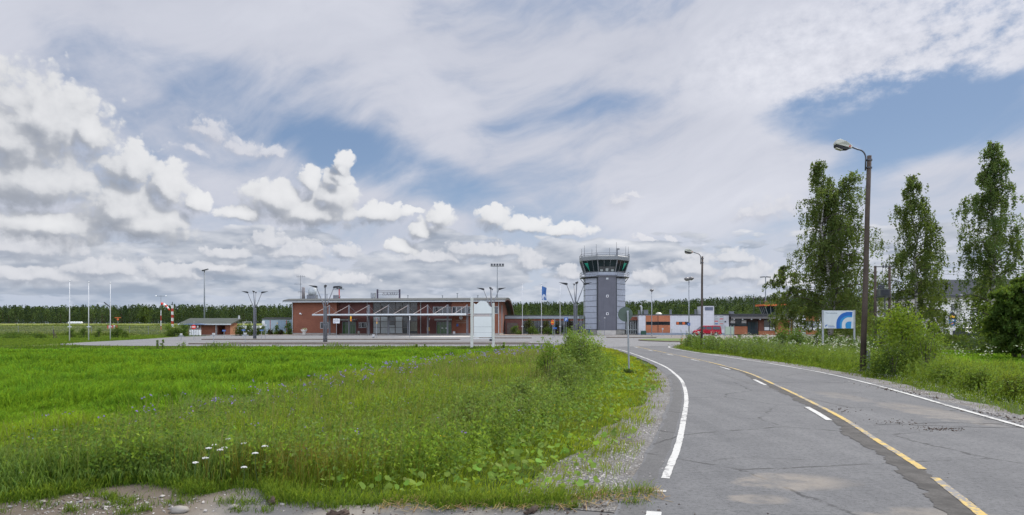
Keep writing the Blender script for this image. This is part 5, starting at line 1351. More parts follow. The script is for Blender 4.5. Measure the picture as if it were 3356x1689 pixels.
MB().tube([(tx_(2896), -.2, tz(974) + .4), (tx_(2896.5), -.2, .2)], .055, 8).obj('cable_pipe', DARKSTEEL, tr)
cw = MB()
for px in (2891, 2900): cw.tube([(tx_(px - 2), -.1, tz(900) + .4), (tx_(px), -.1, tz(878) + .4)], .014, 4)
for px, w2 in ((2891, 12), (2901, 24)):
    cw.tube([(tx_(px + w2 * f), -.1, tz(874 - 14 * math.sin(math.pi * min(1, f * 1.0)) ** .7) + .4) for f in np.linspace(0.02, .98, 9)], .014, 4)
cw.obj('jumper_cable', BLACK, tr)
for px in (2893, 2902): MB().lathe([(.03, 0), (.12, .06), (.05, .14), (.1, .22), (.03, .28)], 8).obj('insulator', DARKSTEEL, tr, loc=(tx_(px), -.1, tz(879) + .4))
pw = thing('power_line', 'two thin overhead wires running right from the transformer pole', 'power line', (0, 0, 0))
for dz_ in (0, .35): MB().tube([(tx_(2925) + f * 60, TD + f * 45, tz(874) - dz_ - 2.2 * f * (1 - f) + f * 3.0) for f in np.linspace(0, 1, 9)], .012, 4).obj('wire', BLACK, pw)
# ------------------------------------------------------------------ street clutter near the buildings
def bin_(label, px, pb, pt, d, m_, w_=.2, grp='litter bins along the terminal'):
    t_ = thing('litter_bin', label, 'litter bin', (WX(px, d), d, .13 if d > 120 else 0), 0, grp); h = WZ(pt, d) - WZ(pb, d)
    MB().lathe([(w_, .12), (w_ * 1.12, h * .82), (w_ * 1.15, h * .84)], 12).obj('body', m_, t_, True); MB().lathe([(w_ * 1.2, h * .845), (w_ * 1.18, h * .93), (w_ * .6, h)], 12).obj('lid', MIDGREY, t_, True); MB().lathe([(w_ * .7, 0), (w_ * .7, .12)], 10).obj('foot', DARKSTEEL, t_)
GB = pm('bin_grey', (.32, .33, .30), .6, .1)
bin_('grey litter bin right of the first green door', 1175.5, 1097, 1084, 131.5, GB, .21); bin_('pale litter bin right of the second green door', 1488, 1095, 1082.5, 129.5, WHITE, .21); bin_('pale bollard bin standing on the car park by the glazed front', 1224, 1108, 1095, 104, WHITE, .2); bin_('small grey bin at the right foot of the control tower', 2040, 1096, 1087, 134, GB, .22)
pl = thing('flower_planter', 'white concrete planter with pale flowers before the left brick wall', 'planter', (WX(996.5, 129), 129, .13))
MB().lathe([(.30, 0), (.34, .1), (.30, .5), (.5, .72), (.62, .95), (.6, 1.0), (.5, .97)], 16).obj('pot', pm('planter_white', (.50, .50, .47), .8, .1), pl, True)
db = thing('dumpster', 'dark green waste container against the white wall', 'dumpster', (WX(2109, 136), 136, 0)); MB().box(-.5, .5, -.4, .4, .1, .75).obj('body', pm('dumpster_green', (.02, .07, .045), .5, .15), db, bevel=.03); MB().prism([(-.45, .76), (.45, .76), (.38, .9), (-.38, .9)], -.52, .52, 'yz').obj('lid', pm('dumpster_lid', (.03, .09, .06), .5, .15), db)
for sx_ in (-.38, .38): MB().tube([(sx_ - .04, -.3, .07), (sx_ + .04, -.3, .07)], .07, 8).obj('wheel', BLACK, db)
cv = thing('covered_object', 'small dark teal cover standing against the left side of the control tower', 'cover', (WX(1932, 135), 135, 0)); MB().lathe([(.5, 0), (.42, .4), (.2, .85), (.1, 1.1), (.14, 1.2)], 8).obj('tarpaulin', pm('teal_tarp', (.015, .06, .075), .5, .2), cv); MB().lathe([(.55, 0), (.52, .06)], 8).obj('foot', DARKSTEEL, cv)
tp = thing('thin_lamp_post', 'thin post with small head in front of the slate tower panel', 'lamp post', (WX(1981.5, 131), 131, 0)); MB().tube([(0, 0, 0), (0, 0, 3.35)], .035, 6).obj('post', MIDGREY, tp); MB().lathe([(.05, 0), (.2, .03), (.05, .14)], 10).obj('lamp_head', FASCIA, tp, loc=(0, 0, 3.36))
# ------------------------------------------------------------------ airfield things
AF = lambda px, d: WX(px, d)
def banded(parent, x0, z0, z1, r, cols, lattice=False):
    n = len(cols)
    for i, c_ in enumerate(cols):
        MB().tube([(x0, 0, z0 + (z1 - z0) * i / n), (x0, 0, z0 + (z1 - z0) * (i + 1) / n)], r, 8).obj('band', c_, parent)
gws = float(gz(AF(527, 215), 215))
ws = thing('windsock', 'red and white windsock drooping from a banded pole with cross arm', 'windsock', (AF(527.5, 215), 215, gws)); zt = WZ(968.5, 215) - gws
banded(ws, 0, 0, 6.6, .10, [REDP, WHITE, REDP, WHITE]); MB().tube([(0, 0, 6.6), (0, 0, zt)], .06, 8).obj('pole', MIDGREY, ws)
MB().box(-1.7, 1.75, -.05, .05, zt - .3, zt - .18).obj('crossbar', MIDGREY, ws)
for x in (-1.6, 1.6): MB().lathe([(.2, -.1), (.25, 0), (.1, .2)], 10).obj('lamp', WHITE, ws, loc=(x, 0, zt - .2))
pts = [(.15, 0, 8.75), (.85, 0, 8.65), (1.5, 0, 8.2), (2.0, 0, 7.75), (2.45, 0, 7.2), (2.75, 0, 6.6)]; rr_ = [.42, .38, .32, .27, .22, .18]
for i in range(5): MB().tube(pts[i:i + 2], rr_[i:i + 2], 12, cap=(i == 4)).obj('sock', REDS if i in (0, 2, 4) else WHITE, ws, True)
gwm = float(gz(AF(565, 220), 220))
rm = thing('lattice_mast', 'red and white banded lattice mast right of the windsock', 'mast', (AF(565, 220), 220, gwm)); zt = WZ(1001, 220) - gwm
bands = [REDP, WHITE] * 4
for i, c_ in enumerate(bands):
    z0, z1 = zt * i / 8, zt * (i + 1) / 8; lm = MB()
    for x, y in ((-.24, -.24), (.24, -.24), (.24, .24), (-.24, .24)): lm.tube([(x, y, z0), (x, y, z1)], .05, 5)
    for k in range(3):
        a, b = z0 + (z1 - z0) * k / 3, z0 + (z1 - z0) * (k + 1) / 3
        lm.tube([(-.24, -.24, a), (.24, -.24, b)], .045, 4); lm.tube([(.24, -.24, a), (-.24, -.24, b)], .045, 4); lm.box(-.24, .24, -.26, -.23, b - .1, b)
    lm.obj('band', c_, rm)
MB().tube([(0, 0, zt), (0, 0, zt + 1.1)], .12, 6).obj('aerial', DARKSTEEL, rm)
BALE = pm('bale_wrap', (.72, .73, .74), .35, .05)
for i in range(6):
    d = 385.0; x = AF(228 + i * 7.6, d)
    o = MB().tube([(0, -.7, .62), (0, -.62, .62), (0, .62, .62), (0, .7, .62)], [.45, .64, .64, .45], 14).obj('wrapped_bale', BALE, None, True); o.location = (x, d, float(gz(x, d)))
    tag(o, ('white wrapped hay bale in the row at the far field edge' if 0 < i < 5 else ('leftmost' if i == 0 else 'rightmost') + ' white wrapped bale of the row at the far field edge'), 'hay bale', 'white wrapped bales at the forest edge')
for lab, px, w_, cols in (('pink and white marker box behind the third flagpole', 359.5, 12.5, (REDP, pm('pinkish_white', (.55, .42, .44), .6, .1))), ('red and white marker box beside the roundest shrub', 376, 14.5, (REDP, WHITE))):
    d = 232.0; g0 = float(gz(AF(px, d), d)); t_ = thing('marker_box', lab, 'marker', (AF(px, d), d, g0), 0, 'red and white airfield markers'); W_ = w_ * d / FPX; h0, h1 = (.0, 1.55) if px < 370 else (.75, 1.6)
    h0 = .1
    for k in range(3): MB().box(-W_ / 2 + W_ * k / 3, -W_ / 2 + W_ * (k + 1) / 3, -.3, .3, h0, h1).obj('stripe', cols[k % 2], t_)
for lab, px, d, pz, w_ in (('orange approach light bar standing low before the dark forest', 386, 330, 1041.5, 19),):
    g0 = float(gz(AF(px, d), d)); t_ = thing('approach_light', lab, 'light', (AF(px, d), d, g0)); z = WZ(pz, d) - g0; W_ = w_ * d / FPX
    MB().box(-W_ / 2, W_ / 2, -.1, .1, z - .15, z + .15).obj('crossbar', ORANGEP, t_); MB().box(-.35, .35, -.2, .2, z - 1.3, z - .4).obj('box', ORANGEP, t_); MB().tube([(0, 0, 0), (0, 0, z)], .1, 6).obj('pole', MIDGREY, t_)
d = 200.0; t_ = thing('boom', 'dark raised boom slanting up behind the third flagpole', 'boom', (AF(362, d), d, float(gz(AF(362, d), d))))
MB().tube([(0, 0, 0), (0, 0, 7.2)], .12, 8).obj('pole', WOOD, t_); MB().cbox((-.9, 0, 8.05), (2.5, .18, .3), 0, 0, R(38)).obj('arm', DARKSTEEL, t_)
gp_ = thing('goal_frame', 'white tubular frame on the airfield right of the brick hut', 'frame', (AF(812, 240), 240, float(gz(AF(812, 240), 240))))
MB().tube([(-1.2, 0, 0), (-1.2, 0, 2.7), (1.3, 0, 2.7), (1.3, 0, 0)], .09, 6).obj('frame', WHITE, gp_); MB().tube([(-1.9, 0, 0), (-1.7, 0, 2.9), (-1.5, 0, 0)], .09, 6).obj('stay', WHITE, gp_)
tkb = thing('white_tank', 'long white tank with pitched end behind the shrubs right of the hut', 'tank', (AF(815, 165), 165, 0)); MB().prism([(-3.8, .4), (3.6, .4), (3.0, 1.9), (-3.8, 1.9)], -1, 1, 'xz').obj('body', WHITE, tkb); MB().box(-3.9, 2.6, -1.1, 1.1, 0, .39).obj('cradle', pm('cradle_wood', (.28, .2, .12), .8, .15), tkb)
# airfield fence
fe = thing('wire_fence', 'sparse wire mesh fence between the left lawn and airfield', 'fence', (0, 0, 0))
fpx = [(-30, 150), (60, 146), (174, 143), (300, 142), (425, 142), (486, 142), (560, 141), (620, 140)]
pp = [(WX(px, d), d) for px, d in fpx]
for (x, y) in pp: MB().tube([(x, y, -.2), (x, y, 1.9)], .04, 6).obj('post', MIDGREY, fe)
wm_, t, p = new_mat('wire_mesh'); p.inputs['Base Color'].default_value = (.2, .22, .2, 1); p.inputs['Alpha'].default_value = .13
ms_ = MB()
for (a, b) in zip(pp[:-1], pp[1:]):
    i0 = len(ms_.v); ms_.add([(a[0], a[1] + .03, .1), (b[0], b[1] + .03, .1), (b[0], b[1] + .03, 1.8), (a[0], a[1] + .03, 1.8)], [(0, 1, 2, 3)])
ms_.obj('mesh', wm_, fe)
wr = MB()
for z in (.15, .95, 1.8): wr.tube([(x, y, z) for x, y in pp], .012, 4)
wr.obj('wire', MIDGREY, fe)
st_ = thing('strut_post', 'leaning braced wooden post at the left fence line', 'post', (WX(176, 100), 100, -.1)); MB().tube([(0, 0, 0), (0, 0, 1.4)], .06, 6).obj('post', WOOD, st_); MB().tube([(.65, 0, 0), (.05, 0, 1.0)], .04, 6).obj('brace', WOOD, st_); MB().tube([(.35, 0, 0), (.02, 0, .8)], .03, 6).obj('brace', WOOD, st_)
# ------------------------------------------------------------------ red van
VD = 122.0
van = thing('red_van', 'red passenger van parked side on before the white building', 'van', (WX(2317, VD), VD, 0.012), R(2))
RV, t, p = new_mat('red_van_paint'); p.inputs['Base Color'].default_value = (.36, .004, .02, 1); p.inputs['Roughness'].default_value = .42; p.inputs['Coat Weight'].default_value = .12; p.inputs['Specular IOR Level'].default_value = .25
L2, Hh = 2.42, 1.93
side = [(-2.38, .42), (-2.42, .62), (-2.36, .86), (-2.20, 1.02), (-1.72, 1.14), (-1.02, 1.76), (-.85, 1.85), (-.3, 1.92), (1.6, 1.93), (2.12, 1.89), (2.26, 1.78), (2.36, 1.2), (2.40, .8), (2.40, .42), (2.25, .30)]
def wheelcut(cx_, r_, n=9): return [(cx_ + r_ * math.cos(a), .33 + r_ * math.sin(a)) for a in np.linspace(0, math.pi, n)]
prof2 = side + [(1.45 + .40, .28)] + wheelcut(1.43, .40) + [(1.03, .28), (-1.07, .28)] + wheelcut(-1.47, .40) + [(-1.87, .28), (-2.25, .30)]
body = MB().prism(prof2, -.92, .92, 'xz')
body.v = [(x, y * (1 - .16 * max(0, (z - 1.05)) / .88), z) for x, y, z in body.v]
body.obj('body', RV, van, bevel=.045)
def ysid(z): return .92 * (1 - .16 * max(0, z - 1.05) / .88)
VG = glass_mat('van_glass', (.015, .018, .028), .05, .8)
def vwin(name, pts, s_):
    m_ = MB(); n_ = len(pts); vs = [(x, s_ * (ysid(z) + .004), z) for x, z in pts] + [(x, s_ * (ysid(z) + .016), z) for x, z in pts]
    m_.add(vs, [tuple(range(n_)), tuple(range(n_, 2 * n_))] + [(i, (i + 1) % n_, n_ + (i + 1) % n_, n_ + i) for i in range(n_)]); m_.obj(name, VG, van)
for s_ in (-1, 1):
    vwin('side_window', [(-1.30, 1.22), (-.55, 1.20), (-.55, 1.74), (-.98, 1.72)], s_); vwin('side_window', [(-.40, 1.20), (.58, 1.20), (.58, 1.74), (-.40, 1.74)], s_); vwin('side_window', [(.76, 1.20), (2.20, 1.20), (2.08, 1.72), (.76, 1.74)], s_)
    sl = MB()
    for x in (-1.42, -.48, .67, 1.2): sl.box(x - .008, x + .008, s_ * .925 - .003, s_ * .925 + .003, .45, 1.15)
    sl.obj('door_seam', BLACK, van)
    MB().box(-.30, -.14, s_ * .93 - .012, s_ * .93 + .012, 1.02, 1.07).obj('door_handle', BLACK, van)
    MB().cbox((-1.26, s_ * 1.03, 1.24), (.1, .2, .2)).obj('mirror', BLACK, van, bevel=.02)
    MB().cbox((-2.27, s_ * .66, .82), (.16, .34, .17)).obj('headlight', pm('headlight_glass', (.5, .52, .55), .15, .1), van, bevel=.03)
    MB().cbox((2.37, s_ * .76, 1.0), (.06, .14, .42)).obj('tail_light', pm('tail_red', (.4, .01, .01), .3, .1), van)
    for cx_ in (-1.47, 1.43):
        w_ = MB().tube([(cx_, s_ * .66, .325), (cx_, s_ * .72, .325), (cx_, s_ * .88, .325), (cx_, s_ * .90, .325)], [.27, .325, .325, .28], 20).obj('wheel', BLACK, van, True)
        MB().tube([(cx_, s_ * .90, .325), (cx_, s_ * .915, .325)], [.21, .17], 16).obj('rim', pm('wheel_rim', (.36, .36, .37), .4, .1, 4, .5), w_)
ws_ = MB().add([(-1.69, -.82, 1.17), (-1.69, .82, 1.17), (-1.06, .73, 1.735), (-1.06, -.73, 1.735), (-1.72, -.82, 1.18), (-1.72, .82, 1.18), (-1.09, .73, 1.75), (-1.09, -.73, 1.75)], [(0, 1, 2, 3), (4, 5, 6, 7), (0, 1, 5, 4), (1, 2, 6, 5), (2, 3, 7, 6), (3, 0, 4, 7)]); ws_.obj('windscreen', VG, van)
MB().box(-2.47, -2.30, -.88, .88, .34, .62).obj('bumper', BLACK, van, bevel=.03); MB().box(2.33, 2.46, -.88, .88, .36, .64).obj('bumper', BLACK, van, bevel=.03)
MB().box(-1.05, 1.0, -.935, -.922, .36, .50).obj('side_sill', BLACK, van)
# dark car half hidden in the weeds by the hall
car = thing('parked_car', 'dark blue car half hidden by weeds before the white hall', 'car', (WX(3171, 86), 86, .3), R(80))
DB, t, p = new_mat('dark_blue_car_paint'); p.inputs['Base Color'].default_value = (.02, .03, .06, 1); p.inputs['Roughness'].default_value = .3
cpf = [(-2.1, .3), (-2.15, .65), (-1.9, .82), (-1.1, .92), (-.5, 1.38), (.8, 1.42), (1.6, 1.0), (2.1, .92), (2.15, .4), (2.0, .28)]
cbm = MB().prism(cpf, -.85, .85, 'xz'); cbm.v = [(x, y * (1 - .25 * max(0, z - .9)), z) for x, y, z in cbm.v]; cbm.obj('body', DB, car, bevel=.05)
for s_ in (-1, 1):
    MB().prism([(-.9, .95), (1.3, .98), (.75, 1.34), (-.45, 1.32)], s_ * .80, s_ * .86, 'xz').obj('side_window', VG, car)
    for cx_ in (-1.35, 1.35): MB().tube([(cx_, s_ * .68, .3), (cx_, s_ * .88, .3)], .31, 16).obj('wheel', BLACK, car)
    MB().cbox((-2.1, s_ * .6, .7), (.1, .3, .14)).obj('headlight', WHITE, car)
# ------------------------------------------------------------------ person in red bending over
pd_ = 128.0
me = bpy.data.meshes.new('person'); 
J = {'pel': (0, 0, .92), 'sp': (-.10, 0, 1.08), 'ch': (-.30, 0, 1.26), 'nk': (-.44, 0, 1.31), 'hd': (-.54, 0, 1.33), 'ht': (-.64, 0, 1.32),
     'hl': (.0, -.10, .86), 'kl': (-.06, -.11, .48), 'al': (.02, -.11, .09), 'tl': (-.15, -.12, .05), 'hr': (.0, .10, .86), 'kr': (.04, .11, .47), 'ar': (.10, .11, .09), 'tr': (-.07, .12, .05),
     'sl': (-.30, -.19, 1.24), 'el': (-.36, -.22, .96), 'wl': (-.50, -.18, .76), 'fl': (-.56, -.17, .66), 'sr': (-.30, .19, 1.24), 'er': (-.40, .22, .98), 'wr': (-.54, .18, .80), 'fr': (-.60, .17, .70)}
K_ = list(J); E = [('pel', 'sp'), ('sp', 'ch'), ('ch', 'nk'), ('nk', 'hd'), ('hd', 'ht'), ('pel', 'hl'), ('hl', 'kl'), ('kl', 'al'), ('al', 'tl'), ('pel', 'hr'), ('hr', 'kr'), ('kr', 'ar'), ('ar', 'tr'), ('ch', 'sl'), ('sl', 'el'), ('el', 'wl'), ('wl', 'fl'), ('ch', 'sr'), ('sr', 'er'), ('er', 'wr'), ('wr', 'fr')]
RAD = dict(pel=.17, sp=.16, ch=.18, nk=.07, hd=.105, ht=.08, hl=.11, kl=.075, al=.05, tl=.045, hr=.11, kr=.075, ar=.05, tr=.045, sl=.075, el=.055, wl=.042, fl=.04, sr=.075, er=.055, wr=.042, fr=.04)
me.from_pydata([J[k] for k in K_], [(K_.index(a), K_.index(b)) for a, b in E], [])
per = thing('person', 'person in red work clothes bending forward by the white wall', 'person', (WX(2622, pd_), pd_, 0.02), R(10))
bo = bpy.data.objects.new('body', me); COL.objects.link(bo); bo.parent = per
sk = bo.modifiers.new('skin', 'SKIN'); 
for i, k_ in enumerate(K_): me.skin_vertices[0].data[i].radius = (RAD[k_], RAD[k_])
me.skin_vertices[0].data[0].use_root = True
bo.modifiers.new('sub', 'SUBSURF').levels = 1
pmn, t, p = new_mat('red_workwear'); tcn = t.nodes.new('ShaderNodeTexCoord'); x, y, z = sep(S(t, tcn.outputs['Object']))
hand = (1.0 - z.ss(.70, .80)) * (1.0 - x.ss(-.50, -.44)); face = (1.0 - x.ss(-.47, -.43)) * z.ss(1.15, 1.2); shoe = 1.0 - z.ss(.08, .12)
c = mixc(t, hand.max(face), (.55, .02, .025), (.45, .26, .19)); c = mixc(t, shoe, c, (.02, .02, .02)); t.links.new(c.k, p.inputs['Base Color'])
me.materials.append(pmn)
MB().lathe([(.02, -.02), (.118, .0), (.125, .06), (.09, .12), (.02, .14)], 12).obj('hair', pm('dark_hair', (.04, .025, .015), .7, .2), per, True, loc=(-.545, 0, 1.375))
# ------------------------------------------------------------------ vegetation
LEAF = leaf_mat('leaf'); BLADE = leaf_mat('grass_blade', .5, .65, .07)
PETAL = leaf_mat('petal', .3, .7, .1)
BARK = pm('grey_brown_bark', (.09, .075, .06), .9, .3, 3, fine=.3)
m, t, p = new_mat('birch_bark'); tcn = t.nodes.new('ShaderNodeTexCoord'); V_ = S(t, tcn.outputs['Object'])
n_ = noise(vmul(V_, (1.2, 1.2, 3.5)), 2.0, 5, .65)
t.links.new(mixc(t, n_.ss(.45, .6), (.42, .40, .37), (.05, .045, .04)).k, p.inputs['Base Color']); p.inputs['Roughness'].default_value = .8
BIRCHBARK = m
def unit(v): return v / np.maximum(np.linalg.norm(v, axis=1), 1e-9)[:, None]
def leaf_cloud(name, C, L, W, col, parent=None, mat_=None, up=0.0, droop=0.0, kind=None, flat=0.0):
    """many leaf-sized four-cornered faces; each leaf has its own tilt"""
    n = len(C); a = rng.normal(size=(n, 3)); a[:, 2] = a[:, 2] * (1 - flat) + up - droop
    a = unit(a); b = rng.normal(size=(n, 3)); b[:, 2] *= (1 - flat); b = b - (b * a).sum(1)[:, None] * a; b = unit(b)
    L = np.broadcast_to(L, (n,))[:, None]; W = np.broadcast_to(W, (n,))[:, None]
    nrm = np.cross(a, b)
    V = np.empty((n, 4, 3)); V[:, 0] = C - a * L * .5; V[:, 1] = C + b * W * .5 + nrm * L * .06; V[:, 2] = C + a * L * .5; V[:, 3] = C - b * W * .5 + nrm * L * .06
    F = np.arange(n * 4).reshape(n, 4)
    return mesh_np(name, V.reshape(-1, 3), F, None, mat_ or LEAF, parent, np.repeat(col, 4, axis=0), kind)
def vary(base, n, dv=.25, dh=.12):
    base = np.asarray(base, float)
    c = np.broadcast_to(base, (n, 3)) * (1 + dv * (rng.random((n, 1)) * 2 - 1)); c = c * (1 + dh * (rng.random((n, 3)) * 2 - 1)); return np.clip(c, .003, .9)
def blades(name, X, Y, H, W, lean, col, tipc, droop=.15, kind='stuff', zoff=-.02, wind=None):
    n = len(X); Z = gz(X, Y) + zoff
    phi = rng.random(n) * math.pi; ex, ey = np.cos(phi) * W * .5, np.sin(phi) * W * .5
    la = rng.random(n) * 2 * math.pi if wind is None else wind + rng.normal(0, .7, n); lm = lean * H * (0.35 + rng.random(n)); lx, ly = np.cos(la) * lm + .10 * H, np.sin(la) * lm - .06 * H
    V = np.empty((n, 7, 3))
    for k, (f, hz, wv_) in enumerate(((0, 0, .8), (.22, .5, 1.0), (.62, .86, .7))):
        V[:, 2 * k, 0] = X + lx * f - ex * wv_; V[:, 2 * k, 1] = Y + ly * f - ey * wv_; V[:, 2 * k, 2] = Z + H * hz
        V[:, 2 * k + 1, 0] = X + lx * f + ex * wv_; V[:, 2 * k + 1, 1] = Y + ly * f + ey * wv_; V[:, 2 * k + 1, 2] = Z + H * hz
    V[:, 6, 0] = X + lx; V[:, 6, 1] = Y + ly; V[:, 6, 2] = Z + H * (1 - droop * rng.random(n))
    b = np.arange(n)[:, None] * 7
    Q = np.concatenate([b + np.array([[0, 1, 3, 2]]), b + np.array([[2, 3, 5, 4]])]); T = b + np.array([[4, 5, 6]])
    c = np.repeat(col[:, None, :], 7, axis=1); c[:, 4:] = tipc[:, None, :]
    return mesh_np(name, V.reshape(-1, 3), Q, T, BLADE, None, c.reshape(-1, 3), kind)
def sample(n, y0, y1, pw, xlo, xhi):
    """points with a density that falls with distance"""
    e = 2 - pw; u = rng.random(n); Y = (y0**e + (y1**e - y0**e) * u) ** (1 / e)
    lo, hi = xlo(Y), xhi(Y); X = lo + (hi - lo) * rng.random(n); return X, Y
FB = lambda y: np.interp(y, [6, 8, 10, 12.9, 15, 20, 26, 33, 40, 48, 53, 60], [-5.5, -6.4, -6.9, -6.5, -6.0, -5.5, -4.2, -2.2, 0, 2.5, 4, 6])
# --- the green cereal field
X, Y = sample(230000, 7.4, 54.5, 1.45, lambda y: -.93 * y - 1, FB)
keep = (Y > apron_edge(X) + .06); X, Y = X[keep], Y[keep]
hb = .56 * (.42 + .80 * vnoise(X + Y * .3, Y * 3.4, 7.0, 2)) * (.62 + .7 * vnoise(X, Y, 1.3, 3)) * (.75 + .5 * vnoise(X, Y, .45, 14)) * np.interp(Y, [8, 20, 40, 54], [1.0, 1.0, .8, .62])
yel = sst(.55, .8, vnoise(X, Y, 2.6, 7)) * (1 - sst(10, 17, Y))
wnd = 9 * vnoise(X, Y, 2.4, 31) + 5 * vnoise(X, Y, .6, 32)
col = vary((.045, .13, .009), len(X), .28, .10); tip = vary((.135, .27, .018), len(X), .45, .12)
big = (vnoise(X * .6, Y * 1.6, 5.5, 12) - .5)[:, None]
tip = tip * (1 + .45 * big) + yel[:, None] * np.array([.07, .03, .0]); col = col * (1 + .4 * big) + yel[:, None] * np.array([.04, .025, 0])
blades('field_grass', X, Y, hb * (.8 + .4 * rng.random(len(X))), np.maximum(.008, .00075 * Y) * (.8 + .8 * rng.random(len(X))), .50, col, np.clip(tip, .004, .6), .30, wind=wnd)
# --- short far lawn fringe and tufts at the car park edge
X, Y = sample(14000, 54, 61.5, .5, lambda y: -.93 * y, lambda y: np.interp(y, [54, 58, 62], [7.2, 6, 2]))
blades('grass_fringe', X, Y, .10 + .30 * rng.random(len(X)) ** 2 * (.3 + 1.6 * sst(.5, .9, vnoise(X, Y, 2.5, 5))), np.full(len(X), .05), .4, vary((.05, .11, .015), len(X)), vary((.12, .18, .035), len(X)))
# --- roadside verge: grasses
VLO, VHI = (lambda y: FB(y) - .8), (lambda y: xl(y) - .55)
def verge_ok(X, Y): return Y > apron_edge(X) + .05 * rng.random(len(X))
X, Y = sample(160000, 7.05, 58, 1.5, VLO, VHI); k = verge_ok(X, Y); X, Y = X[k], Y[k]
s_ = xl(Y) - .42 - X
den = np.clip(sst(.05, .95, s_ + .9 * (vnoise(X, Y, .6, 8) - .5)) * 1.15, .03, 1); k = rng.random(len(X)) < den; X, Y, s_ = X[k], Y[k], s_[k]
tall = sst(2.2, 5.0, s_ + 1.5 * (vnoise(X, Y, 2.0, 9) - .5)) * sst(7.3, 9.2, Y - apron_edge(X) + 7.2)
hh = (.10 + .10 * vnoise(X, Y, .5, 6) + tall * (.16 + .50 * vnoise(X, Y, 1.1, 4) ** 1.4)) * (.6 + .7 * rng.random(len(X)))
patch = vnoise(X, Y, 1.6, 13)[:, None]; patch2 = sst(.62, .85, vnoise(X, Y, 1.1, 17))[:, None]
col = vary((.095, .175, .014), len(X), .3, .12) * (.7 + .6 * patch); tip = vary((.22, .30, .026), len(X), .40, .16)
lime = sst(3.6, 1.2, s_)[:, None]; tip = tip * (1 + lime * np.array([.30, .15, 0])); tip = tip * (1 - .55 * lime) + .55 * lime * np.array([.40, .43, .025]) * (.6 + .6 * patch); col = col * (1 - .5 * lime) + .5 * lime * np.array([.19, .25, .016]) * (.75 + .5 * patch)
red = (sst(1.5, .3, s_) * (rng.random(len(X)) < .45))[:, None]
tip = tip * (1 - patch2 * .6) + patch2 * .6 * np.array([.17, .135, .06]); tip = tip * (1 - red) + red * np.array([.17, .09, .045])
grey = (sst(.55, .75, vnoise(X, Y, 1.8, 21)) * sst(-4.5, -5.5, X + .12 * (Y - 12)) )[:, None]
tip = tip * (1 - grey * .7) + grey * .7 * np.array([.17, .21, .15])
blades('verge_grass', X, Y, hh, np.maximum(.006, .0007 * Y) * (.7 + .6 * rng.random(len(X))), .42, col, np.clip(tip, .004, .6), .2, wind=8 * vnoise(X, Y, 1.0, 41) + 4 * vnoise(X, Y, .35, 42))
# seed-head grasses standing above
X, Y = sample(9000, 7.6, 40, 1.3, lambda y: FB(y) - .3, lambda y: xl(y) - 3.0); k = verge_ok(X, Y); X, Y = X[k], Y[k]
blades('meadow_stalks', X, Y, .55 + .45 * rng.random(len(X)), np.maximum(.005, .0005 * Y), .16, vary((.09, .12, .03), len(X)), vary((.21, .17, .09), len(X), .3), .05)
# brownish stalk patch and coarse blue-green tall tuft near the front
X = rng.normal(-2.9, .7, 1500); Y = rng.normal(8.6, .5, 1500); k = verge_ok(X, Y - .15); X, Y = X[k], Y[k]
blades('dry_stalks', X, Y, .22 + .4 * rng.random(len(X)), np.full(len(X), .006), .2, vary((.10, .09, .02), len(X)), vary((.24, .14, .05), len(X), .3), .1)
X = np.r_[rng.normal(-5.0, .55, 9000), rng.normal(-6.9, .9, 9000), rng.normal(-4.1, .5, 6000)]; Y = np.r_[rng.normal(9.3, .55, 9000), rng.normal(7.8, .5, 9000), rng.normal(8.9, .45, 6000)]
k = Y > apron_edge(X) + .02; X, Y = X[k], Y[k]
blades('coarse_grass', X, Y, .24 + .42 * rng.random(len(X)) * sst(0, .9, Y - apron_edge(X)), np.full(len(X), .009) * (.7 + .6 * rng.random(len(X))), .48, vary((.06, .13, .022), len(X)), vary((.16, .25, .065), len(X), .4), .3)
# straggling tufts on the bare ground in front
cx_ = np.r_[rng.uniform(-5.6, -2.4, 26), rng.uniform(-2, 1.4, 10)]; cy_ = np.r_[rng.uniform(6.75, 7.75, 26), rng.uniform(7.0, 7.25, 10)]
nt2 = rng.integers(30, 190, 36); X = np.repeat(cx_, nt2); Y = np.repeat(cy_, nt2); sp2 = np.repeat(rng.uniform(.03, .11, 36), nt2); X = X + rng.normal(0, 1, len(X)) * sp2; Y = Y + rng.normal(0, .7, len(X)) * sp2; k = Y < apron_edge(X) + .25; X, Y = X[k], Y[k]
blades('grass_tufts', X, Y, .03 + .10 * rng.random(len(X)), np.full(len(X), .006), .6, vary((.05, .10, .015), len(X)), vary((.13, .19, .03), len(X)), .3, zoff=.0)
# grass spilling over the ragged edge of the side road
X = rng.uniform(-6.6, 1.6, 15000); Y = apron_edge(X) + rng.normal(.08, .12, len(X)); k = rng.random(len(X)) < (.25 + .9 * sst(.4, .7, vnoise(X, X * 0, .5, 19))); X, Y = X[k], Y[k]
blades('edge_grass', X, Y, .04 + .16 * rng.random(len(X)) ** 1.5, np.full(len(X), .006), .7, vary((.06, .12, .015), len(X)), vary((.17, .24, .03), len(X), .35), .35, zoff=.015)
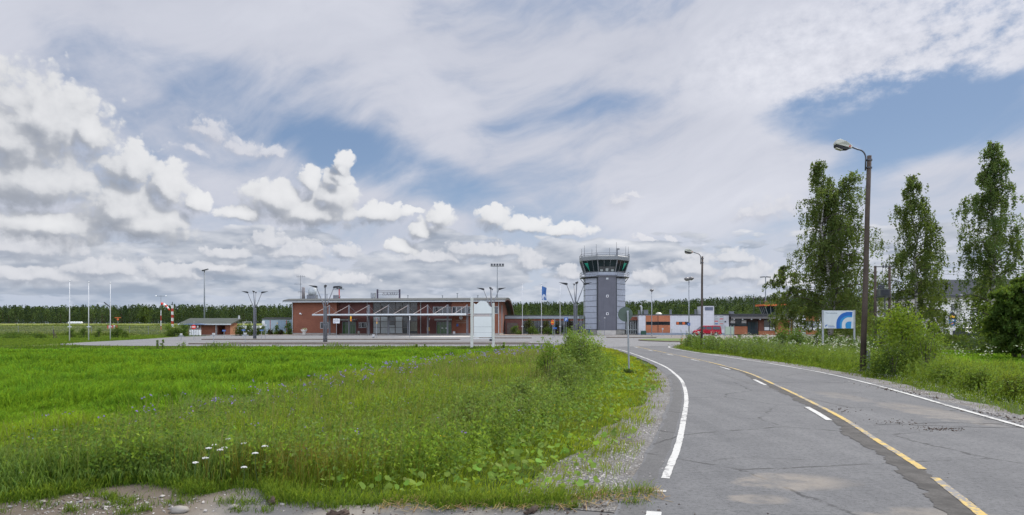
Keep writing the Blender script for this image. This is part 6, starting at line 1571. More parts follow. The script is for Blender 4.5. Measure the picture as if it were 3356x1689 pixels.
# straw along the tarmac edge
n = 520; X = rng.uniform(-1.4, 1.7, n); Y = apron_edge(X) - rng.random(n) ** 2 * .5 + .2; L = .05 + .2 * rng.random(n); a = rng.random(n) * math.pi
V = np.empty((n, 4, 3)); dx_, dy_ = np.cos(a) * L / 2, np.sin(a) * L / 2; px_, py_ = -np.sin(a) * .004, np.cos(a) * .004; z_ = .005 + .03 * rng.random(n)
for q, (s1, s2) in enumerate(((-1, -1), (1, -1), (1, 1), (-1, 1))): V[:, q, 0] = X + s1 * dx_ + s2 * px_; V[:, q, 1] = Y + s1 * dy_ + s2 * py_; V[:, q, 2] = z_ + s1 * .01
mesh_np('straw', V.reshape(-1, 3), np.arange(4 * n).reshape(n, 4), None, PETAL, None, np.repeat(vary((.30, .21, .10), n, .3), 4, axis=0), 'stuff')
# --- leafy weeds in the verge
def weeds(name, CXY, n_st, hlo, hhi, lsz, base, spread=.3, dmin=0.0):
    P = []; C = []; Ls = []
    for (x0, y0, hs) in CXY:
        for _ in range(n_st):
            bx_, by_ = x0 + random.gauss(0, spread), y0 + random.gauss(0, spread)
            if by_ < float(apron_edge(bx_)) + .05: continue
            h_ = random.uniform(hlo, hhi) * hs; z0 = float(gz(bx_, by_)); tx, ty = random.gauss(0, .12) * h_, random.gauss(0, .12) * h_
            nl = max(5, int(h_ / .05))
            q = rng.random(nl) ** .8
            P.append(np.c_[bx_ + tx * q + rng.normal(0, lsz * .55, nl), by_ + ty * q + rng.normal(0, lsz * .55, nl), z0 + h_ * (.12 + .88 * q)]); C.append(vary(base, nl, .3) * (.75 + .5 * random.random()))
            Ls.append(np.full(nl, max(lsz, .0024 * by_)) * (.7 + .6 * rng.random(nl)))
    P, C, Ls = np.concatenate(P), np.concatenate(C), np.concatenate(Ls)
    return leaf_cloud(name, P, Ls, Ls * .5, C, None, None, .25, 0, 'stuff')
pts = []
for _ in range(820):
    y_ = 8.3 + 26 * random.random() ** 1.5; lo, hi = float(FB(y_)) + .3, float(xl(y_)) - 2.6
    pts.append((random.uniform(lo, hi) if random.random() < .8 else random.uniform(lo, lo + 1.5), y_, 1.0))
weeds('leafy_weeds', pts[:410], 19, .22, .72, .054, (.18, .27, .034))
weeds('leafy_weeds', pts[410:], 17, .22, .80, .050, (.10, .17, .032))
pts = [(random.gauss(-.6, 1.1), random.gauss(13.5, 1.7), 1.0) for _ in range(60)]
weeds('willow_scrub', pts, 19, .45, .95, .056, (.15, .215, .05))
pts = [(random.gauss(-4.6, .4), random.gauss(8.4, .2), .8) for _ in range(6)] + [(random.gauss(-7.0, .6), random.gauss(8.0, .35), .9) for _ in range(14)]
weeds('broad_weeds', pts, 9, .2, .5, .055, (.07, .13, .03))
# --- coltsfoot leaves: round, pale, near the tarmac
def roundleaf(name, C, Rr, col):
    n = len(C); k = 7; ang = np.linspace(0, 2 * math.pi, k, endpoint=False); a = rng.normal(size=(n, 3)) * .65; a[:, 2] = 1; a[:, 1] -= .25; nr = unit(a)
    u = unit(np.cross(nr, rng.normal(size=(n, 3)))); v = np.cross(nr, u); V = np.empty((n, k, 3))
    for i, g in enumerate(ang):
        rr_ = Rr * (1.0 if i else .45) * (.9 + .2 * rng.random(n)); V[:, i] = C + (u * math.cos(g) + v * math.sin(g)) * rr_[:, None] + nr * (rr_ * .22 * (1 if i % 2 else .4))[:, None]
    b = np.arange(n)[:, None] * k
    return mesh_np(name, V.reshape(-1, 3), None, np.concatenate([b + np.array([[0, i, i + 1]]) for i in range(1, k - 1)]), LEAF, None, np.repeat(col, k, axis=0), 'stuff')
cl = []
for _ in range(150):
    y_ = 7.6 + 22 * random.random() ** 1.3; s0 = abs(random.gauss(1.9, .9)) + .5; cl.append((float(xl(y_)) - s0, y_))
cl += [(-1.35, 7.75), (-1.2, 7.6), (-1.5, 7.9), (.2, 7.5), (.5, 7.45), (.9, 7.6), (.7, 7.9), (-.2, 7.7)]
P = []; Rr = []
for (x0, y0) in cl:
    for _ in range(random.randint(7, 16)):
        x_, y_ = x0 + random.gauss(0, .28), y0 + random.gauss(0, .28)
        if y_ < float(apron_edge(x_)) + .1 or x_ > float(xl(y_)) - .75: continue
        P.append((x_, y_, float(gz(x_, y_)) + random.uniform(.06, .22))); Rr.append(random.uniform(.022, .052) * (1 + .014 * y_))
roundleaf('coltsfoot_leaves', np.array(P), np.array(Rr), vary((.17, .27, .045), len(P), .35))
# --- flowers
def flowers(name, pts, szs, base, nq=5, spread=.03, flat=.3):
    C = np.repeat(np.array(pts), nq, axis=0) + rng.normal(0, 1, (len(pts) * nq, 3)) * spread * np.array([1, 1, .6]); L = np.repeat(np.array(szs), nq)
    return leaf_cloud(name, C, L, L * .8, vary(base, len(C), .2, .1), None, PETAL, 0, 0, 'stuff', flat)
pts = []; sz = []
for _ in range(330):
    y_ = 9 + 38 * random.random() ** .8; off_ = abs(random.gauss(0, 1.1)); x_ = float(FB(y_)) + .2 + off_
    pts.append((x_, y_, float(gz(x_, y_)) + random.uniform(.55, .95))); sz.append(.022 + .0012 * y_)
for _ in range(60):
    y_ = random.uniform(8.2, 18); x_ = random.uniform(float(FB(y_)), float(xl(y_)) - 2.5); pts.append((x_, y_, float(gz(x_, y_)) + random.uniform(.4, .75))); sz.append(.026)
flowers('bellflowers', pts, sz, (.26, .17, .50), 4, .035)
pts = []; sz = []
for _ in range(260):
    y_ = random.uniform(8, 34); x_ = random.uniform(float(FB(y_)), float(xl(y_)) - .9); pts.append((x_, y_, float(gz(x_, y_)) + random.uniform(.15, .6))); sz.append(.012 + .0008 * y_)
flowers('buttercups', pts, sz, (.6, .42, .03), 2, .02)
YST = pm('yarrow_stem', (.06, .11, .03), .8, .2); YHD = pm('yarrow_head', (.58, .58, .54), .8, .15, 40)
ylabels = ['white yarrow at the left end of the flower row', 'white yarrow with twin heads in the row', 'tallest white yarrow in the middle of the row', 'white yarrow just right of the tallest one', 'white yarrow leaning at the right of the row', 'outermost right white yarrow beside green stalks', 'low white yarrow nearest the bare soil', 'small white yarrow below the row centre', 'pinkish white yarrow behind the row', 'lone white yarrow head right of the dry stalks', 'white yarrow low in front of the leafy weeds', 'faint far white yarrow near the willow scrub', 'white bindweed like bloom in the left tall weeds']
for (px, py, lab) in zip((684, 703, 722, 736, 800, 868, 640, 672, 748, 836, 800, 1135, 66), (1468, 1457, 1473, 1466, 1452, 1461, 1515, 1500, 1438, 1484, 1530, 1437, 1548), ylabels):
    hz_ = .55; d = (EYE - hz_ + .12) * FPX / (py - HY); x = WX(px, d)
    if d < float(apron_edge(x)) + .15: d = float(apron_edge(x)) + .2; x = WX(px, d)
    z0 = float(gz(x, d)); zt = WZ(py, d)
    f_ = thing('yarrow', lab, 'flower', (x, d, z0), random.random() * 6, 'white yarrow flowers in the front verge')
    MB().tube([(.03, .02, 0), (.01, 0, (zt - z0) * .5), (0, 0, zt - z0)], .004, 5).obj('stem', YST, f_)
    hm = MB()
    for q in range(9): 
        a = q * 2.4; r_ = .011 * math.sqrt(q); hm.lathe([(.004, -.008), (.012, 0), (.009, .006), (.003, .008)], 6, (r_ * math.cos(a), r_ * math.sin(a), zt - z0 - r_ * .25))
    hm.obj('flower_head', YHD, f_)
# --- right verge
RLO = lambda y: xr(y) + .55
X, Y = sample(70000, 10, 66, 1.2, RLO, lambda y: xr(y) + 10)
sr = X - xr(Y) - .35; k = rng.random(len(X)) < np.clip(sst(.2, 1.2, sr + .7 * (vnoise(X, Y, .7, 3) - .5)), .05, 1); X, Y, sr = X[k], Y[k], sr[k]
tall = sst(1.3, 2.8, sr); hh = (.08 + .1 * vnoise(X, Y, .6, 2) + tall * (.35 + .45 * vnoise(X, Y, 1.3, 5))) * (.6 + .7 * rng.random(len(X)))
pt = vnoise(X, Y, 2.0, 4)[:, None]; tip = vary((.17, .23, .034), len(X), .35) * (.7 + .6 * pt)
dry = (sst(1.6, .3, sr) * (rng.random(len(X)) < .5))[:, None]; tip = tip * (1 - dry) + dry * np.array([.16, .12, .05])
blades('verge_grass', X, Y, hh, np.maximum(.008, .0008 * Y), .3, vary((.075, .13, .016), len(X), .3), np.clip(tip, .004, .6), .12)
pts = []
for _ in range(520):
    y_ = 15 + 47 * random.random() ** .9; x_ = float(xr(y_)) + 1.9 + abs(random.gauss(0, 3.2)); pts.append((x_, y_, .75 + .6 * random.random()))
weeds('roadside_weeds', pts, 11, .30, .95, .062, (.115, .175, .035), .45)
pts = [(float(xr(y_)) + 2.0 + 5 * random.random(), y_, 1.0) for y_ in [36 + 24 * random.random() for _ in range(230)]]
weeds('grey_green_weeds', pts, 8, .7, 1.3, .08, (.13, .175, .075), .5)
pts = []; sz = []
for _ in range(420):
    y_ = random.uniform(30, 66); x_ = float(xr(y_)) + random.uniform(2.0, 12); pts.append((x_, y_, float(gz(x_, y_)) + random.uniform(.9, 1.45))); sz.append(.06 + .0009 * y_)
flowers('cow_parsley', pts, sz, (.50, .52, .42), 5, .10, .8)
pts = []; sz = []
for _ in range(420):
    y_ = 11 + 17 * random.random(); x_ = float(xr(y_)) + .9 + 1.3 * random.random(); pts.append((x_, y_, float(gz(x_, y_)) + random.uniform(.08, .2))); sz.append(.02)
flowers('clover', pts, sz, (.45, .46, .40), 3, .03, .4)
# right hand field
X, Y = sample(34000, 30, 58, .8, lambda y: xr(y) + 8, lambda y: .9 * y + 6)
blades('field_grass', X, Y, .22 + .2 * vnoise(X, Y, 2, 3), np.full(len(X), .05), .35, vary((.06, .15, .012), len(X)), vary((.19, .36, .025), len(X)), .2)
pts = [(random.uniform(24, 66), random.uniform(57, 74), 1.0) for _ in range(330)]
weeds('field_edge_weeds', pts, 8, .5, 1.0, .10, (.07, .115, .035), .6)
# lawn on the left behind the car park and rough airfield grass
X, Y = sample(26000, 64, 128, .9, lambda y: -.86 * y, lambda y: -np.interp(y, [64, 66, 70, 80, 95, 114, 130], [48, 46.5, 48.5, 50.5, 53, 58, 60]))
blades('lawn_grass', X, Y, .08 + .12 * rng.random(len(X)), np.full(len(X), .09), .4, vary((.06, .12, .02), len(X)), vary((.12, .18, .03), len(X)), .2)
X, Y = sample(42000, 132, 330, 1.2, lambda y: -.85 * y, lambda y: -.33 * y)
rg = vnoise(X * .5, Y, 6, 3); hcol = np.where((rg > .52)[:, None], vary((.20, .21, .10), len(X)), vary((.085, .13, .028), len(X)))
blades('rough_grass', X, Y, (.15 + .75 * sst(.45, .8, rg)) * (.5 + .6 * rng.random(len(X))), .0011 * Y, .35, vary((.07, .10, .025), len(X)), hcol, .2)
# ------------------------------------------------------------------ shrubs
def shrub(label, px, pb, pt, wpx, d, base, n, lsz, name='shrub', cat='shrub', stems=5, lean=0.0, clumps=14, group=None, droop=0.0, elong=.5, zbase=None, col2=None):
    x = WX(px, d); z0 = float(gz(x, d)) if zbase is None else zbase; h = WZ(pt, d) - z0; w_ = wpx * d / FPX
    t_ = thing(name, label, cat, (x, d, z0), 0, group)
    sm = MB()
    for i in range(stems):
        a = 2 * math.pi * i / stems + random.random(); r_ = w_ * .30 * random.random()
        sm.tube([(math.cos(a) * .04, math.sin(a) * .04, -.05), (math.cos(a) * r_ * .5, math.sin(a) * r_ * .5, h * .45), (math.cos(a) * r_ + lean * h, math.sin(a) * r_, h * .86)], [.012 + .010 * h, .010 + .006 * h, .004], 6)
    sm.obj('stem', BARK, t_)
    P = []; C = []
    for i in range(clumps):
        q = (i + .5) / clumps; zc_ = h * (.10 + .80 * q); wz_ = w_ * .5 * math.sin(math.pi * min(.97, (.22 + .70 * q) ** .9)) ; a = random.random() * 6.283; rr = wz_ * math.sqrt(random.random()) * .95
        cc = np.array([math.cos(a) * rr + lean * zc_, math.sin(a) * rr, zc_]); m_ = int(n / clumps * random.uniform(.6, 1.4)); sr_ = w_ * random.uniform(.10, .19)
        P.append(cc + rng.normal(0, 1, (m_, 3)) * np.array([sr_, sr_, min(sr_, h * .13)])); C.append(vary(base if (col2 is None or random.random() < .6) else col2, m_, .28) * random.uniform(.78, 1.22))
    P, C = np.concatenate(P), np.concatenate(C); k = P[:, 2] > .02; P, C = P[k], C[k]
    L = lsz * (.7 + .6 * rng.random(len(P)))
    leaf_cloud('foliage', P, L, L * elong, C, t_, None, .1, droop)
    return t_
DK, MD, LT, PU = (.038, .068, .02), (.055, .10, .024), (.12, .19, .034), (.032, .02, .026)
gL = 'trimmed shrubs on the left lawn'
shrub('small oval shrub behind the leftmost flagpole', 234, 1110, 1078, 30, 104, MD, 900, .16, group=gL); shrub('rounded shrub left of the middle flagpole', 273, 1109, 1074, 27, 104, MD, 900, .16, group=gL); shrub('narrow oval shrub between the middle and right flagpoles', 324, 1108, 1076, 20, 106, MD, 700, .16, group=gL)
shrub('largest round shrub right of the third flagpole', 384, 1107, 1070, 37, 106, MD, 1500, .16, group=gL); shrub('low shrub tucked against the largest round shrub', 409, 1106, 1086, 24, 107, MD, 600, .15, group=gL)
gS = 'shrubs around the brick shelter'
shrub('leftmost tall shrub before the red white mast', 553, 1100, 1062, 36, 122, LT, 1300, .2, group=gS); shrub('wide dark shrub left of the brick shelter', 572, 1104, 1076, 50, 116, DK, 1500, .2, group=gS); shrub('bushy shrub touching the left hut wall', 603, 1103, 1063, 36, 118, MD, 1300, .2, group=gS)
shrub('dark shrub touching the right hut wall', 786, 1100, 1067, 34, 126, DK, 1400, .2, group=gS); shrub('tallest dark shrub left of the four armed mast', 818, 1100, 1063, 34, 126, DK, 1500, .2, group=gS); shrub('dark shrub just right of the four armed mast', 848, 1099, 1072, 26, 127, DK, 1000, .2, group=gS)
shrub('shrub left of the blue shed sign', 862, 1099, 1064, 20, 130, MD, 700, .2, group=gS); shrub('low purple shrub in front of the blue shed', 886, 1098, 1080, 22, 131, PU, 600, .2, group=gS); shrub('green shrub before the gridded shed doors', 907, 1098, 1065, 20, 132, MD, 700, .2, group=gS); shrub('low purple shrub right of the green one by the shed', 920, 1098, 1080, 16, 132, PU, 500, .2, group=gS); shrub('upright green shrub beside the terminal corner', 944, 1097, 1053, 26, 132, MD, 1300, .2, group=gS)
gC = 'shrubs in front of the link corridor'
shrub('low green shrub by the corridor porch', 1692, 1095, 1068, 34, 134, MD, 1000, .2, group=gC); shrub('dark purple shrub between the first two flagpoles', 1733, 1094, 1045, 40, 135, PU, 1500, .2, group=gC); shrub('low green shrub under the dark purple one', 1745, 1096, 1072, 40, 133, MD, 1000, .2, group=gC); shrub('dark purple shrub behind the flag pole', 1790, 1094, 1050, 34, 136, PU, 1300, .2, group=gC); shrub('low shrub right of the flag pole', 1797, 1096, 1074, 36, 133, MD, 900, .2, group=gC); shrub('dark purple shrub near the yellow barred sign', 1829, 1094, 1054, 26, 136, PU, 1000, .2, group=gC); shrub('large purple shrub behind the P sign', 1868, 1095, 1048, 34, 135, PU, 1300, .2, group=gC); shrub('low green shrub below the P sign', 1862, 1096, 1074, 40, 132, MD, 1000, .2, group=gC)
shrub('low dark bush row at the left frame edge', 40, 1112, 1090, 90, 100, MD, 1400, .17, group=gL); shrub('low dark bush left of the braced post', 120, 1112, 1094, 46, 101, MD, 800, .17, group=gL)
# willows on the left verge
gW = 'young willows on the left verge'
shrub('tall feathery young willow in front of the tower street', 1905, 1290, 1090, 135, 21.0, (.17, .245, .055), 5200, .085, group=gW, stems=9, clumps=34, elong=.36)
shrub('tallest willow shoot before the four armed mast', 1872, 1280, 1078, 75, 23.0, (.14, .21, .045), 2800, .088, group=gW, stems=6, clumps=20, elong=.36)
shrub('dark spreading willow below the tall shoots', 1850, 1330, 1170, 150, 17.5, (.14, .20, .05), 3400, .075, group=gW, stems=9, clumps=26, elong=.4)
shrub('slender willow at the field side of the group', 1800, 1300, 1112, 95, 22.0, LT, 2200, .085, group=gW, stems=5, clumps=16, elong=.36)
shrub('rounded willow nearest the round sign pole', 1945, 1270, 1112, 85, 23.5, (.17, .24, .05), 2600, .09, group=gW, stems=6, clumps=20, elong=.38)
shrub('low grey green willow toward the camera', 1700, 1420, 1250, 150, 14.2, (.12, .175, .045), 3600, .062, group=gW, stems=9, clumps=24, elong=.42)
shrub('low leafy willow left of the grey green one', 1540, 1440, 1290, 150, 13.0, (.13, .195, .04), 3200, .062, group=gW, stems=8, clumps=22, elong=.42)
shrub('thistle like clump at the foot of the round sign', 2058, 1245, 1212, 36, 26.0, DK, 500, .10, name='weed_clump', cat='weed', stems=4, clumps=6)
gT = 'tufts along the car park edge'
for px, pt, w_, d, lab in ((518, 1112, 12, 56, 'leafy sprig left of the heater posts'), (533, 1110, 12, 56.5, 'second thin sprig by the car park edge'), (600, 1122, 30, 57, 'broad low tuft below the no entry sign'), (905, 1130, 34, 57, 'broad low tuft left of the front light mast'), (1365, 1128, 9, 57, 'thin sprig before the glazed front'), (1392, 1128, 9, 57, 'thin sprig left of the notice board'), (1652, 1120, 12, 55, 'yellow green sprig right of the notice board'), (1775, 1126, 30, 52, 'broad grassy tuft left of the willows')):
    shrub(lab, px, 1140, pt, w_, d, LT, 160, .12, name='weed_tuft', cat='weed', stems=3, clumps=5, group=gT)
# right-hand shrubs
gR = 'bushes along the right verge'
shrub('yellow green sapling right of the near lamp post', 2960, 1225, 1000, 150, 26.5, (.15, .22, .026), 6200, .10, name='sapling', cat='sapling', stems=6, clumps=40, elong=.55, col2=(.18, .25, .03))
shrub('dark skirt bush at the foot of the sapling', 2925, 1240, 1120, 160, 25.2, (.045, .08, .020), 2600, .085, group=gR, stems=8, clumps=22)
shrub('loose bush right of the sapling base', 3035, 1240, 1090, 130, 25.5, (.11, .165, .028), 2400, .085, group=gR, stems=7, clumps=20)
shrub('small upright sapling further right on the verge', 3062, 1190, 1048, 60, 30.0, (.14, .21, .03), 1200, .10, group=gR, stems=4, clumps=16)
shrub('leafy bush at the right frame edge', 3330, 1345, 1225, 130, 17.5, (.13, .175, .024), 2200, .07, group=gR, stems=8, clumps=20, col2=(.12, .14, .02))
shrub('dark hollow bush left of the edge bush', 3215, 1320, 1215, 130, 19.5, (.07, .11, .02), 2200, .07, group=gR, stems=8, clumps=20)
shrub('low green bush in the middle of the right verge', 3110, 1290, 1190, 140, 22.0, (.10, .155, .024), 2200, .08, group=gR, stems=8, clumps=20)
shrub('willow bush behind the middle of the right verge', 2560, 1175, 1080, 70, 44, (.07, .12, .032), 1500, .14, group=gR, stems=6, clumps=16)
shrub('willow bush left of the welcome sign', 2615, 1175, 1076, 76, 43, (.075, .125, .034), 1700, .14, group=gR, stems=6, clumps=16)
shrub('small willow in front of the company board', 2478, 1170, 1102, 50, 47, (.08, .13, .035), 1000, .15, group=gR, stems=5, clumps=12)
shrub('low grey green bush near the far grass', 2400, 1165, 1120, 60, 50, (.075, .12, .035), 900, .15, group=gR, stems=5, clumps=12)
shrub('small conifer shaped bush below the welcome sign', 2677, 1150, 1084, 22, 50, MD, 500, .14, group=gR, stems=3, clumps=8)
shrub('grey green round bush under the rightmost birch', 3260, 1160, 1098, 110, 52, (.085, .115, .065), 2200, .17, group=gR, stems=7, clumps=20)
shrub('dense bush before the white hall', 3120, 1130, 1096, 120, 66, (.06, .09, .035), 2000, .2, group=gR, stems=7, clumps=20)
shrub('weedy bush behind the sapling', 2990, 1140, 1075, 110, 58, (.05, .085, .025), 2000, .18, group=gR, stems=7, clumps=20)
shrub('dark bush behind the left half of the welcome sign', 2715, 1105, 1062, 70, 108, DK, 1500, .26, group=gR); shrub('dark bush behind the right half of the welcome sign', 2785, 1105, 1058, 70, 110, MD, 1500, .26, group=gR); shrub('dark bush seen between the lamp post and sapling', 2850, 1105, 1040, 70, 112, DK, 1500, .28, group=gR)
shrub('dense dark undergrowth at the foot of the tallest birch', 3242, 1115, 975, 84, 66, DK, 3600, .22, group=gR, stems=8, clumps=26); shrub('dark leafy bush filling the gap right of the tallest birch', 3300, 1120, 950, 130, 64, MD, 4200, .22, group=gR, stems=8, clumps=28)
shrub('broad green bush under the round tree at the right edge', 3325, 1155, 955, 250, 46, (.075, .125, .028), 5200, .16, group=gR, stems=9, clumps=34, col2=(.10, .155, .03))
shrub('bush below the transformer', 2890, 1120, 1035, 70, 55, (.08, .13, .03), 1500, .17, group=gR, stems=6, clumps=16)
# flowers in the planter
k = rng.normal(0, 1, (90, 3)) * np.array([.24, .24, .10]) + np.array([0, 0, 1.12]); leaf_cloud('flowers', k, .13, .10, np.where(rng.random((90, 1)) < .6, vary((.62, .58, .42), 90), vary((.06, .09, .04), 90)), pl, PETAL)
# ------------------------------------------------------------------ birches
def birch(label, x, y, h, leaders, wfun, n_limb, lsz, cols, name='birch_tree', t0=.10, strands=11, nl=15, hang=.075, dens=1.0, group='birches behind the right verge'):
    z0 = float(gz(x, y)) - .05
    t_ = thing(name, label, 'tree', (x, y, z0), 0, group)
    tm = MB(); lm = MB(); P = []; C = []
    for (lx, ly, hf, share) in leaders:
        H = h * hf; f = np.linspace(0, 1, 9)
        wob = rng.normal(0, .010 * h, (9, 2)) * np.sin(f * math.pi)[:, None]
        path = np.c_[lx * f ** 1.3 + wob[:, 0], ly * f ** 1.3 + wob[:, 1], H * f]
        tm.tube([tuple(q) for q in path], [max(.025, (.011 * h) * (1 - .93 * u) * (1 if share > .8 else .75)) for u in f], 9)
        at = lambda u: np.array([np.interp(u, f, path[:, i]) for i in range(3)])
        n = int(n_limb * share)
        for k in range(n):
            u = t0 + (1 - t0) * ((k + random.random()) / n) ** .88
            if random.random() < .10: continue
            st = at(u); a = k * 2.39996 + random.gauss(0, .4); reach = wfun(st[2] / h) * random.uniform(.55, 1.12) * (1 if share > .8 else .62)
            ss = np.linspace(0, 1, 6); rise = random.uniform(.55, 1.05); lp_ = np.c_[st[0] + math.cos(a) * reach * ss, st[1] + math.sin(a) * reach * ss, st[2] + reach * (rise * ss - (.55 + .25 * rise) * ss ** 2.2)]
            lp_[:, 2] = np.minimum(lp_[:, 2], H * 1.0 + .1); lm.tube([tuple(q) for q in lp_], [.010 * h * .32 * (1 - .8 * s) for s in ss], 5, cap=False)
            shade = random.uniform(.75, 1.25); cc = cols[0] if random.random() < .62 else cols[1]
            ns = max(3, int(strands * dens * (.45 + .75 * reach / max(.3, wfun(.35)))))
            for _ in range(ns):
                s = random.uniform(.22, 1.0); p0 = np.array([np.interp(s, ss, lp_[:, i]) for i in range(3)]) + rng.normal(0, .022 * h * .6, 3) * np.array([1, 1, .5])
                ln = h * hang * random.uniform(.25, 1.15) * (.45 + .8 * (1 - st[2] / h)); q = rng.random(nl); dr = rng.normal(0, .06, 2) * ln
                pts_ = p0 + np.c_[dr[0] * q, dr[1] * q, -ln * q] + rng.normal(0, lsz * .40, (nl, 3)); P.append(pts_); C.append(vary(cc, nl, .25) * shade)
    P, C = np.concatenate(P), np.concatenate(C); ok = P[:, 2] > .6; P, C = P[ok], C[ok]
    nt_ = len(tm.f); tm.add(lm.v, lm.f); tr_ = tm.obj('trunk', BIRCHBARK, t_, True); tr_.data.materials.append(pm('dark_twig_bark', (.06, .048, .042), .9, .25, 3)); tr_.data.polygons.foreach_set('material_index', [0] * nt_ + [1] * (len(tm.f) - nt_))
    L = lsz * (.65 + .7 * rng.random(len(P))); leaf_cloud('crown', P, L, L * .5, C, t_, None, 0, .9)
    return t_
BC = ((.078, .108, .036), (.115, .150, .046)); BC2 = ((.074, .112, .040), (.100, .140, .046))
def prof(pts): 
    a = np.array(pts); return lambda u: float(np.interp(u, a[:, 0], a[:, 1]))
birch('broad birch with three tops behind the welcome sign', WX(2722, 85), 85, 23.0, [(-1.7, 0, 1.0, 1.0), (2.9, .6, .95, .85), (.4, .8, .90, .7)], prof([(0, 6.4), (.12, 8.8), (.25, 8.2), (.4, 6.6), (.55, 5.4), (.7, 3.8), (.85, 2.1), (1, .4)]), 62, .26, BC, t0=.07, strands=22, nl=20, hang=.12)
birch('slim drooping birch right of the transformer poles', WX(3006, 72), 72, 18.3, [(-.5, 0, 1.0, 1.0)], prof([(0, 2.0), (.1, 3.5), (.3, 3.9), (.5, 3.6), (.7, 2.6), (.85, 1.6), (1, .35)]), 66, .235, BC, t0=.05, strands=21, nl=20, hang=.14)
birch('tallest birch nearest the right frame edge', WX(3258, 62), 62, 19.3, [(-.15, 0, 1.0, 1.0)], prof([(0, 2.4), (.12, 3.2), (.3, 3.7), (.5, 3.5), (.7, 2.6), (.85, 1.8), (1, .4)]), 72, .20, BC2, t0=.06, strands=23, nl=24, hang=.11)
birch('low spreading birch crown under the broad birch', WX(2590, 88), 88, 9.8, [(-.8, 0, 1.0, 1.0)], prof([(0, 2.8), (.3, 4.4), (.6, 3.6), (.85, 2.0), (1, .4)]), 44, .26, BC, t0=.12, strands=15, nl=15)
birch('bushy dark tree under the slim drooping birch', WX(3018, 78), 78, 10.0, [(0, 0, 1.0, 1.0)], prof([(0, 2.4), (.2, 3.4), (.5, 3.1), (.8, 1.7), (1, .4)]), 36, .25, BC, name='bushy_tree', t0=.04, strands=11, nl=15)
birch('pale green young birch beside the white hall', WX(3070, 80), 80, 6.0, [(0, 0, 1.0, 1.0)], prof([(0, 1.2), (.3, 1.9), (.6, 1.5), (.85, .8), (1, .2)]), 26, .22, ((.075, .11, .04), (.09, .13, .05)), name='young_birch', t0=.1, strands=9, nl=13)
birch('dense dark tree before the white hall roof', WX(3240, 78), 78, 9.5, [(0, 0, 1.0, 1.0)], prof([(0, 2.2), (.2, 3.0), (.5, 2.9), (.8, 1.8), (1, .4)]), 36, .24, BC, name='bushy_tree', t0=.03, strands=11, nl=15)
birch('rounded green bushy tree at the right frame edge', WX(3352, 44), 44, 5.5, [(0, 0, 1.0, 1.0), (-1.2, .2, .85, .8)], prof([(0, 2.3), (.2, 2.8), (.5, 2.5), (.8, 1.5), (1, .5)]), 80, .17, ((.060, .105, .022), (.085, .135, .026)), name='bushy_tree', t0=.02, strands=24, nl=18)
birch('thin birch behind the near lamp post', WX(2870, 92), 92, 9.5, [(0, 0, 1.0, 1.0)], prof([(0, 1.5), (.3, 2.3), (.6, 1.9), (.85, 1.0), (1, .3)]), 28, .25, BC, t0=.1, strands=9, nl=13)
# ------------------------------------------------------------------ far forest
def forest(name, XY, hts, kinds):
    VQ = []; CQ = []; n = len(XY); Z0 = gz(XY[:, 0], XY[:, 1])
    pal = {0: (.019, .039, .021), 1: (.032, .054, .025), 2: (.066, .098, .030)}
    V = []; Fq = 0; Cc = []
    for kd in (0, 1, 2):
        idx = np.where(kinds == kd)[0]
        if not len(idx): continue
        m_ = 84
        k = len(idx); h = hts[idx][:, None]; u = rng.random((k, m_)) ** (.85 if kd == 0 else .7)
        if kd == 0: rad = (.02 + .125 * (1 - u)) * h; zc = h * (.01 + 1.0 * u)
        elif kd == 1: rad = .17 * h * np.sin(np.pi * np.clip(.18 + .8 * u, 0, 1)); zc = h * (.40 + .60 * u)
        else: rad = .24 * h * np.sin(np.pi * np.clip(.12 + .84 * u, 0, 1)); zc = h * (.12 + .88 * u)
        a = rng.random((k, m_)) * 6.283; r_ = rad * np.sqrt(.25 + .75 * rng.random((k, m_)))
        C = np.stack([XY[idx][:, 0][:, None] + np.cos(a) * r_, XY[idx][:, 1][:, None] + np.sin(a) * r_, Z0[idx][:, None] + zc], -1).reshape(-1, 3)
        sz = (np.where(kd == 0, .055, .066) * h * (.6 + .8 * rng.random((k, m_)))).reshape(-1)
        tree_tint = (.65 + .7 * rng.random((k, 1, 1))); col = np.broadcast_to(np.array(pal[kd]), (k, m_, 3)) * tree_tint * (.8 + .4 * rng.random((k, m_, 1)))
        V.append((C, sz, col.reshape(-1, 3), kd))
    C = np.concatenate([v[0] for v in V]); sz = np.concatenate([v[1] for v in V]); col = np.concatenate([v[2] for v in V])
    o = leaf_cloud(name, C, sz, sz * .62, col, None, FORL, 0, .35, 'stuff')
    return o
FORL = leaf_mat('forest_leaf', .2, .7, .1)
def edge_y(x): return 446 + 10 * vnoise(x, x * 0, 40, 3)
n = 5200; X = rng.uniform(-480, 470, n); Y = edge_y(X) + rng.random(n) ** 1.3 * 90
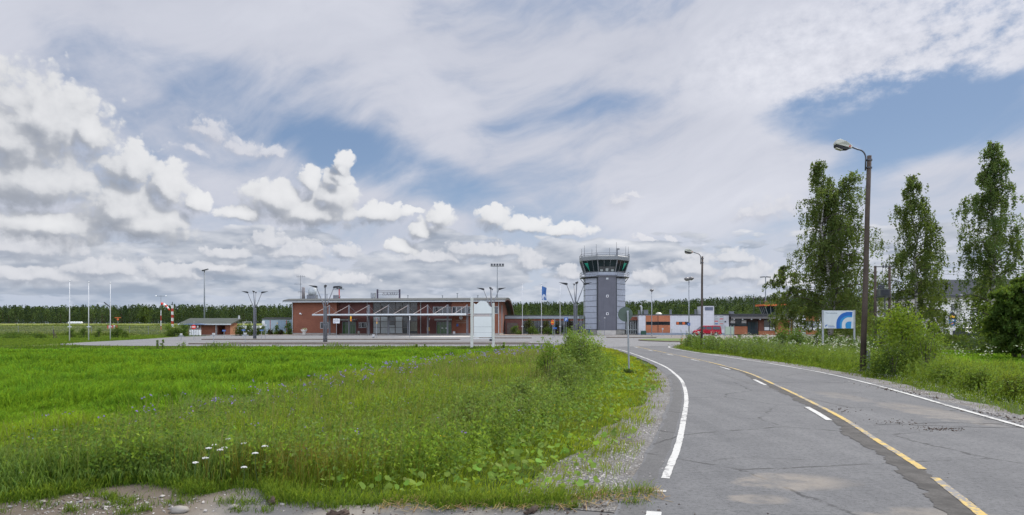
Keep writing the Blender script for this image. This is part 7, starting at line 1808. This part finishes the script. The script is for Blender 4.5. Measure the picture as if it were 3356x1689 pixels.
hts = 9.4 + 3.0 * rng.random(n) + 2.0 * vnoise(X, Y, 30, 5); kd = rng.choice([0, 1, 2], n, p=[.62, .16, .22])
forest('forest', np.c_[X, Y], hts, kd)
n = 9500; X = rng.uniform(-640, 640, n); Y = 530 + 300 * rng.random(n); hts = 9 + 5 * rng.random(n); kd = rng.choice([0, 1, 2], n, p=[.62, .33, .05])
forest('forest', np.c_[X, Y], hts, kd)
n = 420; X = rng.uniform(-35, 190, n); Y = 290 + 50 * rng.random(n) + .1 * X; hts = 5.0 + 3.0 * rng.random(n) * (.6 + .5 * vnoise(X, X * 0, 14, 4)); kd = rng.choice([1, 2], n, p=[.45, .55])
forest('young_forest', np.c_[X, Y], hts, kd)
n = 700; X = rng.uniform(-480, -40, n); Y = edge_y(X) - 3 - 4 * rng.random(n); hts = 3.0 + 8.0 * rng.random(n) ** 1.5; kd = rng.choice([0, 1, 2], n, p=[.35, .25, .40])
forest('forest_edge', np.c_[X, Y], hts, kd)
# forest floor seen as a dark line between the trunks
ft = MB()
for i in range(160):
    x = random.uniform(-440, -40); y = float(edge_y(x)) + random.uniform(2, 30); z = float(gz(x, y)); ft.tube([(x, y, z), (x, y, z + 7)], .17, 5, cap=False)
ft.obj('forest_trunks', pm('pine_trunk', (.06, .04, .03), .9, .2), None, False, 0, 'stuff')
birch('pale round tree standing before the dark forest', WX(475, 430), 430, 10.8, [(0, 0, 1.0, 1.0)], prof([(0, 2.8), (.3, 5.0), (.6, 4.6), (.85, 2.6), (1, .6)]), 40, .6, ((.06, .095, .028), (.075, .115, .032)), name='broadleaf_tree', t0=.05, strands=9, nl=12, hang=.05, group='lone trees at the forest edge')
birch('small dark bushy tree before the pale round tree', WX(470, 415), 415, 5.0, [(0, 0, 1.0, 1.0)], prof([(0, 1.8), (.4, 2.6), (.8, 1.5), (1, .4)]), 26, .5, ((.03, .05, .02), (.04, .06, .022)), name='bushy_tree', t0=.05, strands=9, nl=12, hang=.05, group='lone trees at the forest edge')
